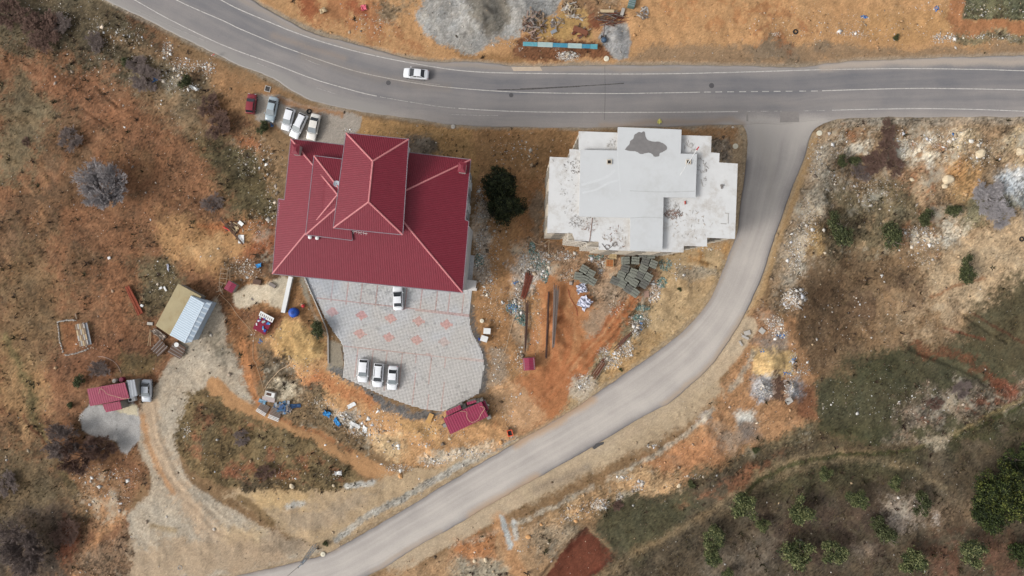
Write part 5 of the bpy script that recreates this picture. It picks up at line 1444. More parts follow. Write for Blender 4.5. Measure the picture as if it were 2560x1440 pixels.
def car(name, label, cat, top, bottom, paint, kind, L=None, W_=1.72, gl=None, group=None, z=0.0, shape='round'):
    """top/bottom: photo pixels of nose and tail"""
    zt = 1.0
    a = np.array(P(*top, zt)[:2]); b = np.array(P(*bottom, zt)[:2])
    c = (a + b) / 2; d = a - b; L_ = np.hypot(*d)
    rz = math.atan2(d[1], d[0])
    t = thing(name, label, cat, (c[0], c[1], z), rz, group)
    hl = L_ / 2; hw = W_ / 2
    boxy = shape == 'boxy'
    # stations from tail to nose: x, half width factor, deck height
    if kind == 'sedan':
        st = [(-1, .80, .62), (-.985, .88, .86), (-.93, .95, .98), (-.70, 1, 1.02), (-.3, 1, 1.0), (.25, 1, 1.0), (.5, 1, .97), (.75, .97, .90), (.9, .92, .82), (.97, .84, .70), (1, .74, .52)]
        gh = (-.71, -.40, .10, .49)      # rear glass base, roof rear, roof front, windscreen base
    elif kind == 'hatch':
        st = [(-1, .84, .62), (-.985, .92, .92), (-.95, .97, 1.02), (-.6, 1, 1.02), (0, 1, 1.0), (.35, 1, .98), (.6, .99, .94), (.8, .96, .88), (.92, .9, .80), (.98, .82, .66), (1, .74, .5)]
        gh = (-.94, -.74, .06, .47)
    else:                                  # wagon
        st = [(-1, .86, .62), (-.99, .93, .94), (-.96, .97, 1.02), (-.6, 1, 1.03), (0, 1, 1.02), (.35, 1, 1.0), (.6, .99, .95), (.8, .96, .88), (.92, .9, .8), (.98, .82, .66), (1, .74, .5)]
        gh = (-.96, -.80, .12, .49)
    if boxy: st = [(x, min(1, .5 + w_ * .52), h) for x, w_, h in st]
    V_, F_ = [], []
    for x, wf, h in st:
        wx = hw * wf
        prof = [(0, .22), (wx * .9, .22), (wx, .34), (wx * 1.0, .62 if h > .62 else h * .9), (wx * .965, h - .09 if h > .75 else h * .95), (wx * .86, h - .01), (wx * .45, h + .025), (0, h + .035)]
        row = [(x * hl, -y, z_) for y, z_ in prof] + [(x * hl, y, z_) for y, z_ in prof[::-1][1:-1]]
        V_ += row
    k = 14
    for i in range(len(st) - 1):
        for j in range(k):
            F_.append((i * k + j, i * k + (j + 1) % k, (i + 1) * k + (j + 1) % k, (i + 1) * k + j))
    F_.append(tuple(range(k))[::-1]); F_.append(tuple(range((len(st) - 1) * k, len(st) * k)))
    F_ = [f[::-1] for f in F_]
    mb = MB(); mb.add(V_, F_)
    body = mb.build("body", paint, t, smooth=True)
    # greenhouse
    zr = 1.44 if kind != 'wagon' else 1.50
    zb = 1.0
    g0, g1, g2, g3 = [g * hl for g in gh]
    wb, wr = hw * .93, hw * .72
    if boxy: wr = hw * .80
    B_ = [(g0, -wb * .9, zb), (g0, wb * .9, zb), (g3, wb * .94, zb), (g3, -wb * .94, zb)]
    T_ = [(g1, -wr, zr), (g1, wr, zr), (g2, wr, zr - .02), (g2, -wr, zr - .02)]
    mb = MB(); mb.add(B_ + T_, [(0, 1, 5, 4), (1, 2, 6, 5), (2, 3, 7, 6), (3, 0, 4, 7), (4, 5, 6, 7), (3, 2, 1, 0)])
    cab = mb.build("cabin", paint, t)
    bevel(cab, .05, 2, 20)
    # roof skin, gently crowned
    V_, F_ = [], []
    nx_, ny_ = 7, 7
    for i in range(nx_):
        u = i / (nx_ - 1)
        for j in range(ny_):
            v = j / (ny_ - 1) * 2 - 1
            x = g1 - .03 + (g2 + .05 - g1 + .03) * u
            rr = 1 - .05 * (abs(u * 2 - 1) ** 4)
            V_.append((x, v * wr * .97 * rr, zr + .012 + .045 * (1 - v * v) * (1 - .5 * (u * 2 - 1) ** 2)))
    for i in range(nx_ - 1):
        for j in range(ny_ - 1):
            F_.append((i * ny_ + j, (i + 1) * ny_ + j, (i + 1) * ny_ + j + 1, i * ny_ + j + 1))
    mb = MB(); mb.add(V_, F_); mb.build("roof", paint, t, smooth=True)
    def pane(name, q4, m, push):
        q4 = [np.array(p) for p in q4]
        n_ = np.cross(q4[1] - q4[0], q4[3] - q4[0]); n_ = n_ / np.linalg.norm(n_)
        c_ = sum(q4) / 4
        out = np.array([c_[0], c_[1], 0]) * 0 + n_
        if (c_ - np.array([0, 0, 1.0])) @ out < 0: out = -out
        q4 = [c_ + (p - c_) * .96 + out * push for p in q4]
        mb = MB(); back = [tuple(p - out * .03) for p in q4]
        mb.add([tuple(p) for p in q4] + back, [(0, 1, 2, 3), (7, 6, 5, 4), (0, 4, 5, 1), (1, 5, 6, 2), (2, 6, 7, 3), (3, 7, 4, 0)])
        o = mb.build(name, m, t); return bevel(o, .02, 1)
    pane("windscreen", [B_[3], B_[2], T_[2], T_[3]], gl or m_cglass2, .012)
    pane("rear_window", [B_[1], B_[0], T_[0], T_[1]], m_cglass, .012)
    for s_, (b0, b1, t1, t0) in ((1, (B_[1], B_[2], T_[2], T_[1])), (-1, (B_[0], B_[3], T_[3], T_[0]))):
        b0, b1, t0, t1 = map(np.array, (b0, b1, t0, t1))
        cuts = [(.06, .5), (.52, .95)] if kind != 'wagon' else [(.04, .3), (.32, .62), (.64, .95)]
        for u0, u1 in cuts:
            lo = lambda u: b0 + (b1 - b0) * u + (t0 - b0) * .12
            hi = lambda u: t0 + (t1 - t0) * u - (t0 - b0) * .06
            pane("side_window", [lo(u0), lo(u1), hi(u1), hi(u0)], m_cglass, .012)
        m1 = MB(); m1.box((g3 * .86, s_ * (hw + .1), 1.02), (.14, .2, .13)); bevel(m1.build("mirror", paint, t), .03)
        m1 = MB(); m1.box((hl * .93, s_ * hw * .66, .66), (.22, .34, .14), s_ * -.35); bevel(m1.build("headlight", m_lamp, t), .03)
        m1 = MB(); m1.box((-hl * .965, s_ * hw * .74, .80), (.1, .3, .18), s_ * .2); bevel(m1.build("tail_light", m_tail, t), .02)
        for wx in (-.60, .62):
            m1 = MB(); m1.tube([(wx * hl, s_ * (hw - .21), .31), (wx * hl, s_ * (hw - .20), .31), (wx * hl, s_ * (hw + .005), .31)], [.25, .31, .31], 18); wobj = m1.build("wheel", m_rub_t, t)
            m1 = MB(); m1.tube([(wx * hl, s_ * (hw - .05), .31), (wx * hl, s_ * (hw + .015), .31)], [.2, .17], 12); m1.build("rim", m_rim, wobj)
        m1 = MB(); m1.box((0, s_ * hw * .995, .30), (L_ * .5, .05, .1)); m1.build("sill", m_trim, t)
        if kind == 'wagon':
            m1 = MB(); m1.tube([(g1 + .15, s_ * wr * .9, zr + .07), (g2 - .1, s_ * wr * .9, zr + .07)], .03, 6); m1.build("roof_rail", m_trim, t)
    m1 = MB(); m1.box((hl * .985, 0, .42), (.10, hw * 1.3, .16)); bevel(m1.build("front_grille", m_trim, t), .02)
    m1 = MB(); m1.box((-hl * .975, 0, .42), (.12, hw * 1.7, .2)); bevel(m1.build("rear_bumper", m_trim if boxy else paint, t), .03)
    # bonnet shut line and wipers
    m1 = MB(); m1.tube([(g3 + .06, -hw * .8, 1.0), (g3 + .12, 0, 1.045), (g3 + .06, hw * .8, 1.0)], .022, 4); m1.build("cowl_gap", m_trim, t)
    if kind == 'sedan':
        m1 = MB(); m1.tube([(g0 - .08, -hw * .75, 1.02), (g0 - .1, 0, 1.05), (g0 - .08, hw * .75, 1.02)], .016, 4); m1.build("boot_gap", m_trim, t)
    return t
car("driving_car", "white sedan driving along the main road, the only car on the asphalt", "car", (1008, 180), (1071, 186), cp_white, 'sedan', z=.05, W_=1.78, gl=m_cglass)
car("parked_car", "dark red old boxy hatchback at the left end of the row by the road", "car", (629, 233), (623.5, 283), cp_red, 'hatch', W_=1.6, gl=m_cglass, shape='boxy')
car("parked_car", "pale blue grey sedan parked second from the left in the row by the road", "car", (671, 303), (684.5, 241), cp_blue, 'sedan')
car("parked_car", "short white hatchback parked between the blue grey sedan and the white estate car", "car", (711, 325), (726.5, 270), cp_white, 'hatch', shape='boxy', W_=1.62)
car("parked_car", "white estate car with roof rails parked slanted beside the ivory sedan", "car", (731, 343), (759, 284), cp_white, 'wagon', W_=1.68, shape='boxy')
car("parked_car", "old ivory boxy sedan, last in the row by the road, nearest the red roof", "car", (775, 349), (790, 284), cp_ivory, 'sedan', W_=1.72, shape='boxy')
car("parked_car", "white sedan parked alone half under the south eave of the red roofed house", "car", (993, 714), (995.5, 776), cp_white, 'sedan', gl=m_cglass, W_=1.76)
car("parked_car", "white hatchback, leftmost of the three cars parked side by side on the grey pavers", "car", (905, 957), (909.5, 898), cp_white, 'hatch', W_=1.8)
car("parked_car", "white estate car in the middle of the three cars on the grey pavers", "car", (942, 969), (947, 909), cp_white, 'wagon', W_=1.8, gl=m_cglass)
car("parked_car", "white sedan, rightmost of the three cars parked side by side on the grey pavers", "car", (979, 976), (983, 915), cp_white, 'sedan', W_=1.78)
_t = car("parked_car", "silver sedan parked beside the grey end of the long west shed", "car", (363.5, 1006), (364.5, 949), cp_silver, 'sedan', W_=1.72)
_z = G(364, 977)[2]; _t.location.z = _z; _t.location.x *= (H - _z - 1) / (H - 1); _t.location.y *= (H - _z - 1) / (H - 1)

# ------------------------------------------------------------------ small things on the ground
rg = random.Random(21)
m_wood = mat("weathered_wood", (150, 130, 110), .9, .2, 4, .3)
m_wood_d = mat("dark_old_wood", (104, 82, 70), .9, .25, 4, .3)
m_wood_l = mat("pale_new_wood", (196, 174, 140), .85, .15, 4, .2)
m_rust = mat("rusty_steel", (112, 62, 48), .8, .2, 5, .2)
m_rust2 = mat("orange_rust_steel", (158, 84, 62), .75, .2, 5, .2)
m_dkst = mat("dark_brown_steel", (84, 62, 54), .8, .2, 5)
m_grst = mat("grey_steel", (132, 122, 116), .6, .15, 5)
m_conc = mat("grey_concrete", (184, 178, 170), .9, .12, 3, .3)
m_white2 = mat("white_sheet", (228, 228, 226), .6, .05, 2, .2)
m_blue = mat("blue_plastic", (40, 84, 176), .4, .1)
m_tarp = mat("light_blue_tarpaulin", (60, 142, 202), .5, .2, 3, .6, 6)
m_teal = mat("teal_board", (88, 156, 170), .6, .1, 3, dirt=(170, 176, 172), dirt_amt=.7, dscale=1.5)
m_tealp = mat("pale_teal_board", (168, 188, 186), .7, .15, 3, dirt=(110, 160, 168), dirt_amt=.6, dscale=1.5)
m_teald = mat("deep_teal_board", (62, 136, 162), .6, .1, 3, dirt=(150, 170, 172), dirt_amt=.5, dscale=1.8)
m_orange = mat("orange_plastic", (226, 92, 54), .5, .08)
m_redp = mat("red_plastic", (206, 70, 72), .5, .08)
m_cream2 = mat("cream_concrete_disc", (226, 218, 196), .85, .05, 3)
m_pinkish = mat("faded_pink_board", (226, 112, 130), .6, .15, 2, .3)
m_pallet = mat("grey_green_paver_block", (138, 140, 130), .9, .22, 5, .5, 14)
m_pallet2 = mat("dark_grey_paver_block", (116, 116, 110), .9, .22, 5, .5, 14)
m_sand = mat("tan_cardboard", (200, 156, 98), .85, .08, 2)
m_gal = mat("galvanised_lattice", (138, 156, 172), .5, .1)

def rz_of(a, b):
    return math.atan2(b[1] - a[1], b[0] - a[0])

# round concrete well covers (cream discs)
disc_lab = ["round cream concrete cover beside the grey gravel heap north of the main road", "round cream concrete cover at the outer corner of the road junction",
            "round cream concrete cover east of the unfinished white house", "round cream concrete cover beside the lattice pole at the bottom edge of the road",
            "small round cream cover next to the little gravel pile right of the paved yard", "thin pale grey round cover on the verge just north of the red roof"]
for (a, b_, r_), lb in zip(((1516, 147, 6.8), (2048, 333, 6.8), (1838, 366, 6.8), (808, 1385, 6.3), (1205, 802, 5.3), (1133, 317, 5.5)), disc_lab):
    x, y, z = G(a, b_)
    z = max(z, .0)
    t = thing("well_cover", lb, "well cover", (x, y, z))
    rr_ = r_ / 14
    mb = MB(); mb.lathe((0, 0, 0), [(rr_, -.3), (rr_, .14), (rr_ - .06, .19), (.05, .21)], 24); mb.build("ring", m_cream2 if '1133' not in str(a) else m_conc, t, smooth=False)
    mb = MB(); mb.tube([(-.12, 0, .2), (-.1, 0, .27), (.1, 0, .27), (.12, 0, .2)], .018, 5); mb.build("lifting_eye", m_grst, t)

# drain grate by the parked cars
x, y, z = P(669, 222, .1)
t = thing("drain_grate", "square grey iron drain grate in a pale concrete frame above the parked cars", "drain", (x, y, 0), R(-15))
mb = MB()
for c_, d_ in (((-.46, 0), (.12, 1.04)), ((.46, 0), (.12, 1.04)), ((0, -.46), (.8, .12)), ((0, .46), (.8, .12))): mb.box((*c_, .05), (*d_, .16))
mb.build("frame", m_conc, t)
for k in range(9):
    mb = MB(); mb.box((-.36 + k * .09, 0, .06), (.045, .8, .06)); mb.build("bar", m_iron, t)

# pallets of paving blocks
def pallet(c, deg, lb, m, s=1.34, h=1.35, grp="pallets of grey paving blocks"):
    x, y, z = G(*c)
    x, y, _ = P(c[0], c[1], z + h)
    t = thing("block_pallet", lb, "pallet", (x, y, z), R(deg), grp)
    mb = MB()
    for k in (-.42, 0, .42): mb.box((k * s, 0, -.10), (.10 * s, s, .3))
    mb.box((0, 0, .07), (s, s, .05)); mb.build("pallet_base", m_wood_d, t)
    nr_ = 6
    for k in range(nr_):
        mb = MB(); w_ = s / nr_
        hh = h - .10 + rg.uniform(-.04, .03)
        for j in range(3):
            l_ = s / 3
            mb.box((-s / 2 + w_ * (k + .5), -s / 2 + l_ * (j + .5), .10 + hh / 2), (w_ - .03, l_ - .025, hh + rg.uniform(-.02, .02)))
        mb.build("block_row", m, t)
    mb = MB(); mb.box((0, s * .2, h + .035), (s + .03, .03, .01)); mb.box((0, -s * .2, h + .035), (s + .03, .03, .01)); mb.build("strap", m_rub_t, t)
    return t
ord_ = ["first", "second", "third", "fourth", "fifth", "sixth"]
rows = [("back row by the white house", [((1607, 634), 6), ((1628, 637), 0)]),
        ("second row from the house", [((1565, 651), 2), ((1589, 651), -4), ((1614, 653), -18), ((1634, 660), -22)]),
        ("third row from the house", [((1564, 671), -16), ((1584, 681), -20), ((1609, 672), -26)]),
        ("fourth row from the house", [((1554, 688), -24), ((1574, 696), -30), ((1599.5, 689), -26), ((1621, 692.5), -30)]),
        ("fifth row from the house", [((1538, 702), -24), ((1556, 709), -28), ((1586, 706.5), -30), ((1610, 710), -32)]),
        ("front row", [((1572, 722), -34), ((1588, 732), -36)])]
for rn, items in rows:
    for i, (c, dg) in enumerate(items):
        pos = ord_[i] if i < len(items) - 1 or len(items) < 3 else "last"
        pallet(c, dg, f"{pos} block pallet from left, {rn} of the large cluster", m_pallet if (i + len(rn)) % 3 else m_pallet2)
for c, dg, lb in (((1461, 673), -30, "upper left"), ((1478, 684), -28, "upper right"), ((1446, 690), -10, "leftmost"), ((1481, 703), -30, "lowest right"), ((1462, 699), -20, "centre bottom")):
    pallet(c, dg, f"{lb} block pallet of the small loose cluster left of the big one", m_pallet)
for c, m, lb in (((1523, 658), mat("brick_orange_block", (176, 116, 72), .9, .15), "open crate of orange brick, just left of the big pallet cluster"), ((1531, 638), mat("straw_block", (190, 166, 126), .9, .15), "straw coloured crate against the white house wall above the brick crate")):
    x, y, z = G(*c)
    t = thing("brick_crate", lb, "crate", (x, y, z), R(-3))
    for k in range(3):
        for j in range(3):
            mb = MB(); mb.box((-.42 + k * .42, -.42 + j * .42, .4), (.38, .38, .7 + rg.uniform(-.05, .05))); mb.build("brick_stack", m, t)
    mb = MB()
    for sx in (-.66, .66): mb.box((sx, 0, .35), (.05, 1.3, .8)); mb.box((0, sx, .35), (1.3, .05, .8))
    mb.build("crate_frame", m_wood_l, t)

# long rebar, pipes, boards: each bundle is one thing, each bar a part
def bundle(name, label, cat, p0, p1, n, r, m, spread=(.0, .0), part="bar", h=.1, jag=.3, m2=None, square=False, group=None):
    a = np.array(G(*p0)); b = np.array(G(*p1)); c = (a + b) / 2
    t = thing(name, label, cat, tuple(c), rz_of(a, b), group)
    L_ = np.hypot(*(b - a)[:2]); dz_ = (b[2] - a[2])
    ts_ = np.linspace(.02, .98, 24); rise = (look(Z, a[0] + (b[0] - a[0]) * ts_, a[1] + (b[1] - a[1]) * ts_) - (a[2] + dz_ * ts_)).max()
    h = h + max(0.0, float(rise))
    for k in range(n):
        u = (k + .5) / n - .5
        y0, y1 = u * spread[0] + rg.uniform(-.03, .03), u * spread[1] + rg.uniform(-.03, .03)
        e0, e1 = rg.uniform(0, jag), rg.uniform(0, jag)
        z_ = h + rg.uniform(0, .12) + r
        mb = MB()
        if square:
            yy = (y0 + y1) / 2
            mb.box((0, 0, 0), (L_ - e0 - e1, r * 2, r))
            o = mb.build(part, m2 if m2 and k % 3 == 1 else m, t); o.location = (0, yy, z_); o.rotation_euler = (0, -math.atan2(dz_, L_), math.atan2(y1 - y0, L_))
        else:
            mb.tube([(-L_ / 2 + e0, y0, z_ - dz_ / 2), (0, (y0 + y1) / 2 + rg.uniform(-.04, .04), z_), (L_ / 2 - e1, y1, z_ + dz_ / 2)], r, 5)
            mb.build(part, m2 if m2 and k % 3 == 1 else m, t)
    return t
bundle("rebar_bundle", "thick bundle of dark red rusty rebar, leftmost in the building yard", "rebar", (1325, 679), (1306, 752), 14, .045, m_rust, (1.5, .8), jag=.8, m2=m_rust2)
bundle("rebar_bundle", "long thin dark rebar strip running down to the tiny magenta hut", "rebar", (1318, 745), (1313, 885), 7, .05, m_dkst, (.6, .25), jag=1.2)
bundle("rebar_bundle", "narrow dark rebar strip lying alone, middle one of the long strips", "rebar", (1372, 727), (1365, 897), 5, .05, m_dkst, (.26, .4), jag=.3)
bundle("rebar_bundle", "wide bundle of grey brown steel rods, rightmost of the long strips", "rebar", (1391, 707), (1382, 872), 12, .055, m_grst, (1.0, .35), jag=1.4, m2=m_dkst)
bundle("pipe_bundle", "bundle of orange red scaffold pipes lying on the grass above the container hut", "pipes", (319, 713), (355, 788), 9, .075, m_rust2, (.75, 1.15), part="pipe", jag=.5)
bundle("plank_bundle", "row of rusty brown planks beside the rubbish on the slope, lower end", "planks", (1517, 893), (1478, 950), 8, .07, m_rust, (.9, 1.2), part="plank", jag=1.5, m2=m_wood)
bundle("plank_bundle", "row of dark planks along the rubbish strip, upper end by the white sheets", "planks", (1585, 822), (1530, 880), 5, .07, m_wood_d, (.4, .7), part="plank", jag=1.8, m2=m_rust)
bundle("timber_stack", "left one of two stacks of dark weathered timber below the cream roof", "timber", (388, 884), (416, 856), 11, .08, m_wood_d, (1.9, 2.1), part="timber", jag=.4, m2=m_grst, square=True, h=.3)
bundle("timber_stack", "right one of two stacks of dark weathered timber, by the gravel drive", "timber", (428, 864), (464, 886), 13, .08, m_wood_d, (2.5, 2.2), part="timber", jag=.5, m2=m_grst, square=True, h=.3)
# white steel beam and kerbs beside the paved yard
x0_, x1_ = np.array(P(728, 692, .6)), np.array(P(709, 781, .6))
t = thing("concrete_beam", "long pale concrete wall strip sloping down from the corner of the red roof", "wall", tuple((x0_ + x1_) / 2), rz_of(x0_, x1_))
t.location.z = 0
L_ = np.hypot(*(x1_ - x0_)[:2])
mb = MB(); mb.box((0, 0, .1), (L_, .62, 1.6)); mb.build("wall_core", m_conc, t)
mb = MB(); mb.box((0, .0, .95), (L_ + .05, .72, .1)); mb.build("coping", m_white2, t)
def wall_line(name, label, cat, pts, w_, h, m, z0=-.5):
    mb = MB(); p = [G2(*q) for q in pts]; p = [np.array(q) for q in p]
    L1, L2 = [], []
    for i in range(len(p)):
        d = p[min(i + 1, len(p) - 1)] - p[max(i - 1, 0)]; d = d / np.hypot(*d); n_ = np.array([-d[1], d[0]]) * w_ / 2
        L1.append(p[i] + n_); L2.append(p[i] - n_)
    for i in range(len(p) - 1):
        mb.prism([tuple(L1[i]), tuple(L1[i + 1]), tuple(L2[i + 1]), tuple(L2[i])], z0, h)
    return tag(mb.build(name, m), label, cat)
wall_line("low_kerb_wall", "thin low concrete kerb wall bending round the left side of the paved yard", "kerb", [(762, 692), (775, 722), (792, 762), (806, 795), (817, 822), (821, 840), (821.5, 908)], .16, .32, m_conc)
wall_line("plank_edge", "thin pale plank lying along the paved yard's left edge, above the dark strip", "plank", [(852, 868), (856, 885), (858, 903)], .1, .12, m_wood)
# blue water tank, red ball
x, y, z = G(737, 781)
t = thing("water_tank", "round blue plastic water tank with a domed lid left of the paved yard", "tank", (x, y, z))
mb = MB(); mb.lathe((0, 0, 0), [(.82, -.2), (.86, .1), (.86, .9), (.80, 1.1), (.45, 1.25), (.3, 1.27)], 24); mb.build("drum", m_blue, t, smooth=True)
mb = MB(); mb.lathe((0, 0, 0), [(.3, 1.26), (.3, 1.34), (.05, 1.36)], 16); mb.build("lid", mat("dark_blue_lid", (28, 62, 140), .4, .05), t)
mb = MB()
for k in range(8): mb.box((.84 * math.cos(k * .785), .84 * math.sin(k * .785), .5), (.05, .12, .8), k * .785)
mb.build("rib", m_blue, t)
x, y, z = G(759, 765); mb = MB(); mb.lathe((x, y, z + .3), [(.05, -.33), (.25, -.24), (.34, 0), (.25, .24), (.05, .33)], 14)
tag(mb.build("red_buoy", m_redp, smooth=True), "round red plastic ball beside the blue water tank", "ball")
# loaded cart / table
x, y, z = G(661, 810)
t = thing("loaded_table", "maroon table heaped with white and blue goods, left of the blue tank", "table", (x, y, z), R(-28))
mb = MB(); mb.box((0, 0, .75), (2.5, 3.0, .06)); mb.build("maroon_cloth", mat("maroon_cloth", (132, 34, 60), .8, .15), t)
mb = MB(); mb.box((0, 1.5, .95), (2.7, .9, .08), 0, .15); mb.build("white_board", m_white2, t)
for sx in (-1.1, 1.1):
    for sy in (-1.3, 1.3): mb = MB(); mb.box((sx, sy, .3), (.1, .1, .85)); mb.build("leg", m_wood_d, t)
for k in range(16):
    mb = MB(); mb.box((rg.uniform(-1.1, 1.1), rg.uniform(-1.3, 1.1), .85), (rg.uniform(.15, .6), rg.uniform(.1, .4), rg.uniform(.1, .25)), rg.uniform(0, 3))
    mb.build("packet", [m_tarp, m_white2, m_tealp, m_blue][k % 4], t)
for k in range(7):
    mb = MB(); mb.box((-1.1 + k * .36, 1.45, 1.02), (.09, .5, .06), .1); mb.build("slat", m_wood_d, t)
# scaffold frames
x, y, z = G(562, 690)
t = thing("scaffold_frame", "pale grey ladder shaped scaffold frame left of the tiny hut on the concrete pad", "scaffold", (x, y, z), R(-8))
for sx in (-.6, .65):
    mb = MB(); mb.tube([(sx, -1.5, .5), (sx, 1.5, .6)], .06, 6); mb.build("side_rail", m_wood, t)
for k in range(4):
    mb = MB(); mb.box((0, -1.3 + k * .85, .56), (1.35, .12, .08), rg.uniform(-.15, .15)); mb.build("rung", m_wood, t)
mb = MB(); mb.tube([(.9, 1.2, .4), (1.2, -.9, .3)], .07, 5); mb.build("loose_plank", m_wood, t)
x, y, z = G(553, 723)
t = thing("broken_trestle", "broken grey wooden trestle below the ladder shaped scaffold frame", "trestle", (x, y, z))
for k in range(6):
    mb = MB(); a = rg.uniform(0, 3.1); mb.box((rg.uniform(-.3, .3), rg.uniform(-.5, .5), .2 + k * .06), (rg.uniform(.9, 1.6), .11, .07), a); mb.build("board", m_wood, t)
# the rest place: plank roof over a bench within a ring of stones
x, y, z = G(214, 836)
t = thing("plank_shelter", "narrow grey plank shelter at the edge of a square of stones, west field", "shelter", (x, y, z), R(12))
for k in range(5):
    for j in range(4):
        mb = MB(); mb.box((-.62 + k * .31, -1.55 + j * 1.03 + rg.uniform(-.05, .05), 1.2 - k * .05), (.29, .98, .05), rg.uniform(-.03, .03)); mb.build("plank", [m_wood, m_conc, m_wood_l][(k + j) % 3], t)
mb = MB(); mb.box((.95, 0, .8), (.5, 4.0, .05), 0); mb.build("side_sheet", m_gsh, t)
for sx in (-.7, .7):
    for sy in (-1.9, 1.9): mb = MB(); mb.box((sx, sy, .45), (.1, .1, 1.5)); mb.build("post", m_wood_d, t)
SQ = [(145, 806), (156, 803), (168, 801), (180, 800), (190, 801)], [(146, 812), (148, 830), (150, 848), (154, 866), (158, 880)], [(163, 888), (180, 886), (196, 882), (212, 876), (220, 872)]
ring = thing("stone_edging", "broken square of small pale stones laid out around the plank shelter", "stone edging")
for sdl_ in SQ:
    pr = resample(sdl_, int(len(sdl_) * 4))
    for a, b_ in pr:
        x, y, z = G(a + rg.uniform(-1, 1), b_ + rg.uniform(-1, 1))
        mb = MB(); mb.box((x, y, z + .08), (rg.uniform(.18, .34), rg.uniform(.15, .26), .22), rg.uniform(0, 3), taper=.7); mb.build("stone", m_conc, ring)
# teal hoarding at the top
hb = thing("teal_hoarding", "long low hoarding of six teal and whitish boards below the wood piles", "hoarding")
xs = [1307, 1344, 1382, 1419.5, 1455, 1476, 1494]
for k in range(6):
    a = np.array(P(xs[k], 109 + (xs[k] - 1307) * .038, 1.0)); b = np.array(P(xs[k + 1], 109 + (xs[k + 1] - 1307) * .038, 1.0)); c = (a + b) / 2
    mb = MB(); L_ = np.hypot(*(b - a)[:2])
    mb.box((0, 0, 0), (L_ - .04, .72 + .1 * (k % 2), .06), 0, .35)
    o = mb.build("board", [m_teal, m_tealp, m_teald, m_tealp, m_teald, m_teal][k], hb); o.location = (c[0], c[1], .9); o.rotation_euler = (0, 0, rz_of(a, b))
    mb = MB(); mb.box((c[0] + .3, c[1], .3), (.08, .08, 1.2)); mb.build("post", m_wood_d, hb)
# wood heaps north of the road
def heap(name, label, cat, c, rx, ry, n, ms, lo, hi, h=.7, wlo=.08, whi=.3, group=None, parts=True, ang_=None, partname="plank"):
    x, y, z = G(*c)
    t = thing(name, label, cat, (x, y, z))
    for k in range(n):
        a = rg.uniform(0, 6.28); q_ = math.sqrt(rg.random())
        px_, py_ = rx / 14 * q_ * math.cos(a), ry / 14 * q_ * math.sin(a)
        zz = float(look(Z, x + px_, y + py_)) - z
        mb = MB(); mb.box((0, 0, 0), (rg.uniform(lo, hi), rg.uniform(wlo, whi), rg.uniform(.05, .14)), 0)
        o = mb.build(partname, ms[k % len(ms)], t)
        o.location = (px_, py_, zz + h * (1 - q_) * rg.random() + .1); o.rotation_euler = (rg.uniform(-.25, .25), rg.uniform(-.3, .3), (rg.uniform(0, 3.14) if ang_ is None else ang_ + rg.gauss(0, .3)))
    return t
heap("wood_pile", "tall heap of broken grey brown boards on the edge of the big gravel heap", "wood pile", (1337, 60), 30, 36, 80, [m_wood, m_wood_d, m_grst, mat("pinkish_board", (162, 138, 126), .9, .15)], .5, 1.6, h=1.3)
heap("wood_pile", "loose pile of pale boards at the top edge, right of the tall heap", "wood pile", (1425, 22), 18, 22, 40, [m_wood, m_wood_l, m_conc], .5, 1.5, h=.8)
heap("wood_pile", "few pale boards lying flat below the loose pile of pale boards", "wood pile", (1440, 44), 20, 6, 12, [m_wood, m_conc], .7, 1.7, h=.3, ang_=.2)
heap("branch_pile", "pile of long thin brown sticks and rods above the grey gravel heap", "sticks", (1526, 46), 26, 18, 70, [m_wood_d, m_rust, m_grst], 1.6, 3.6, h=.7, wlo=.04, whi=.09, ang_=.05, partname="stick")
heap("board_heap", "small heap of pinkish grey scrap boards right of the teal tank", "scrap", (1608, 34), 15, 16, 26, [m_wood, m_conc, m_grst], .4, 1.3, h=.5)
heap("board_heap", "few brown boards lying right of the boards above the teal hoarding", "scrap", (1452, 80), 18, 12, 16, [m_rust, m_wood_d, m_wood], .7, 2.0, h=.3, wlo=.15, whi=.5)
heap("board_heap", "thin scatter of grey scrap boards right of the tall wood heap", "scrap", (1392, 58), 18, 14, 26, [m_grst, m_conc, m_wood], .3, .9, h=.25)
for p0, p1, w_, m, lb in (((1500, 30), (1534, 30.5), .5, m_wood_l, "long pale beam lying across the pile of thin sticks"), ((1553, 41), (1558, 23), .55, m_conc, "pale slab standing slanted right of the pile of thin sticks"),
                          ((1433, 72), (1468, 86), .9, mat("rust_brown_sheet", (128, 82, 62), .85, .15), "rust brown metal sheet lying right of the teal hoarding's middle, above it"), ((1377, 85), (1391, 77), .6, m_gsh, "grey sheet lying just above the left part of the teal hoarding")):
    a, b = np.array(G(*p0)), np.array(G(*p1)); c = (a + b) / 2
    mb = MB(); mb.box((0, 0, 0), (np.hypot(*(b - a)[:2]), w_, .14)); o = tag(mb.build("board", m), lb, "board"); o.location = (c[0], c[1], c[2] + .45); o.rotation_euler = (0.05, .03, rz_of(a, b))
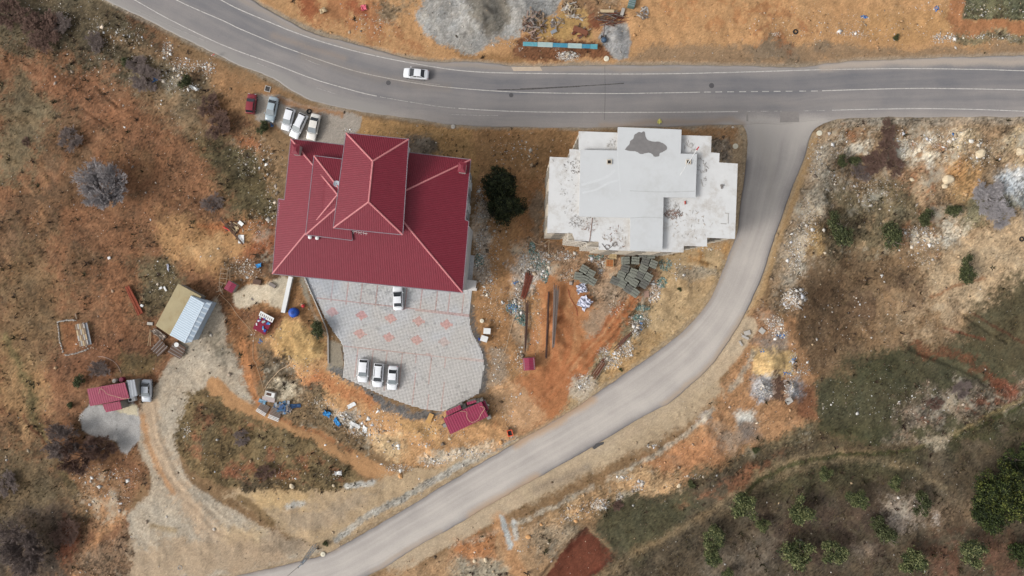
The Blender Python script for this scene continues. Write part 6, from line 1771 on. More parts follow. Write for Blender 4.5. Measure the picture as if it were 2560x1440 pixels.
# teal tank and the barrow with a long handle
x, y, z = G(1578, 12)
t = thing("teal_water_tank", "faded teal box shaped tank at the top edge right of the stick pile", "tank", (x, y, z), R(-14))
mb = MB(); mb.box((0, 0, .5), (1.2, 1.5, 1.2)); bevel(mb.build("tank_body", mat("faded_teal", (96, 122, 118), .7, .15, 2), t), .08)
for k in range(4): mb = MB(); mb.box((0, -.55 + k * .37, 1.12), (1.22, .07, .06)); mb.build("rib", m_gsh, t)
x, y, z = G(1508, 98)
t = thing("concrete_mixer", "blue mixer with a long dark handle at the edge of the grey gravel heap", "mixer", (x, y, z), R(5))
mb = MB(); mb.lathe((0, 0, .9), [(.15, -.5), (.45, -.35), (.5, .05), (.3, .45), (.28, .5)], 14); o = mb.build("drum", mat("dusty_blue_steel", (72, 96, 120), .6, .2), t, smooth=True); o.rotation_euler = (.5, 0, 0)
mb = MB(); mb.box((0, 0, .3), (.6, .12, .7)); mb.box((0, 0, .05), (.12, 1.2, .12)); mb.build("stand", m_dkst, t)
mb = MB(); mb.tube([(0, .2, .9), (.15, 1.2, .9), (.32, 2.2, .7)], [.09, .07, .05], 6); mb.build("handle", m_dkst, t)
for sx in (-.35, .35): mb = MB(); mb.tube([(sx - .04, .4, .25), (sx + .04, .4, .25)], .26, 12); mb.build("wheel", m_rub_t, t)
# pink board
def crumpled(name, label, cat, c, w_, d_, m, rz=0.0, h=.25, nseg=7, jag=.2, seed=0, lift=.1):
    rr_ = random.Random(seed)
    x, y, z = G(*c)
    V_, F_ = [], []
    for i in range(nseg):
        for j in range(nseg):
            u, v = i / (nseg - 1) - .5, j / (nseg - 1) - .5
            e = 1 - jag * rr_.random() * (max(abs(u), abs(v)) * 2) ** 3
            X_, Y_ = u * w_ * e, v * d_ * e
            gx = x + X_ * math.cos(rz) - Y_ * math.sin(rz); gy = y + X_ * math.sin(rz) + Y_ * math.cos(rz)
            V_.append((X_, Y_, float(look(Z, gx, gy)) - z + lift + h * rr_.random()))
    for i in range(nseg - 1):
        for j in range(nseg - 1): F_.append((i * nseg + j, (i + 1) * nseg + j, (i + 1) * nseg + j + 1, i * nseg + j + 1))
    mb = MB(); mb.add(V_, F_); o = mb.build(name, m)
    so = o.modifiers.new("s", 'SOLIDIFY'); so.thickness = .03
    o.location = (x, y, z); o.rotation_euler = (0, 0, rz)
    return tag(o, label, cat)
crumpled("pink_sheet", "crumpled pink plastic sheet on the orange earth near the top edge", "sheet", (910, 20), 1.1, 1.3, m_pinkish, .2, .4, 6, .3, 1)
crumpled("folded_sack", "pair of pale folded sacks on the earth left of the pink sheet", "sack", (808, 27), 1.5, 1.2, m_wood_l, .5, .3, 6, .3, 2)
m_bag = mat("white_woven_bag", (206, 208, 222), .6, .08, 3, .7, 5)
crumpled("bag_heap", "upper one of two heaps of bluish white bags in the building yard", "bags", (1453, 721), 2.1, 1.9, m_bag, .3, .8, 9, .35, 3)
crumpled("bag_heap", "lower one of two heaps of bluish white bags in the building yard", "bags", (1461, 757), 2.6, 2.5, m_bag, .8, .9, 9, .35, 4)
crumpled("blue_tarpaulin", "bright blue tarpaulin crumpled at the top of the rubbish below the paved yard", "tarpaulin", (818, 1034), 1.6, 1.1, m_tarp, -.4, .35, 7, .4, 5)
crumpled("blue_tarpaulin", "ragged blue tarpaulin strip below the upper blue tarpaulin in the rubbish", "tarpaulin", (843, 1055), 1.0, 2.0, m_tarp, .6, .35, 7, .5, 6)
crumpled("blue_tarpaulin", "blue tarpaulin scrap on dark soil near the lower left corner of the red roof", "tarpaulin", (648, 664), 1.2, .8, m_tarp, .2, .3, 6, .4, 7)
crumpled("white_foam_sheet", "white foam sheet lying alone on the orange slope above the blue tarpaulin", "sheet", (879, 1013), 1.65, .75, m_white2, .5, .1, 6, .15, 8)
crumpled("white_foam_sheet", "long white foam sheet slanting down right in the rubbish below the yard", "sheet", (888, 1062), 2.1, .7, m_white2, -.55, .1, 6, .15, 9)
crumpled("white_foam_sheet", "ragged white sheet at the right end of the rubbish below the yard", "sheet", (912, 1073), .9, 1.6, m_white2, -.2, .2, 6, .4, 10)
crumpled("cardboard_sheet", "tan rectangular board leaning on the dark strip left of the large magenta shed", "board", (1075, 1045), .85, 1.75, m_sand, -.4, .03, 4, .0, 11, .3)
crumpled("white_plastic", "white plastic wreck with a square hole at the grass island's lower end", "plastic", (846, 1182), 1.5, .8, m_white2, .1, .3, 7, .5, 12)
crumpled("yellow_sack", "yellow and white torn sack at the road edge above the white house", "sack", (1648, 305), .9, .9, mat("pale_yellow_sack", (214, 208, 120), .7, .15, 3, .5), .6, .3, 6, .5, 13, .15)
crumpled("grey_slab", "tan brown slab lying at the right edge of the block pallet cluster", "slab", (1616, 735), .9, 1.2, mat("tan_slab", (164, 134, 118), .9, .1), .1, .03, 4, .05, 14, .2)
crumpled("white_plastic", "torn white plastic beside a dark pipe west of the pale concrete pad", "plastic", (421, 669), .5, 1.6, m_bag, .1, .2, 6, .6, 15)
crumpled("white_plastic", "white and black plastic sheet beside the green bush by the parked cars", "plastic", (486, 221), 2.0, .6, m_white2, -.35, .4, 7, .6, 16)
# white cases east of the yard
for c, lb, dg in (((1218, 827), "white lidded box, upper of two beside the dark strip right of the paved yard", -4), ((1211, 846), "white lidded box with a blue bag beside it, lower of the two", -18)):
    x, y, z = G(*c)
    t = thing("white_box", lb, "box", (x, y, z), R(dg))
    mb = MB(); mb.box((0, 0, .3), (1.15, .95, .8)); mb.build("case", m_wood_l, t)
    mb = MB(); mb.box((0, 0, .74), (1.25, 1.05, .08)); bevel(mb.build("lid", m_white2, t), .03)
crumpled("blue_bag", "small blue bag pressed against the lower white box", "bag", (1199, 848), .5, .5, m_blue, 0, .35, 5, .4, 17)
# orange barrow
x, y, z = G(1275, 1081)
t = thing("orange_wheelbarrow", "orange wheelbarrow with a dark tray standing at the inner edge of the curved road", "wheelbarrow", (x, y, z), R(12))
mb = MB()
for sx in (-.42, .42): mb.box((sx, 0, .55), (.14, 1.1, .35))
for sy in (-.5, .5): mb.box((0, sy, .55), (.75, .14, .35))
bevel(mb.build("tray_rim", m_orange, t), .03)
mb = MB(); mb.box((0, 0, .42), (.75, .9, .06)); mb.build("tray_floor", m_trim, t)
mb = MB(); mb.tube([(-.05, .75, .25), (.05, .75, .25)], .25, 14); mb.build("wheel", m_rub_t, t)
for sx in (-.3, .3):
    mb = MB(); mb.tube([(sx * .3, .75, .25), (sx, 0, .45), (sx, -1.0, .6)], .03, 6); mb.build("handle", m_trim, t)
    mb = MB(); mb.box((sx, -.4, .2), (.05, .05, .45)); mb.build("leg", m_trim, t)
# tyre between the estate car and the ivory sedan
def tyre(c, label, r_=.36, z_add=.12):
    x, y, z = G(*c)
    prof = []
    V_, F_ = [], []
    for i in range(16):
        for j in range(8):
            a, b = i * 2 * math.pi / 16, j * 2 * math.pi / 8
            V_.append(((r_ + .12 * math.cos(b)) * math.cos(a), (r_ + .12 * math.cos(b)) * math.sin(a), .12 * math.sin(b)))
            F_.append((i * 8 + j, ((i + 1) % 16) * 8 + j, ((i + 1) % 16) * 8 + (j + 1) % 8, i * 8 + (j + 1) % 8))
    mb = MB(); mb.add(V_, F_); o = mb.build("old_tyre", m_rub_t, smooth=True); o.location = (x, y, z + z_add); return tag(o, label, "tyre")
tyre((773, 279), "black tyre lying on the ground between the estate car and the ivory sedan")
tyre((2553, 598), "black tyre lying at the right picture edge below the white gravel")
tyre((1988, 80), "dark old tyre on the golden earth north of the main road")
# appliance and striped pallets in the south-west
x, y, z = G(678, 985)
t = thing("cabinet_wreck", "wrecked white metal cabinet lying beside the pale concrete splash", "cabinet", (x, y, z), R(-14))
mb = MB(); mb.box((0, 0, .35), (1.9, 1.1, .8)); bevel(mb.build("case", m_conc, t), .04)
mb = MB(); mb.box((.1, .05, .78), (1.5, .8, .06)); mb.build("lid", m_white2, t)
mb = MB(); mb.box((-.15, .05, .82), (.9, .5, .04)); mb.build("grille", m_dkst, t)
mb = MB(); mb.box((-.2, -1.0, .15), (2.3, .9, .06), .1); mb.build("fallen_door", mat("pinkish_sheet", (184, 170, 168), .6, .1), t)
def slat_pallet(c, dg, lb, w_=1.9, d_=2.0, n=9):
    x, y, z = G(*c)
    t = thing("slatted_panel", lb, "panel", (x, y, z), R(dg))
    for k in range(n):
        mb = MB(); mb.box((0, -d_ / 2 + d_ * (k + .5) / n, .3), (w_, d_ / n * .55, .06)); mb.build("slat", m_grst if k > 2 else m_white2, t)
    for sx in (-.8, 0, .8): mb = MB(); mb.box((sx * w_ / 2, 0, .22), (.08, d_, .1)); mb.build("bearer", m_wood_d, t)
slat_pallet((659, 1022), -32, "left one of two grey slatted panels beside the orange track")
slat_pallet((689, 1035), -22, "right one of two grey slatted panels beside the orange track", 2.0, 2.2)
heap("blue_scrap", "pile of blue painted sheets and pipes behind the two slatted panels", "scrap", (712, 1019), 22, 13, 34, [mat("faded_blue_steel", (84, 124, 158), .6, .2), mat("navy_steel", (52, 84, 128), .6, .2), m_gsh, m_grst], .5, 1.9, h=.7, wlo=.15, whi=.5, partname="sheet")
crumpled("blue_scrap_sheet", "bluish crumpled sheet left above the left slatted panel", "sheet", (657, 1003), 1.6, .8, mat("grey_blue_sheet", (112, 150, 174), .6, .2, 2, .4), -.4, .25, 6, .3, 18)
crumpled("dark_blue_mat", "dark blue ribbed mat right of the blue scrap pile", "mat", (741, 1014), 1.7, .7, mat("navy_mat", (44, 74, 112), .7, .2), .05, .2, 6, .1, 19)
# scrap by the west cut: white doors, red pipe
heap("scrap_pile", "scrap pile with boards and a red pipe left of the red roofed house", "scrap", (585, 565), 24, 14, 24, [m_wood_d, m_wood_l, m_dkst, m_wood], .5, 1.8, h=.4, wlo=.1, whi=.35)
crumpled("white_door", "white door leaf, upper of two lying by the scrap pile", "door", (603, 559), .95, .65, m_white2, -.7, .04, 4, .0, 20, .2)
crumpled("white_door", "larger white door leaf with a grey hatch, lower of two by the scrap pile", "door", (604, 598), 1.1, 1.5, m_white2, -.03, .04, 4, .0, 21, .2)
a, b = G(560, 567), G(580, 578); mb = MB(); mb.tube([(a[0], a[1], a[2] + .35), (b[0], b[1], b[2] + .35)], .12, 8); tag(mb.build("red_pipe", mat("vivid_red", (204, 44, 40), .5, .05)), "short bright red pipe lying on the scrap pile by the west cut", "pipe")
bundle("pole_bundle", "long thin poles lying slanted across the scrap pile", "poles", (553, 545), (612, 612), 3, .06, m_wood_d, (.5, .3), part="pole", h=.35)
# air conditioner by the west shed, old engine etc
x, y, z = G(335, 997)
t = thing("air_conditioner", "white air conditioner with a round fan at the west shed's grey end", "air conditioner", (x, y, z), R(12))
mb = MB(); mb.box((0, 0, .4), (1.2, .75, .9)); bevel(mb.build("case", m_white2, t), .04)
mb = MB(); mb.lathe((-.2, 0, .86), [(.26, 0), (.26, .02), (.05, .03)], 16); mb.build("fan", m_trim, t)
x, y, z = G(309, 948); mb = MB(); mb.lathe((x, y, z), [(.42, 0), (.45, .3), (.4, .8), (.1, .82)], 14); tag(mb.build("maroon_barrel", mat("maroon_plastic", (132, 40, 70), .5, .1)), "maroon barrel standing above the west shed roof", "barrel")
x, y, z = G(291, 951); mb = MB(); mb.lathe((x, y, z), [(.36, 0), (.4, .3), (.36, .75), (.1, .8)], 12); tag(mb.build("grey_drum", m_conc), "pale grey drum left of the maroon barrel above the west shed", "drum")
# grey tank under the bare tree
x, y, z = G(232, 1115)
t = thing("rusted_trailer", "dark grey flat trailer lying under the bare tree below the grey apron", "trailer", (x, y, z), R(-38))
mb = MB(); mb.box((0, 0, .5), (2.6, 1.5, .12)); mb.build("deck", mat("dark_grey_boards", (104, 100, 104), .8, .15), t)
for k in range(4): mb = MB(); mb.box((0, -.55 + k * .37, .6), (2.6, .07, .05)); mb.build("deck_rib", m_trim, t)
for sy in (-.7, .7): mb = MB(); mb.tube([(0, sy - .08, .28), (0, sy + .08, .28)], .28, 12); mb.build("wheel", m_rub_t, t)
bundle("pale_pole", "pale pole lying slanted under the bare tree beside the trailer", "pole", (232, 1136), (272, 1114), 2, .06, m_conc, (.3, .1), part="pole", h=.3)
# things on the pale pad and by the container
def slab(name, label, cat, c, w_, d_, h, dg, m, lift=0.0):
    x, y, z = G(*c); mb = MB(); mb.box((0, 0, h / 2), (w_, d_, h)); o = tag(mb.build(name, m), label, cat); o.location = (x, y, z + lift); o.rotation_euler = (0, 0, R(dg)); return o
slab("stone_bench", "dark grey trough on the right side of the pale concrete pad", "trough", (683, 713), 1.2, .6, .5, -30, m_grst)
slab("dark_chest", "dark brown chest at the top of the pale concrete pad", "chest", (645, 705), 1.4, .9, .6, -10, m_wood_d)
slab("metal_plate", "small dark plate lying in the middle of the pale concrete pad", "plate", (631, 748), .5, .3, .08, -40, m_grst)
slab("broken_slab", "grey slab lying left below the flat cream roof", "slab", (376, 809), 1.0, .5, .2, -5, m_conc)
crumpled("grey_tarpaulin", "long crumpled pinkish grey tarpaulin below the cream flat roof, above the timber stacks", "tarpaulin", (400, 835), 3.2, 1.1, mat("pinkish_grey_tarpaulin", (178, 164, 152), .8, .1, 2, .5), -.65, .5, 9, .3, 22)
bundle("pole_bundle", "two thin pale poles left of the timber stacks", "poles", (378, 822), (374, 868), 2, .05, m_wood_l, (.2, .8), part="pole")
x, y, z = G(452, 860); mb = MB(); mb.lathe((x, y, z + 1.5), [(.04, 0), (.28, .04), (.42, .12)], 14); mb.tube([(x, y, z), (x, y, z + 1.5)], .04, 6); tag(mb.build("satellite_dish", m_white2), "white satellite dish at the lower end of the light blue roof", "dish")
for c, w_, d_, dg, lb in (((356, 764), .5, .4, -30, "white block beside the lower end of the orange pipes"), ((403, 720), .5, .35, 30, "beige block on the dark grass above the cream roof"), ((414, 722), .3, .9, 28, "narrow white block on the dark grass above the cream roof"), ((274, 645), .45, .45, 20, "white block lying alone in the middle of the west field")):
    slab("white_block", lb, "block", c, w_, d_, .25, dg, m_white2)
# boulders
def boulder(c, r_, m, lb, fl=.6, seed=0):
    rr_ = random.Random(seed + int(c[0])); x, y, z = G(*c)
    me = bpy.data.meshes.new("boulder"); bm = bmesh.new(); bmesh.ops.create_icosphere(bm, subdivisions=2, radius=1)
    for v in bm.verts:
        k = 1 + rr_.uniform(-.18, .18); v.co = mathutils.Vector((v.co.x * r_ * k * rr_.uniform(.95, 1.05), v.co.y * r_ * .8 * k, v.co.z * r_ * fl * k))
    bm.to_mesh(me); bm.free(); me.materials.append(m)
    o = link("boulder", me); o.location = (x, y, z + r_ * fl * .3); o.rotation_euler = (0, 0, rr_.uniform(0, 6)); return tag(o, lb, "boulder")
import bmesh
m_lime = mat("limestone", (214, 196, 166), .9, .1, 3, .5, 6); m_lime2 = mat("orange_limestone", (206, 158, 108), .9, .12, 3, .5, 6); m_limw = mat("whitish_limestone", (222, 216, 206), .9, .08, 3, .5, 6)
for c, r_, m, lb in (((2369, 449), 1.15, m_lime, "big cream heart shaped boulder on the east rubble slope"), ((2361, 465), .62, m_lime, "cream boulder just below the big heart shaped one"), ((2279, 449), .42, m_lime, "oval cream boulder left of the big heart shaped one"),
                     ((2251, 414), .5, m_limw, "whitish slab boulder below the dark brown thicket"), ((2450, 384), .95, m_lime, "pale flat boulder near the upper right of the rubble slope"), ((2550, 380), .9, m_lime, "large cream boulder at the right picture edge"),
                     ((2427, 353), .45, m_limw, "white boulder right of the rust red streak on the rubble slope"), ((730, 1215), .5, m_lime, "cream boulder beside the white scraps at the foot of the grass island"), ((834, 1214), .3, m_lime, "small cream boulder at the lower tip of the grass island"),
                     ((1321, 1342), .5, m_lime2, "round orange boulder right of the grey gravel streak at the bottom"), ((1252, 1106), .45, m_lime2, "orange boulder near the orange wheelbarrow"), ((1697, 1214), .45, m_lime, "cream boulder at the edge of the meadow below the curved road"),
                     ((1440, 1302), .4, m_lime2, "orange boulder among the rubble above the red soil plot"), ((1001, 1190), .5, m_lime2, "orange boulder at the end of the dirt track beside the sandy ground"), ((1353, 1311), .3, m_lime2, "small orange boulder above the round orange one"),
                     ((1214, 1400), .45, m_lime, "leftmost cream boulder in the row at the bottom edge"), ((1186, 1402), .38, m_lime, "small cream boulder in the heap at the bottom edge"), ((1124, 1097), .3, m_lime, "pale boulder on the slope under the magenta shed")):
    boulder(c, r_, m, lb)
# slabs of broken concrete near the east dump
for c, w_, d_, dg, lb in (((1867, 832), 1.1, .8, 15, "pale broken slab at the outer edge of the road bend"), ((1904, 827), 1.0, .9, -40, "grey slab right of the pale broken slab"), ((1862, 843), 1.3, .4, -25, "long broken slab below the pale one"), ((1851, 858), .3, 1.0, 30, "narrow pale slab standing at the road bend dump"),
                          ((1971, 1001), 1.2, 1.1, 35, "grey square slab below the grey rubble heaps")):
    slab("broken_slab", lb, "slab", c, w_, d_, .22, dg, m_conc, .1)
# lattice pole leaning away from the centre of the picture by its height
x, y, z = G(789, 1364)
t = thing("lattice_pole", "bluish grey lattice electricity pole standing by the lower end of the curved road", "electricity pole", (x, y, z), R(20))
for sx in (-1, 1):
    for sy in (-1, 1):
        mb = MB(); mb.tube([(sx * .32, sy * .32, -.3), (sx * .16, sy * .16, 8.2)], .045, 4); mb.build("leg", m_gal, t)
mb = MB()
for k in range(12):
    z0_, z1_ = k * .68, (k + 1) * .68
    w0, w1_ = .32 - .16 * z0_ / 8.2, .32 - .16 * z1_ / 8.2
    s_ = 1 if k % 2 else -1
    for q0, q1 in (((s_ * w0, -w0), (-s_ * w1_, -w1_)), ((s_ * w0, w0), (-s_ * w1_, w1_)), ((-w0, s_ * w0), (-w1_, -s_ * w1_)), ((w0, s_ * w0), (w1_, -s_ * w1_))):
        mb.tube([(*q0, z0_), (*q1, z1_)], .025, 4)
mb.build("bracing", m_gal, t)
mb = MB(); mb.box((0, 0, 7.9), (2.1, .1, .1), .5); mb.build("cross_arm", m_gal, t)
for k in (-.9, 0, .9):
    mb = MB(); mb.lathe((k * math.cos(.5), k * math.sin(.5), 7.95), [(.05, 0), (.09, .08), (.05, .15), (.09, .2), (.03, .28)], 8); mb.build("insulator", m_conc, t)
mb = MB(); mb.tube([(x, y, 8 + z), (x - 8, y - 7, 7.2), (x - 20, y - 17, 7.0), (x - 60, y - 50, 9)], .03, 4); tag(mb.build("overhead_wire", m_trim), "thin overhead wire running from the lattice pole out of the lower left", "wire")
# red and white marker signs by the upper road
for c, lb in (((538, 142), "small red and white road marker beside the upper left verge"), ):
    x, y, z = G(*c); t = thing("road_marker", lb, "marker", (x, y, z), R(30))
    mb = MB(); mb.tube([(0, 0, -.2), (0, 0, 1.1)], .04, 6); mb.build("post", m_white2, t)
    mb = MB(); mb.box((0, 0, 1.0), (.7, .08, .45), 0, .6); mb.build("plate", m_redp, t); mb = MB(); mb.box((-.18, -.0, 1.04), (.16, .09, .44), 0, .6); mb.build("stripe", m_white2, t)
# hoses, cables and fallen sticks lying on the ground
def cable(name, label, cat, pts, r_, m, lift=.04):
    p = resample(pts, len(pts) * 8)
    mb = MB(); mb.tube([G(a, b, lift) for a, b in p], r_, 5); return tag(mb.build(name, m), label, cat)
m_hose = mat("beige_hose", (206, 178, 146), .7, .08)
cable("hose", "beige hose looping from the white house corner over the orange earth", "hose", [(1326, 595), (1334, 605), (1345, 611), (1356, 611), (1368, 603), (1373, 600), (1372, 615), (1372, 630), (1366, 643)], .07, m_hose)
cable("hose", "long thin beige hose running down the right of the paved yard", "hose", [(1283, 797), (1278, 820), (1270, 850), (1264, 875), (1254, 895), (1246, 907)], .05, m_hose)
cable("hose", "beige hose curving from the orange slope down to the wrecked cabinet", "hose", [(732, 895), (722, 912), (700, 925), (686, 940), (672, 955), (662, 972)], .06, m_hose)
cable("hose", "thin curved pale pipe lying in the field above the west shed", "pipe", [(245, 891), (262, 893), (282, 902), (295, 915), (303, 932)], .06, mat("pinkish_pipe", (176, 150, 136), .7, .1))
cable("cable", "long thin cable hanging from the container hut down to the striped panels", "cable", [(551, 737), (575, 760), (592, 785), (615, 812), (634, 838), (633, 860), (633, 895), (640, 910), (650, 940), (660, 978)], .035, m_hose)
cable("cable", "thin cable lying across the gravel beside the light blue roof", "cable", [(550, 735), (538, 752), (532, 772), (520, 795), (505, 815), (492, 828)], .04, m_hose)
cable("cable", "thin white cable across the magenta roof", "cable", [(1150, 1015)] * 1 + [(1152, 1016), (1158, 1020)], .02, m_hose) if False else None
cable("broken_branch", "thin pale branch lying on the building yard left of the bag heaps", "branch", [(1420, 722), (1426, 745), (1440, 770), (1444, 790)], .05, m_rust2)
cable("scrap_wire", "pale loop of wire on the building rubbish left of the rebar", "wire", [(1313, 672), (1316, 660), (1326, 652), (1340, 650)], .05, m_hose)
# concrete blocks below the orchard and the ring at the bottom
x, y, z = G(450, 1419)
mb = MB(); mb.lathe((x, y, z), [(.40, -.1), (.40, .09), (.30, .09), (.30, -.1)], 22); tag(mb.build("concrete_ring", m_conc), "small pale concrete ring set in the gravel at the bottom edge", "ring")
# drifts of gravel as heaps lie in the ground itself; lone plank pieces
bundle("plank", "long plank lying upright beside the plank shelter's upper left", "plank", (190, 783), (194, 798), 1, .09, m_wood, (0, 0), part="board", square=True)
bundle("rail_panel", "faded panel of rods lying left of the debris, beside the rebar", "rods", (1265, 715), (1268, 725), 6, .03, m_dkst, (.8, .8), part="rod")

def roof_cable(label, pts, z, parent_z):
    p = resample(pts, 40); mb = MB(); mb.tube([(*P(a, b, z + parent_z)[:2], z + parent_z) for a, b in p], .035, 4); return tag(mb.build("cable", m_hose), label, "cable")
roof_cable("thin pale cable looping across the large magenta shed roof", [(1150, 1028), (1166, 1030), (1168, 1045), (1180, 1056), (1196, 1048), (1202, 1036), (1212, 1020), (1200, 1016)], 3.12, G(1165, 1043)[2])
roof_cable("thin pale cable lying across the west shed roof", [(247, 985), (250, 972), (258, 975), (268, 985), (285, 990), (310, 997), (322, 996)], 3.12, G(275, 985)[2])

# ------------------------------------------------------------------ trees and shrubs
m_leaf = attr_mat("olive_leaves", .7, .25, 1.5, 0, spec=.2)
m_bark = mat("grey_bark", (120, 108, 98), .9, .2, 4, .4)
m_bark_d = mat("dark_bark", (72, 58, 52), .9, .2, 4, .4)
m_twig = mat("pale_twigs", (178, 172, 172), .9, .15, 3)
m_twig_b = mat("brown_twigs", (122, 97, 86), .9, .2, 3)
m_twig_g = mat("mauve_grey_twigs", (134, 120, 114), .9, .2, 3)
def crown_mesh(name, seed, lobes, nleaf, leaf, cols, flat=.8, mat_=None):
    r = np.random.default_rng(seed)
    L_ = np.array(lobes, float)           # x y z radius
    p = L_[:, 3] ** 2; p = p / p.sum()
    k = r.choice(len(L_), nleaf, p=p)
    d = r.normal(size=(nleaf, 3)); d /= np.linalg.norm(d, axis=1)[:, None]
    rad = L_[k, 3] * (r.random(nleaf) ** .45)
    # clumping: leaves gather round random twig tips
    ntip = max(30, nleaf // 40)
    kt = r.choice(len(L_), ntip, p=p); dt = r.normal(size=(ntip, 3)); dt /= np.linalg.norm(dt, axis=1)[:, None]
    dt[:, 2] = np.abs(dt[:, 2]) * .8 + dt[:, 2] * .2
    tips = L_[kt, :3] + dt * (L_[kt, 3] * r.uniform(.55, 1.08, ntip))[:, None] * [1, 1, flat]
    tip_of = r.integers(0, ntip, nleaf)
    c = tips[tip_of] + r.normal(size=(nleaf, 3)) * (leaf * 1.5)
    own = r.random(nleaf) < .3
    c[own] = (L_[k, :3] + d * rad[:, None] * [1, 1, flat])[own]
    nrm = r.normal(size=(nleaf, 3)) + [0, 0, 1.0]; nrm /= np.linalg.norm(nrm, axis=1)[:, None]
    a = np.cross(nrm, r.normal(size=(nleaf, 3))); a /= np.linalg.norm(a, axis=1)[:, None]
    b = np.cross(nrm, a)
    s = leaf * r.uniform(.6, 1.3, nleaf)[:, None]
    V_ = np.stack([c - a * s, c - b * s * .5, c + a * s, c + b * s * .5], 1).reshape(-1, 3)
    F_ = np.arange(nleaf * 4).reshape(-1, 4)
    cc = np.array([lin(q) for q in cols]); tone = r.integers(0, len(cols), ntip)[tip_of]
    tone = np.where(r.random(nleaf) < .3, r.integers(0, len(cols), nleaf), tone)
    col = cc[tone] * r.uniform(.75, 1.25, nleaf)[:, None]
    return fast_mesh(name, V_, F_, np.repeat(col, 4, axis=0), mat_ or m_leaf)
def rlobes(seed, n, R_, h, rmin, rmax):
    r = random.Random(seed); out = []
    for _ in range(n):
        a = r.uniform(0, 6.28); q = math.sqrt(r.random()) * R_
        out.append((q * math.cos(a), q * math.sin(a), h + r.uniform(-.5, .5) * rmax - q * .15, r.uniform(rmin, rmax)))
    return out
OLC = [(92, 100, 62), (112, 116, 74), (70, 80, 50), (132, 134, 92), (52, 62, 40)]
OLD = [(70, 76, 48), (84, 90, 58), (56, 62, 40), (102, 104, 70)]
DKC = [(44, 52, 36), (58, 66, 42), (34, 41, 30), (72, 78, 50)]
ol_mesh = [crown_mesh("crown", 40 + i, rlobes(60 + i, 9, 1.5, 2.3, .5, .95), 4200, .13, OLC) for i in range(4)]
gd_mesh = [crown_mesh("crown", 50 + i, rlobes(70 + i, 8, 1.4, 1.6, .5, .9), 3600, .13, OLD) for i in range(2)]
sh_mesh = [crown_mesh("crown", 55 + i, rlobes(80 + i, 6, .7, .5, .3, .55), 1500, .09, OLD) for i in range(2)]
def trunk_mesh(seed, h, r_, spread, m):
    rr_ = random.Random(seed); mb = MB()
    mb.tube([(0, 0, -.6), (rr_.uniform(-.05, .05), rr_.uniform(-.05, .05), h * .5), (rr_.uniform(-.15, .15), rr_.uniform(-.15, .15), h)], [r_, r_ * .8, r_ * .55], 8)
    for k in range(6):
        a = k * 1.05 + rr_.uniform(-.3, .3); z0_ = h * rr_.uniform(.45, .95)
        mb.tube([(0, 0, z0_), (spread * .5 * math.cos(a), spread * .5 * math.sin(a), z0_ + .5), (spread * math.cos(a + .3), spread * math.sin(a + .3), z0_ + .9)], [r_ * .5, r_ * .3, r_ * .1], 5)
    return mb.mesh("trunk", m)
tr_mesh = [trunk_mesh(i, 1.7, .17, 1.3, m_bark) for i in range(3)]
def tree(name, label, cat, c, scale, crown, trunk, zc=2.3, rz=None, sz=None, group=None):
    x, y, z = G(*c); x, y, _ = P(c[0], c[1], z + zc * scale * .8)
    t = thing(name, label, cat, (x, y, z), rg.uniform(0, 6.28) if rz is None else rz, group)
    o = link("crown", crown, t); o.scale = (scale * (1 if sz is None else sz[0]), scale * (1 if sz is None else sz[1]), scale)
    if trunk: o = link("trunk", trunk, t); o.scale = (scale,) * 3
    return t
orch = [((1862, 1271), 1.38, "olive tree nearest the curved earth track, left end of the upper orchard row"), ((1908, 1312), .7, "small olive tree just right below the upper left orchard tree"), ((1786, 1342), 1.15, "tall olive tree at the left edge of the orchard, upper half of a pair"),
        ((1786, 1385), 1.0, "olive tree directly below the leftmost orchard tree, lower half of the pair"), ((2003, 1272), 1.32, "round full olive tree in the middle of the orchard"), ((1996, 1382), 1.5, "large olive tree near the bottom edge below the round full one"),
        ((2082, 1382), 1.25, "olive tree right of the large one near the bottom edge"), ((2138, 1240), .95, "thin olive tree right of the round full one, upper side"), ((2162, 1262), .5, "very small olive tree at the foot of the thin olive tree"),
        ((2236, 1210), .7, "small yellowish round olive tree standing apart near the track fork"), ((2062, 1183), .7, "sparse small olive tree right beside the curved earth track"), ((2305, 1262), 1.15, "faint grey green olive tree beside the pale stony patch"),
        ((2222, 1345), 1.3, "dark leafy tree left below the pale stony patch"), ((2275, 1402), 1.35, "bushy tree by the bottom edge below the dark leafy one"), ((2432, 1378), 1.4, "olive tree near the bottom right corner"), ((1816, 1430), .55, "tiny olive shrub at the bottom edge left of the orchard"),
        ((2190, 1305), .8, "low green tree between the pale stony patch and the round full olive")]
for i, (c, s, lb) in enumerate(orch):
    mm = gd_mesh[i % 2] if i in (11, 12, 16) else ol_mesh[i % 4]
    tree("olive_tree", lb, "tree", c, s, mm, tr_mesh[i % 3], group="olive trees of the lower orchard")
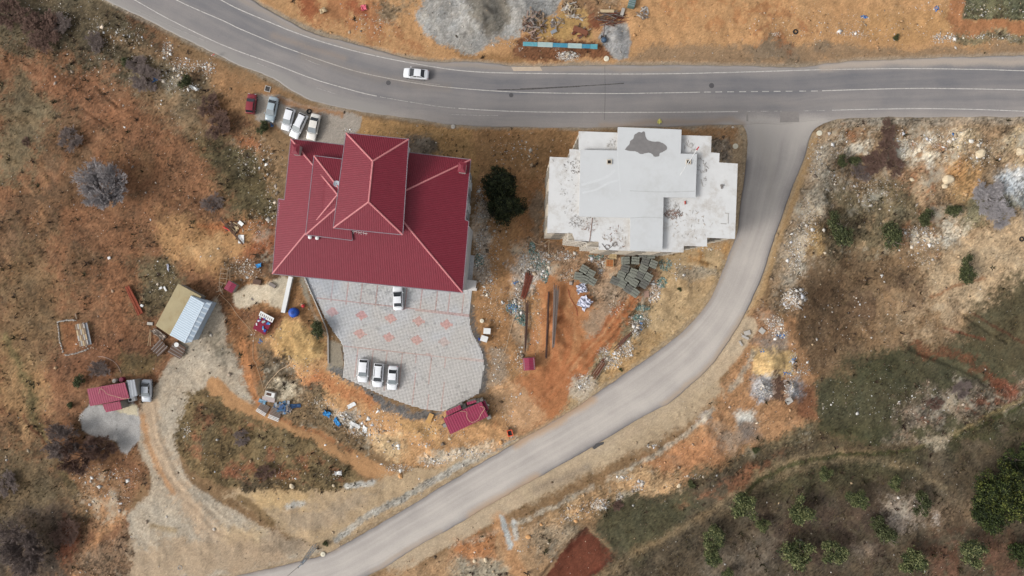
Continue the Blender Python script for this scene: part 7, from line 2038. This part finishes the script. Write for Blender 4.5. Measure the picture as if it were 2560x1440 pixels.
# big dark green tree at the right edge: several crowns
bigc = crown_mesh("crown", 99, rlobes(99, 20, 4.9, 4.2, 1.2, 2.1), 17000, .17, [(56, 66, 34), (74, 84, 40), (42, 52, 28), (32, 40, 26), (108, 112, 56)])
tree("broadleaf_tree", "very large dark green tree at the right picture edge above the orchard", "tree", (2520, 1225), 1.0, bigc, trunk_mesh(9, 3.6, .4, 3.0, m_bark), 4.2, 0.3)
bigc2 = crown_mesh("crown", 98, rlobes(98, 9, 2.6, 3.0, .9, 1.6), 7000, .16, [(56, 66, 36), (72, 82, 42), (42, 52, 30), (32, 40, 26)])
tree("broadleaf_tree", "dark green tree below the very large one at the right picture edge", "tree", (2470, 1275), 1.1, bigc2, trunk_mesh(10, 2.6, .3, 2.0, m_bark), 3, 0.3)
tree("broadleaf_tree", "dark green tree touching the upper side of the very large one", "tree", (2540, 1150), 1.0, bigc2, trunk_mesh(11, 2.6, .3, 2.0, m_bark), 3, 2.3)
tree("broadleaf_tree", "dark tree cut by the right picture edge in the lower corner", "tree", (2562, 1390), .9, bigc2, trunk_mesh(12, 2.6, .3, 2.0, m_bark), 3, 4.3)
# two dark evergreens between the houses
def evergreen(label, c, R_, seed):
    cols = DKC; lb_ = []
    r = random.Random(seed)
    for k in range(11):
        a = k * .571 * 2 + r.uniform(-.2, .2); q = R_ * r.uniform(.35, .62)
        lb_.append((q * math.cos(a), q * math.sin(a), 2.2 + r.uniform(-.5, 1.0), R_ * r.uniform(.25, .36)))
    lb_ += [(0, 0, 3.2, R_ * .55), (0, 0, 4.6, R_ * .35)]
    me_ = crown_mesh("crown", seed, lb_, 11000, .15, cols, 1.0)
    return tree("dark_evergreen", label, "tree", c, 1.0, me_, trunk_mesh(seed, 3.6, .28, 1.8, m_bark_d), 3.0)
evergreen("black green evergreen between the houses, upper one of the touching pair", (1253, 462), 3.9, 31)
evergreen("black green evergreen between the houses, lower and larger one of the pair", (1261, 514), 4.3, 32)
# green bushes
for c, s, lb, mm, st in (((792, 830), 1.0, "round green bush standing over the kerb wall left of the paved yard", 0, None), ((460, 203), .72, "bright green round bush beside the litter near the parked cars", 1, None), ((307, 152), .55, "small bright green bush in the upper left field", 0, None),
                     ((2107, 402), .62, "small dark green bush near the junction's outer corner", 1, None), ((2140, 405), .68, "dark green bush right beside the smaller one near the junction", 0, None), ((2420, 672), 1.2, "dark green bush on the pale slope at the right, upper right of the meadow", 1, (.8, 1.3)),
                     ((2228, 600), 1.35, "broad dark green bush on the east slope below the rubble", 0, (1.3, .9)), ((2318, 545), .9, "light olive green bush right of the broad dark one", 1, None), ((2388, 530), .9, "greyish green bush right of the light olive one", 0, None),
                     ((2100, 570), 1.2, "low spreading green bush beside the grey rubble shoulder", 1, (1.0, 1.6)), ((203, 950), .75, "green bush with a dark top left of the west shed", 0, None), ((170, 1015), .45, "tiny dark green bush left of the grey apron", 1, None),
                     ((1732, 1212), .55, "dark small bush at the upper edge of the meadow", 0, None), ((1893, 1128), .5, "dark small bush with a white scrap beside it on the east slope", 1, None), ((1699, 724), .28, "tiny green tuft on the tan slope right of the pallets", 0, None),
                     ((2245, 92), .42, "small dark green weed on the golden earth north of the main road", 1, None), ((1552, 925), .26, "tiny green tuft on the slope above the inner road edge", 0, None), ((655, 318), .7, "green bush under the blue grey parked sedan", 1, None),
                     ((812, 1362), .4, "small green weed beside the cream disc at the lattice pole", 1, None)):
    big = s > .6
    me_ = (gd_mesh if big else sh_mesh)[mm]
    tree("green_bush", lb, "bush", c, s * (.95 if big else 1.5), me_, tr_mesh[mm] if big else None, 1.4, sz=st)
# bare trees and thickets: real branching twigs
def bare(seed, R_, h, n_main, depth, r0, up=.5, spread=.75):
    r = random.Random(seed); V_, F_ = [], []
    def seg(a, b, ra, rb):
        n0 = len(V_); d = (b - a).normalized(); u = d.orthogonal().normalized(); v = d.cross(u)
        for p, q in ((a, ra), (b, rb)):
            for k in range(3):
                t_ = k * 2.0944; V_.append(tuple(p + u * (q * math.cos(t_)) + v * (q * math.sin(t_))))
        for k in range(3):
            k2 = (k + 1) % 3; F_.append((n0 + k, n0 + k2, n0 + 3 + k2, n0 + 3 + k))
    def grow(p, d, L_, rad, dep):
        q = p
        for s_ in range(2):
            d = (d + mathutils.Vector((r.uniform(-.25, .25), r.uniform(-.25, .25), r.uniform(-.12, .2)))).normalized()
            nq = q + d * (L_ / 2); seg(q, nq, max(rad, .022), max(rad * .8, .016)); rad *= .8; q = nq
            if dep > 0:
                for _ in range(2 if dep > 1 else 3):
                    nd = (d + mathutils.Vector((r.uniform(-1, 1), r.uniform(-1, 1), r.uniform(-.5, .7))) * spread).normalized()
                    grow(q, nd, L_ * r.uniform(.55, .8), rad * .62, dep - 1)
        if dep > 0: grow(q, d, L_ * .75, rad * .8, dep - 1)
    for k in range(n_main):
        a = k * 6.283 / n_main + r.uniform(-.3, .3)
        d = mathutils.Vector((math.cos(a), math.sin(a), up + r.uniform(-.15, .4))).normalized()
        grow(mathutils.Vector((0, 0, h)), d, R_ * .42 * r.uniform(.6, 1.15), r0, depth)
    V_ = np.array(V_); F_ = np.array(F_)
    return V_, F_
bare_lib = {}
def bare_tree(label, c, R_, m, seed, h=1.2, n_main=10, depth=4, r0=.08, sz=(1, 1, .9), name="bare_tree", zc=1.2, cat="tree", up=.5, tm=None):
    key = (seed, m.name)
    if key not in bare_lib:
        V_, F_ = bare(seed, 3.0, h, n_main, depth, r0, up)
        k = 3.0 / np.percentile(np.hypot(V_[:, 0], V_[:, 1]), 98)
        V_[:, :2] *= k
        bare_lib[key] = fast_mesh("crown", V_, F_, None, m)
    s = R_ / 3.0
    x, y, z = G(*c); x, y, _ = P(c[0], c[1], z + zc)
    t = thing(name, label, cat, (x, y, z), rg.uniform(0, 6.28))
    o = link("crown", bare_lib[key], t); o.scale = (s * sz[0], s * sz[1], s * sz[2])
    mb = MB(); mb.tube([(0, 0, -.5), (0, 0, (h + .1) * s)], [.16 * s + .04, .09 * s + .03], 7); mb.build("trunk", tm or m_bark_d, t)
    return t
bare_tree("pale grey leafless tree standing alone in the west field", (283, 470), 4.4, m_twig, 1, n_main=14, depth=4, r0=.09, tm=m_bark)
bare_tree("wide pale leafless tree in the bottom left corner", (72, 1362), 4.6, m_twig_g, 2, n_main=12, depth=4, r0=.08, tm=m_bark)
bare_tree("leafless dark tree over the trailer below the grey apron, right crown", (262, 1118), 2.9, m_twig_b, 3, n_main=8, depth=4, r0=.07)
bare_tree("leafless mauve tree left of the trailer below the grey apron", (168, 1100), 3.3, m_twig_g, 4, n_main=8, depth=4, r0=.06)
bare_tree("leafless dark tree at the left edge of the trailer, with long bent limbs", (205, 1140), 3.3, m_twig_b, 5, n_main=8, depth=4, r0=.07)
for c, r_, m, sd_i, lb in (((527, 262), 2.3, m_twig_b, 3, "brown leafless thicket left of the parked cars, upper part"), ((548, 310), 2.6, m_twig_b, 5, "dark brown leafless thicket left of the parked cars, lower part"), ((370, 200), 2.6, m_twig_g, 4, "mauve leafless shrub with litter caught in it, upper left field"),
                       ((242, 105), 1.9, m_twig_g, 3, "small mauve leafless shrub left of the upper litter strip"), ((345, 160), 1.9, m_twig_g, 5, "grey leafless shrub above the mauve one with litter"), ((110, 80), 3.6, m_twig_b, 4, "large dark leafless thicket in the upper left corner"),
                       ((30, 40), 3.4, m_twig_b, 5, "dark leafless thicket cut by the upper left corner"), ((175, 350), 2.2, m_twig_g, 4, "rounded faint mauve shrub in the west field below the wheel tracks"), ((532, 510), 2.0, m_twig_g, 3, "mauve leafless shrub left of the red roofed house"),
                       ((62, 355), .9, m_twig_b, 3, "small dark shrub near the left edge of the west field"), ((150, 60), 2.0, m_twig_g, 5, "mauve shrub between the two dark thickets at the top left"), ((2222, 322), 1.7, m_twig_b, 5, "top clump of the dark brown thicket right of the junction"),
                       ((2218, 370), 2.5, m_twig_b, 3, "middle clump of the dark brown thicket right of the junction"), ((2185, 405), 2.3, m_twig_b, 4, "lower left clump of the dark brown thicket right of the junction"), ((2235, 415), 1.9, m_twig_b, 5, "lower right clump of the dark brown thicket right of the junction"),
                       ((2155, 430), 1.9, m_twig_g, 3, "outer lower left clump of the brown thicket right of the junction"), ((2470, 500), 3.4, m_twig, 4, "grey leafless shrub on the olive slope left of the white gravel"), ((2500, 545), 2.4, m_twig, 5, "lower grey leafless shrub beside the white gravel"),
                       ((660, 1180), 1.9, m_twig_b, 3, "dark brown leafless shrub at the foot of the grass island"), ((605, 1095), 1.5, m_twig_g, 4, "faint mauve shrub in the middle of the grass island"), ((15, 1210), 2.4, m_twig_g, 4, "mauve leafless shrub at the left picture edge"),
                       ((170, 1325), 2.8, m_twig_b, 5, "dark shrub right of the wide pale leafless tree"), ((250, 920), 1.9, m_twig_g, 3, "faint grey shrub above the west shed"), ((1960, 1010), .1, m_twig_b, 3, ""), ((2405, 975), 1.8, m_twig_g, 5, "mauve shrub among the pale stones on the right slope"),
                       ((2340, 1010), 1.6, m_twig_b, 3, "brown shrub among the pale stones left of the mauve one"), ((1545, 1265), 1.0, m_twig_b, 4, "dark twiggy shrub under the white rubble heap above the meadow")):
    if r_ < .5: continue
    bare_tree(lb, c, r_, m, sd_i, name="leafless_shrub", cat="shrub", sz=(1, 1, .45), zc=.6)

# ------------------------------------------------------------------ loose stones, litter, grass
m_stone = attr_mat("loose_stones", .9, .15, 8, .0)
m_tuft = attr_mat("dry_grass", .9, .2, 2, 0, spec=.1)
r_ = np.random.default_rng(77)
oct_v = np.array([(1, 0, 0), (-1, 0, 0), (0, 1, 0), (0, -1, 0), (0, 0, 1), (0, 0, -1)], float)
oct_f = np.array([(0, 2, 4), (2, 1, 4), (1, 3, 4), (3, 0, 4), (2, 0, 5), (1, 2, 5), (3, 1, 5), (0, 3, 5)])
box_v = np.array([(-1, -1, 0), (1, -1, 0), (1, 1, 0), (-1, 1, 0), (-.8, -.8, 1), (.8, -.8, 1), (.8, .8, 1), (-.8, .8, 1)], float)
def stones(name, X, Y, S, cols, label, flat=.55, sink=.15, jitter=.35, kind='stuff', mat_=None):
    n = len(X)
    v = np.repeat(oct_v[None], n, 0) * (1 + jitter * r_.uniform(-1, 1, (n, 6, 1)))
    v = v + jitter * .35 * r_.uniform(-1, 1, (n, 6, 3))
    a = r_.uniform(0, 6.283, n); c_, s_ = np.cos(a), np.sin(a)
    asp = r_.uniform(.55, 1.0, n)
    vx, vy = v[..., 0] * S[:, None], v[..., 1] * (S * asp)[:, None]
    x = vx * c_[:, None] - vy * s_[:, None] + X[:, None]; y = vx * s_[:, None] + vy * c_[:, None] + Y[:, None]
    z = v[..., 2] * (S * flat)[:, None] + (look(Z, X, Y) + S * flat * (.5 - sink))[:, None]
    V_ = np.stack([x, y, z], -1).reshape(-1, 3)
    F_ = (oct_f[None] + (np.arange(n) * 6)[:, None, None]).reshape(-1, 3)
    me = fast_mesh(name, V_, F_, np.repeat(cols, 6, axis=0), mat_ or m_stone)
    o = tag(link(name, me), label, None, None, kind)
    return o
pal = lambda P_, n: np.array([lin(q) for q in P_])[r_.integers(0, len(P_), n)] * r_.uniform(.8, 1.15, n)[:, None]
def clear(X, Y, m_=2.0):
    u, v = 1280 + X * F / H, 720 - Y * F / H
    return (sdpoly(r1poly, u, v) > m_) & (sdpoly(r2poly, u, v) > m_) & (sdpoly(LOT, u, v) > m_) & (sdpoly(RED_G, u, v) > m_) & (sdpoly(WH_G, u, v) > m_)
# field stones by stoniness of the soil
N = 330000
X = r_.uniform(-96, 96, N); Y = r_.uniform(-56, 56, N)
dens = look(RUB, X, Y); clump = .35 + 1.3 * np.clip(fbm(X, Y, 2.2, 4, 130, .7) + .35, 0, 1)
k = r_.random(N) < (dens * clump * .55 + .012)
X, Y = X[k], Y[k]; k = clear(X, Y); X, Y = X[k], Y[k]
S = .045 + .05 * r_.pareto(2.6, len(X)); S = np.minimum(S, .42)
base_c = np.stack([look(C[..., i], X, Y) for i in range(3)], -1)
mixc = pal([(214, 200, 178), (226, 220, 210), (196, 170, 136), (176, 160, 142), (206, 204, 200), (150, 134, 116), (96, 84, 72), (110, 92, 74)], len(X))
t_ = r_.uniform(.1, .95, len(X))[:, None]
stones("stones", X, Y, S, base_c * 1.15 * (1 - t_) + mixc * t_, "loose pale stones strewn over the earth")
print("stones", len(X))
# gravel grit on the drives (tiny)
# litter: white and bluish scraps, each cluster px,py,rx,ry,n
LIT = [(1215, 700, 20, 40, 120), (1240, 760, 40, 60, 90), (1430, 690, 30, 20, 60), (1540, 770, 30, 20, 40), (1230, 600, 30, 90, 120), (1250, 900, 30, 60, 60), (1340, 800, 20, 80, 60), (1300, 900, 16, 40, 60), (1620, 690, 10, 30, 60), (1690, 670, 40, 30, 60), (1750, 620, 60, 10, 60), (1100, 1090, 80, 40, 120), (950, 1050, 60, 40, 90),(1200, 520, 14, 60, 130), (1198, 640, 16, 50, 170), (1200, 600, 10, 40, 80), (1320, 665, 24, 50, 320), (1350, 660, 26, 40, 240), (1295, 760, 20, 40, 200), (1420, 140, 26, 12, 420), (1316, 96, 6, 6, 10), (1300, 122, 8, 6, 12), (1392, 122, 8, 4, 8),
       (1640, 720, 16, 22, 150), (1634, 745, 14, 12, 80), (1600, 800, 26, 20, 130), (1588, 820, 12, 18, 130), (1565, 870, 20, 26, 150), (1510, 880, 18, 14, 80), (1520, 905, 24, 18, 130), (1460, 955, 22, 22, 120), (1545, 890, 14, 24, 90), (1400, 640, 40, 12, 120), (1500, 650, 30, 14, 100), (1503, 670, 10, 20, 90),
       (860, 1045, 34, 22, 260), (890, 1075, 30, 22, 200), (930, 1080, 26, 30, 120), (800, 1010, 30, 16, 60), (990, 1170, 40, 12, 120), (1090, 1155, 40, 10, 120), (1160, 1135, 50, 12, 150), (1060, 1112, 16, 8, 40), (990, 1115, 12, 10, 50),
       (1985, 742, 30, 22, 420), (1975, 760, 26, 16, 160), (1935, 810, 22, 24, 300), (1948, 835, 22, 12, 120), (1910, 975, 22, 26, 240), (1980, 970, 18, 26, 170), (1985, 900, 12, 34, 60), (2010, 930, 30, 20, 90), (1975, 930, 18, 16, 60),
       (2040, 400, 20, 60, 110), (2020, 560, 26, 60, 220), (1990, 640, 24, 50, 260), (2350, 350, 60, 28, 200), (2280, 370, 30, 24, 120), (2260, 340, 40, 20, 60), (2320, 580, 40, 20, 170), (2350, 600, 50, 26, 120), (2200, 470, 80, 50, 200), (2450, 380, 60, 40, 160), (2100, 360, 30, 40, 60), (2080, 450, 20, 50, 60), (2330, 640, 60, 30, 60),
       (2350, 95, 22, 14, 120), (2380, 92, 14, 12, 60), (2480, 90, 80, 8, 70), (2420, 20, 160, 18, 90), (2150, 85, 30, 10, 50), (2110, 82, 30, 8, 30), (1940, 88, 14, 5, 30), (2000, 60, 160, 50, 90), (2180, 70, 120, 40, 90),
       (120, 30, 80, 30, 60), (170, 60, 30, 30, 40), (260, 90, 40, 40, 50), (320, 90, 40, 26, 60), (420, 125, 16, 24, 130), (470, 165, 40, 20, 150), (520, 170, 20, 24, 130), (440, 190, 40, 40, 110), (480, 220, 26, 10, 60), (300, 160, 160, 80, 120), (240, 60, 30, 30, 40), (640, 400, 60, 60, 140), (680, 500, 20, 60, 60),
       (1500, 1262, 24, 16, 260), (1560, 1195, 20, 8, 60), (1605, 1205, 12, 6, 40), (1595, 1222, 14, 12, 90), (1430, 1295, 40, 12, 60), (1630, 1115, 16, 5, 40), (1740, 1200, 30, 10, 20), (1300, 1360, 40, 30, 40), (1550, 1245, 10, 14, 60), (1460, 1270, 60, 14, 80),
       (620, 680, 30, 26, 110), (600, 660, 40, 20, 60), (640, 560, 30, 30, 60), (400, 700, 40, 60, 60), (240, 1200, 80, 50, 110), (320, 1200, 30, 30, 50), (290, 1250, 40, 30, 40), (100, 1030, 3, 3, 3), (195, 1045, 8, 10, 24), (460, 1080, 12, 20, 50), (700, 1190, 60, 20, 24), (820, 1190, 40, 12, 24), (750, 920, 50, 30, 60), (700, 1150, 200, 60, 50), (300, 400, 300, 300, 110), (2150, 800, 180, 80, 90), (2200, 1000, 160, 60, 90), (2350, 1010, 90, 40, 60), (1260, 110, 40, 6, 20), (1460, 210, 0.1, .1, 1), (930, 60, 60, 40, 90), (1290, 380, 60, 40, 90), (870, 325, 20, 8, 40), (1270, 1020, 60, 40, 60), (210, 850, 60, 40, 20), (660, 840, 60, 20, 30)]
X, Y, NN = [], [], []
for px_, py_, rx, ry, n in LIT:
    n = int(n * (2.0 if 1180 < px_ < 1660 and 480 < py_ < 1000 else 1.4))
    q = np.sqrt(r_.random(n)) * r_.uniform(.6, 1.25, n); a = r_.uniform(0, 6.283, n)
    u, v = px_ + rx * q * np.cos(a), py_ + ry * q * np.sin(a)
    X.append((u - 1280) * H / F); Y.append((720 - v) * H / F)
X = np.concatenate(X); Y = np.concatenate(Y); k = clear(X, Y); X, Y = X[k], Y[k]
S = .06 + .05 * r_.pareto(2.5, len(X)); S = np.minimum(S, .5)
stones("litter", X, Y, S, pal([(236, 234, 230), (222, 220, 216), (210, 210, 214), (190, 182, 172), (226, 214, 196), (208, 192, 172), (160, 148, 138), (232, 228, 222), (196, 176, 152), (140, 126, 112)], len(X)), "scattered white and pale scraps and rubble", flat=.3, jitter=.5)
# teal netting scraps
NET = [(1338, 650, 14, 26), (1355, 664, 20, 14), (1362, 690, 10, 18), (1330, 620, 8, 18), (1198, 650, 12, 18), (1280, 768, 16, 18), (1300, 790, 12, 20), (1664, 662, 16, 16), (1655, 707, 12, 14), (1490, 642, 20, 8), (1606, 770, 20, 7), (1595, 795, 14, 9), (1310, 800, 10, 16), (1470, 700, 10, 8)]
X, Y = [], []
for px_, py_, rx, ry in NET:
    n = 130; q = np.sqrt(r_.random(n)); a = r_.uniform(0, 6.283, n); X.append((px_ + rx * q * np.cos(a) - 1280) * H / F); Y.append((720 - (py_ + ry * q * np.sin(a))) * H / F)
X = np.concatenate(X); Y = np.concatenate(Y); k = clear(X, Y); X, Y = X[k], Y[k]
stones("netting_scraps", X, Y, .08 + .10 * r_.random(len(X)), pal([(120, 150, 142), (104, 134, 126), (140, 162, 154), (160, 170, 166), (92, 116, 110)], len(X)), "torn teal building net among the rubble", flat=.25, jitter=.7)
# blue scraps
BL = [(1950, 840, 12, 6, 24), (1905, 877, 6, 4, 10), (1988, 900, 5, 10, 14), (1970, 934, 12, 5, 24), (1280, 770, 14, 12, 40), (1290, 706, 10, 5, 12), (1600, 815, 8, 10, 14), (650, 853, 5, 6, 12), (388, 202, 9, 6, 26), (2343, 20, 5, 6, 16), (2162, 40, 9, 4, 16), (681, 313, 6, 4, 10), (2385, 335, 4, 4, 8)]
X, Y = [], []
for px_, py_, rx, ry, n in BL:
    q = np.sqrt(r_.random(n)); a = r_.uniform(0, 6.283, n); X.append((px_ + rx * q * np.cos(a) - 1280) * H / F); Y.append((720 - (py_ + ry * q * np.sin(a))) * H / F)
X = np.concatenate(X); Y = np.concatenate(Y)
stones("blue_scraps", X, Y, .08 + .12 * r_.random(len(X)), pal([(70, 130, 190), (96, 144, 200), (60, 96, 160)], len(X)), "small scraps of blue plastic in the rubbish", flat=.25, jitter=.6)
# grass and weed tufts
N = 170000
X = r_.uniform(-96, 96, N); Y = r_.uniform(-56, 56, N)
dens = look(TUF, X, Y); clump = np.clip(fbm(X, Y, 3.0, 4, 140, .75) * 1.6 + .25, .03, 1)
k = r_.random(N) < dens * clump * 1.0
X, Y = X[k], Y[k]; k = clear(X, Y, 5); X, Y = X[k], Y[k]
n = len(X); nb = 7
big = np.where(r_.random(n) < .05, r_.uniform(1.8, 3.2, n), 1.0)
Rr = r_.uniform(.10, .30, n) * big; Hh = r_.uniform(.08, .26, n) * big
a = r_.uniform(0, 6.283, (n, nb)); rad = Rr[:, None] * r_.uniform(.4, 1.1, (n, nb)); z0 = look(Z, X, Y)
w_ = .10 + .05 * r_.random((n, nb))
cx, cy = X[:, None], Y[:, None]
in_ = .25 * rad
p0 = np.stack([cx + in_ * np.cos(a - 1.2), cy + in_ * np.sin(a - 1.2), np.repeat(z0[:, None], nb, 1) - .02], -1)
p1 = np.stack([cx + in_ * np.cos(a + 1.2), cy + in_ * np.sin(a + 1.2), np.repeat(z0[:, None], nb, 1) - .02], -1)
p2 = np.stack([cx + rad * np.cos(a), cy + rad * np.sin(a), z0[:, None] + Hh[:, None] * r_.uniform(.5, 1.1, (n, nb))], -1)
V_ = np.stack([p0, p1, p2], 2).reshape(-1, 3)
F_ = np.arange(len(V_)).reshape(-1, 3)
bc = np.stack([look(C[..., i], X, Y) for i in range(3)], -1)
gcol = pal([(98, 88, 58), (84, 78, 52), (70, 64, 48), (116, 100, 66), (62, 50, 42), (92, 72, 58)], n)
t_ = r_.uniform(.35, .9, n)[:, None]
cc = np.where(big[:, None] > 1.5, pal([(64, 52, 44), (58, 54, 38), (74, 62, 50)], n), bc * .8 * (1 - t_) + gcol * t_)
cc = np.repeat(cc, nb * 3, axis=0) * np.repeat(r_.uniform(.8, 1.2, n * nb), 3)[:, None]
tag(link("grass_tufts", fast_mesh("grass_tufts", V_, F_, cc, m_tuft)), "dry grass and weed tufts over the fields", None, None, "stuff")
print("tufts", n)
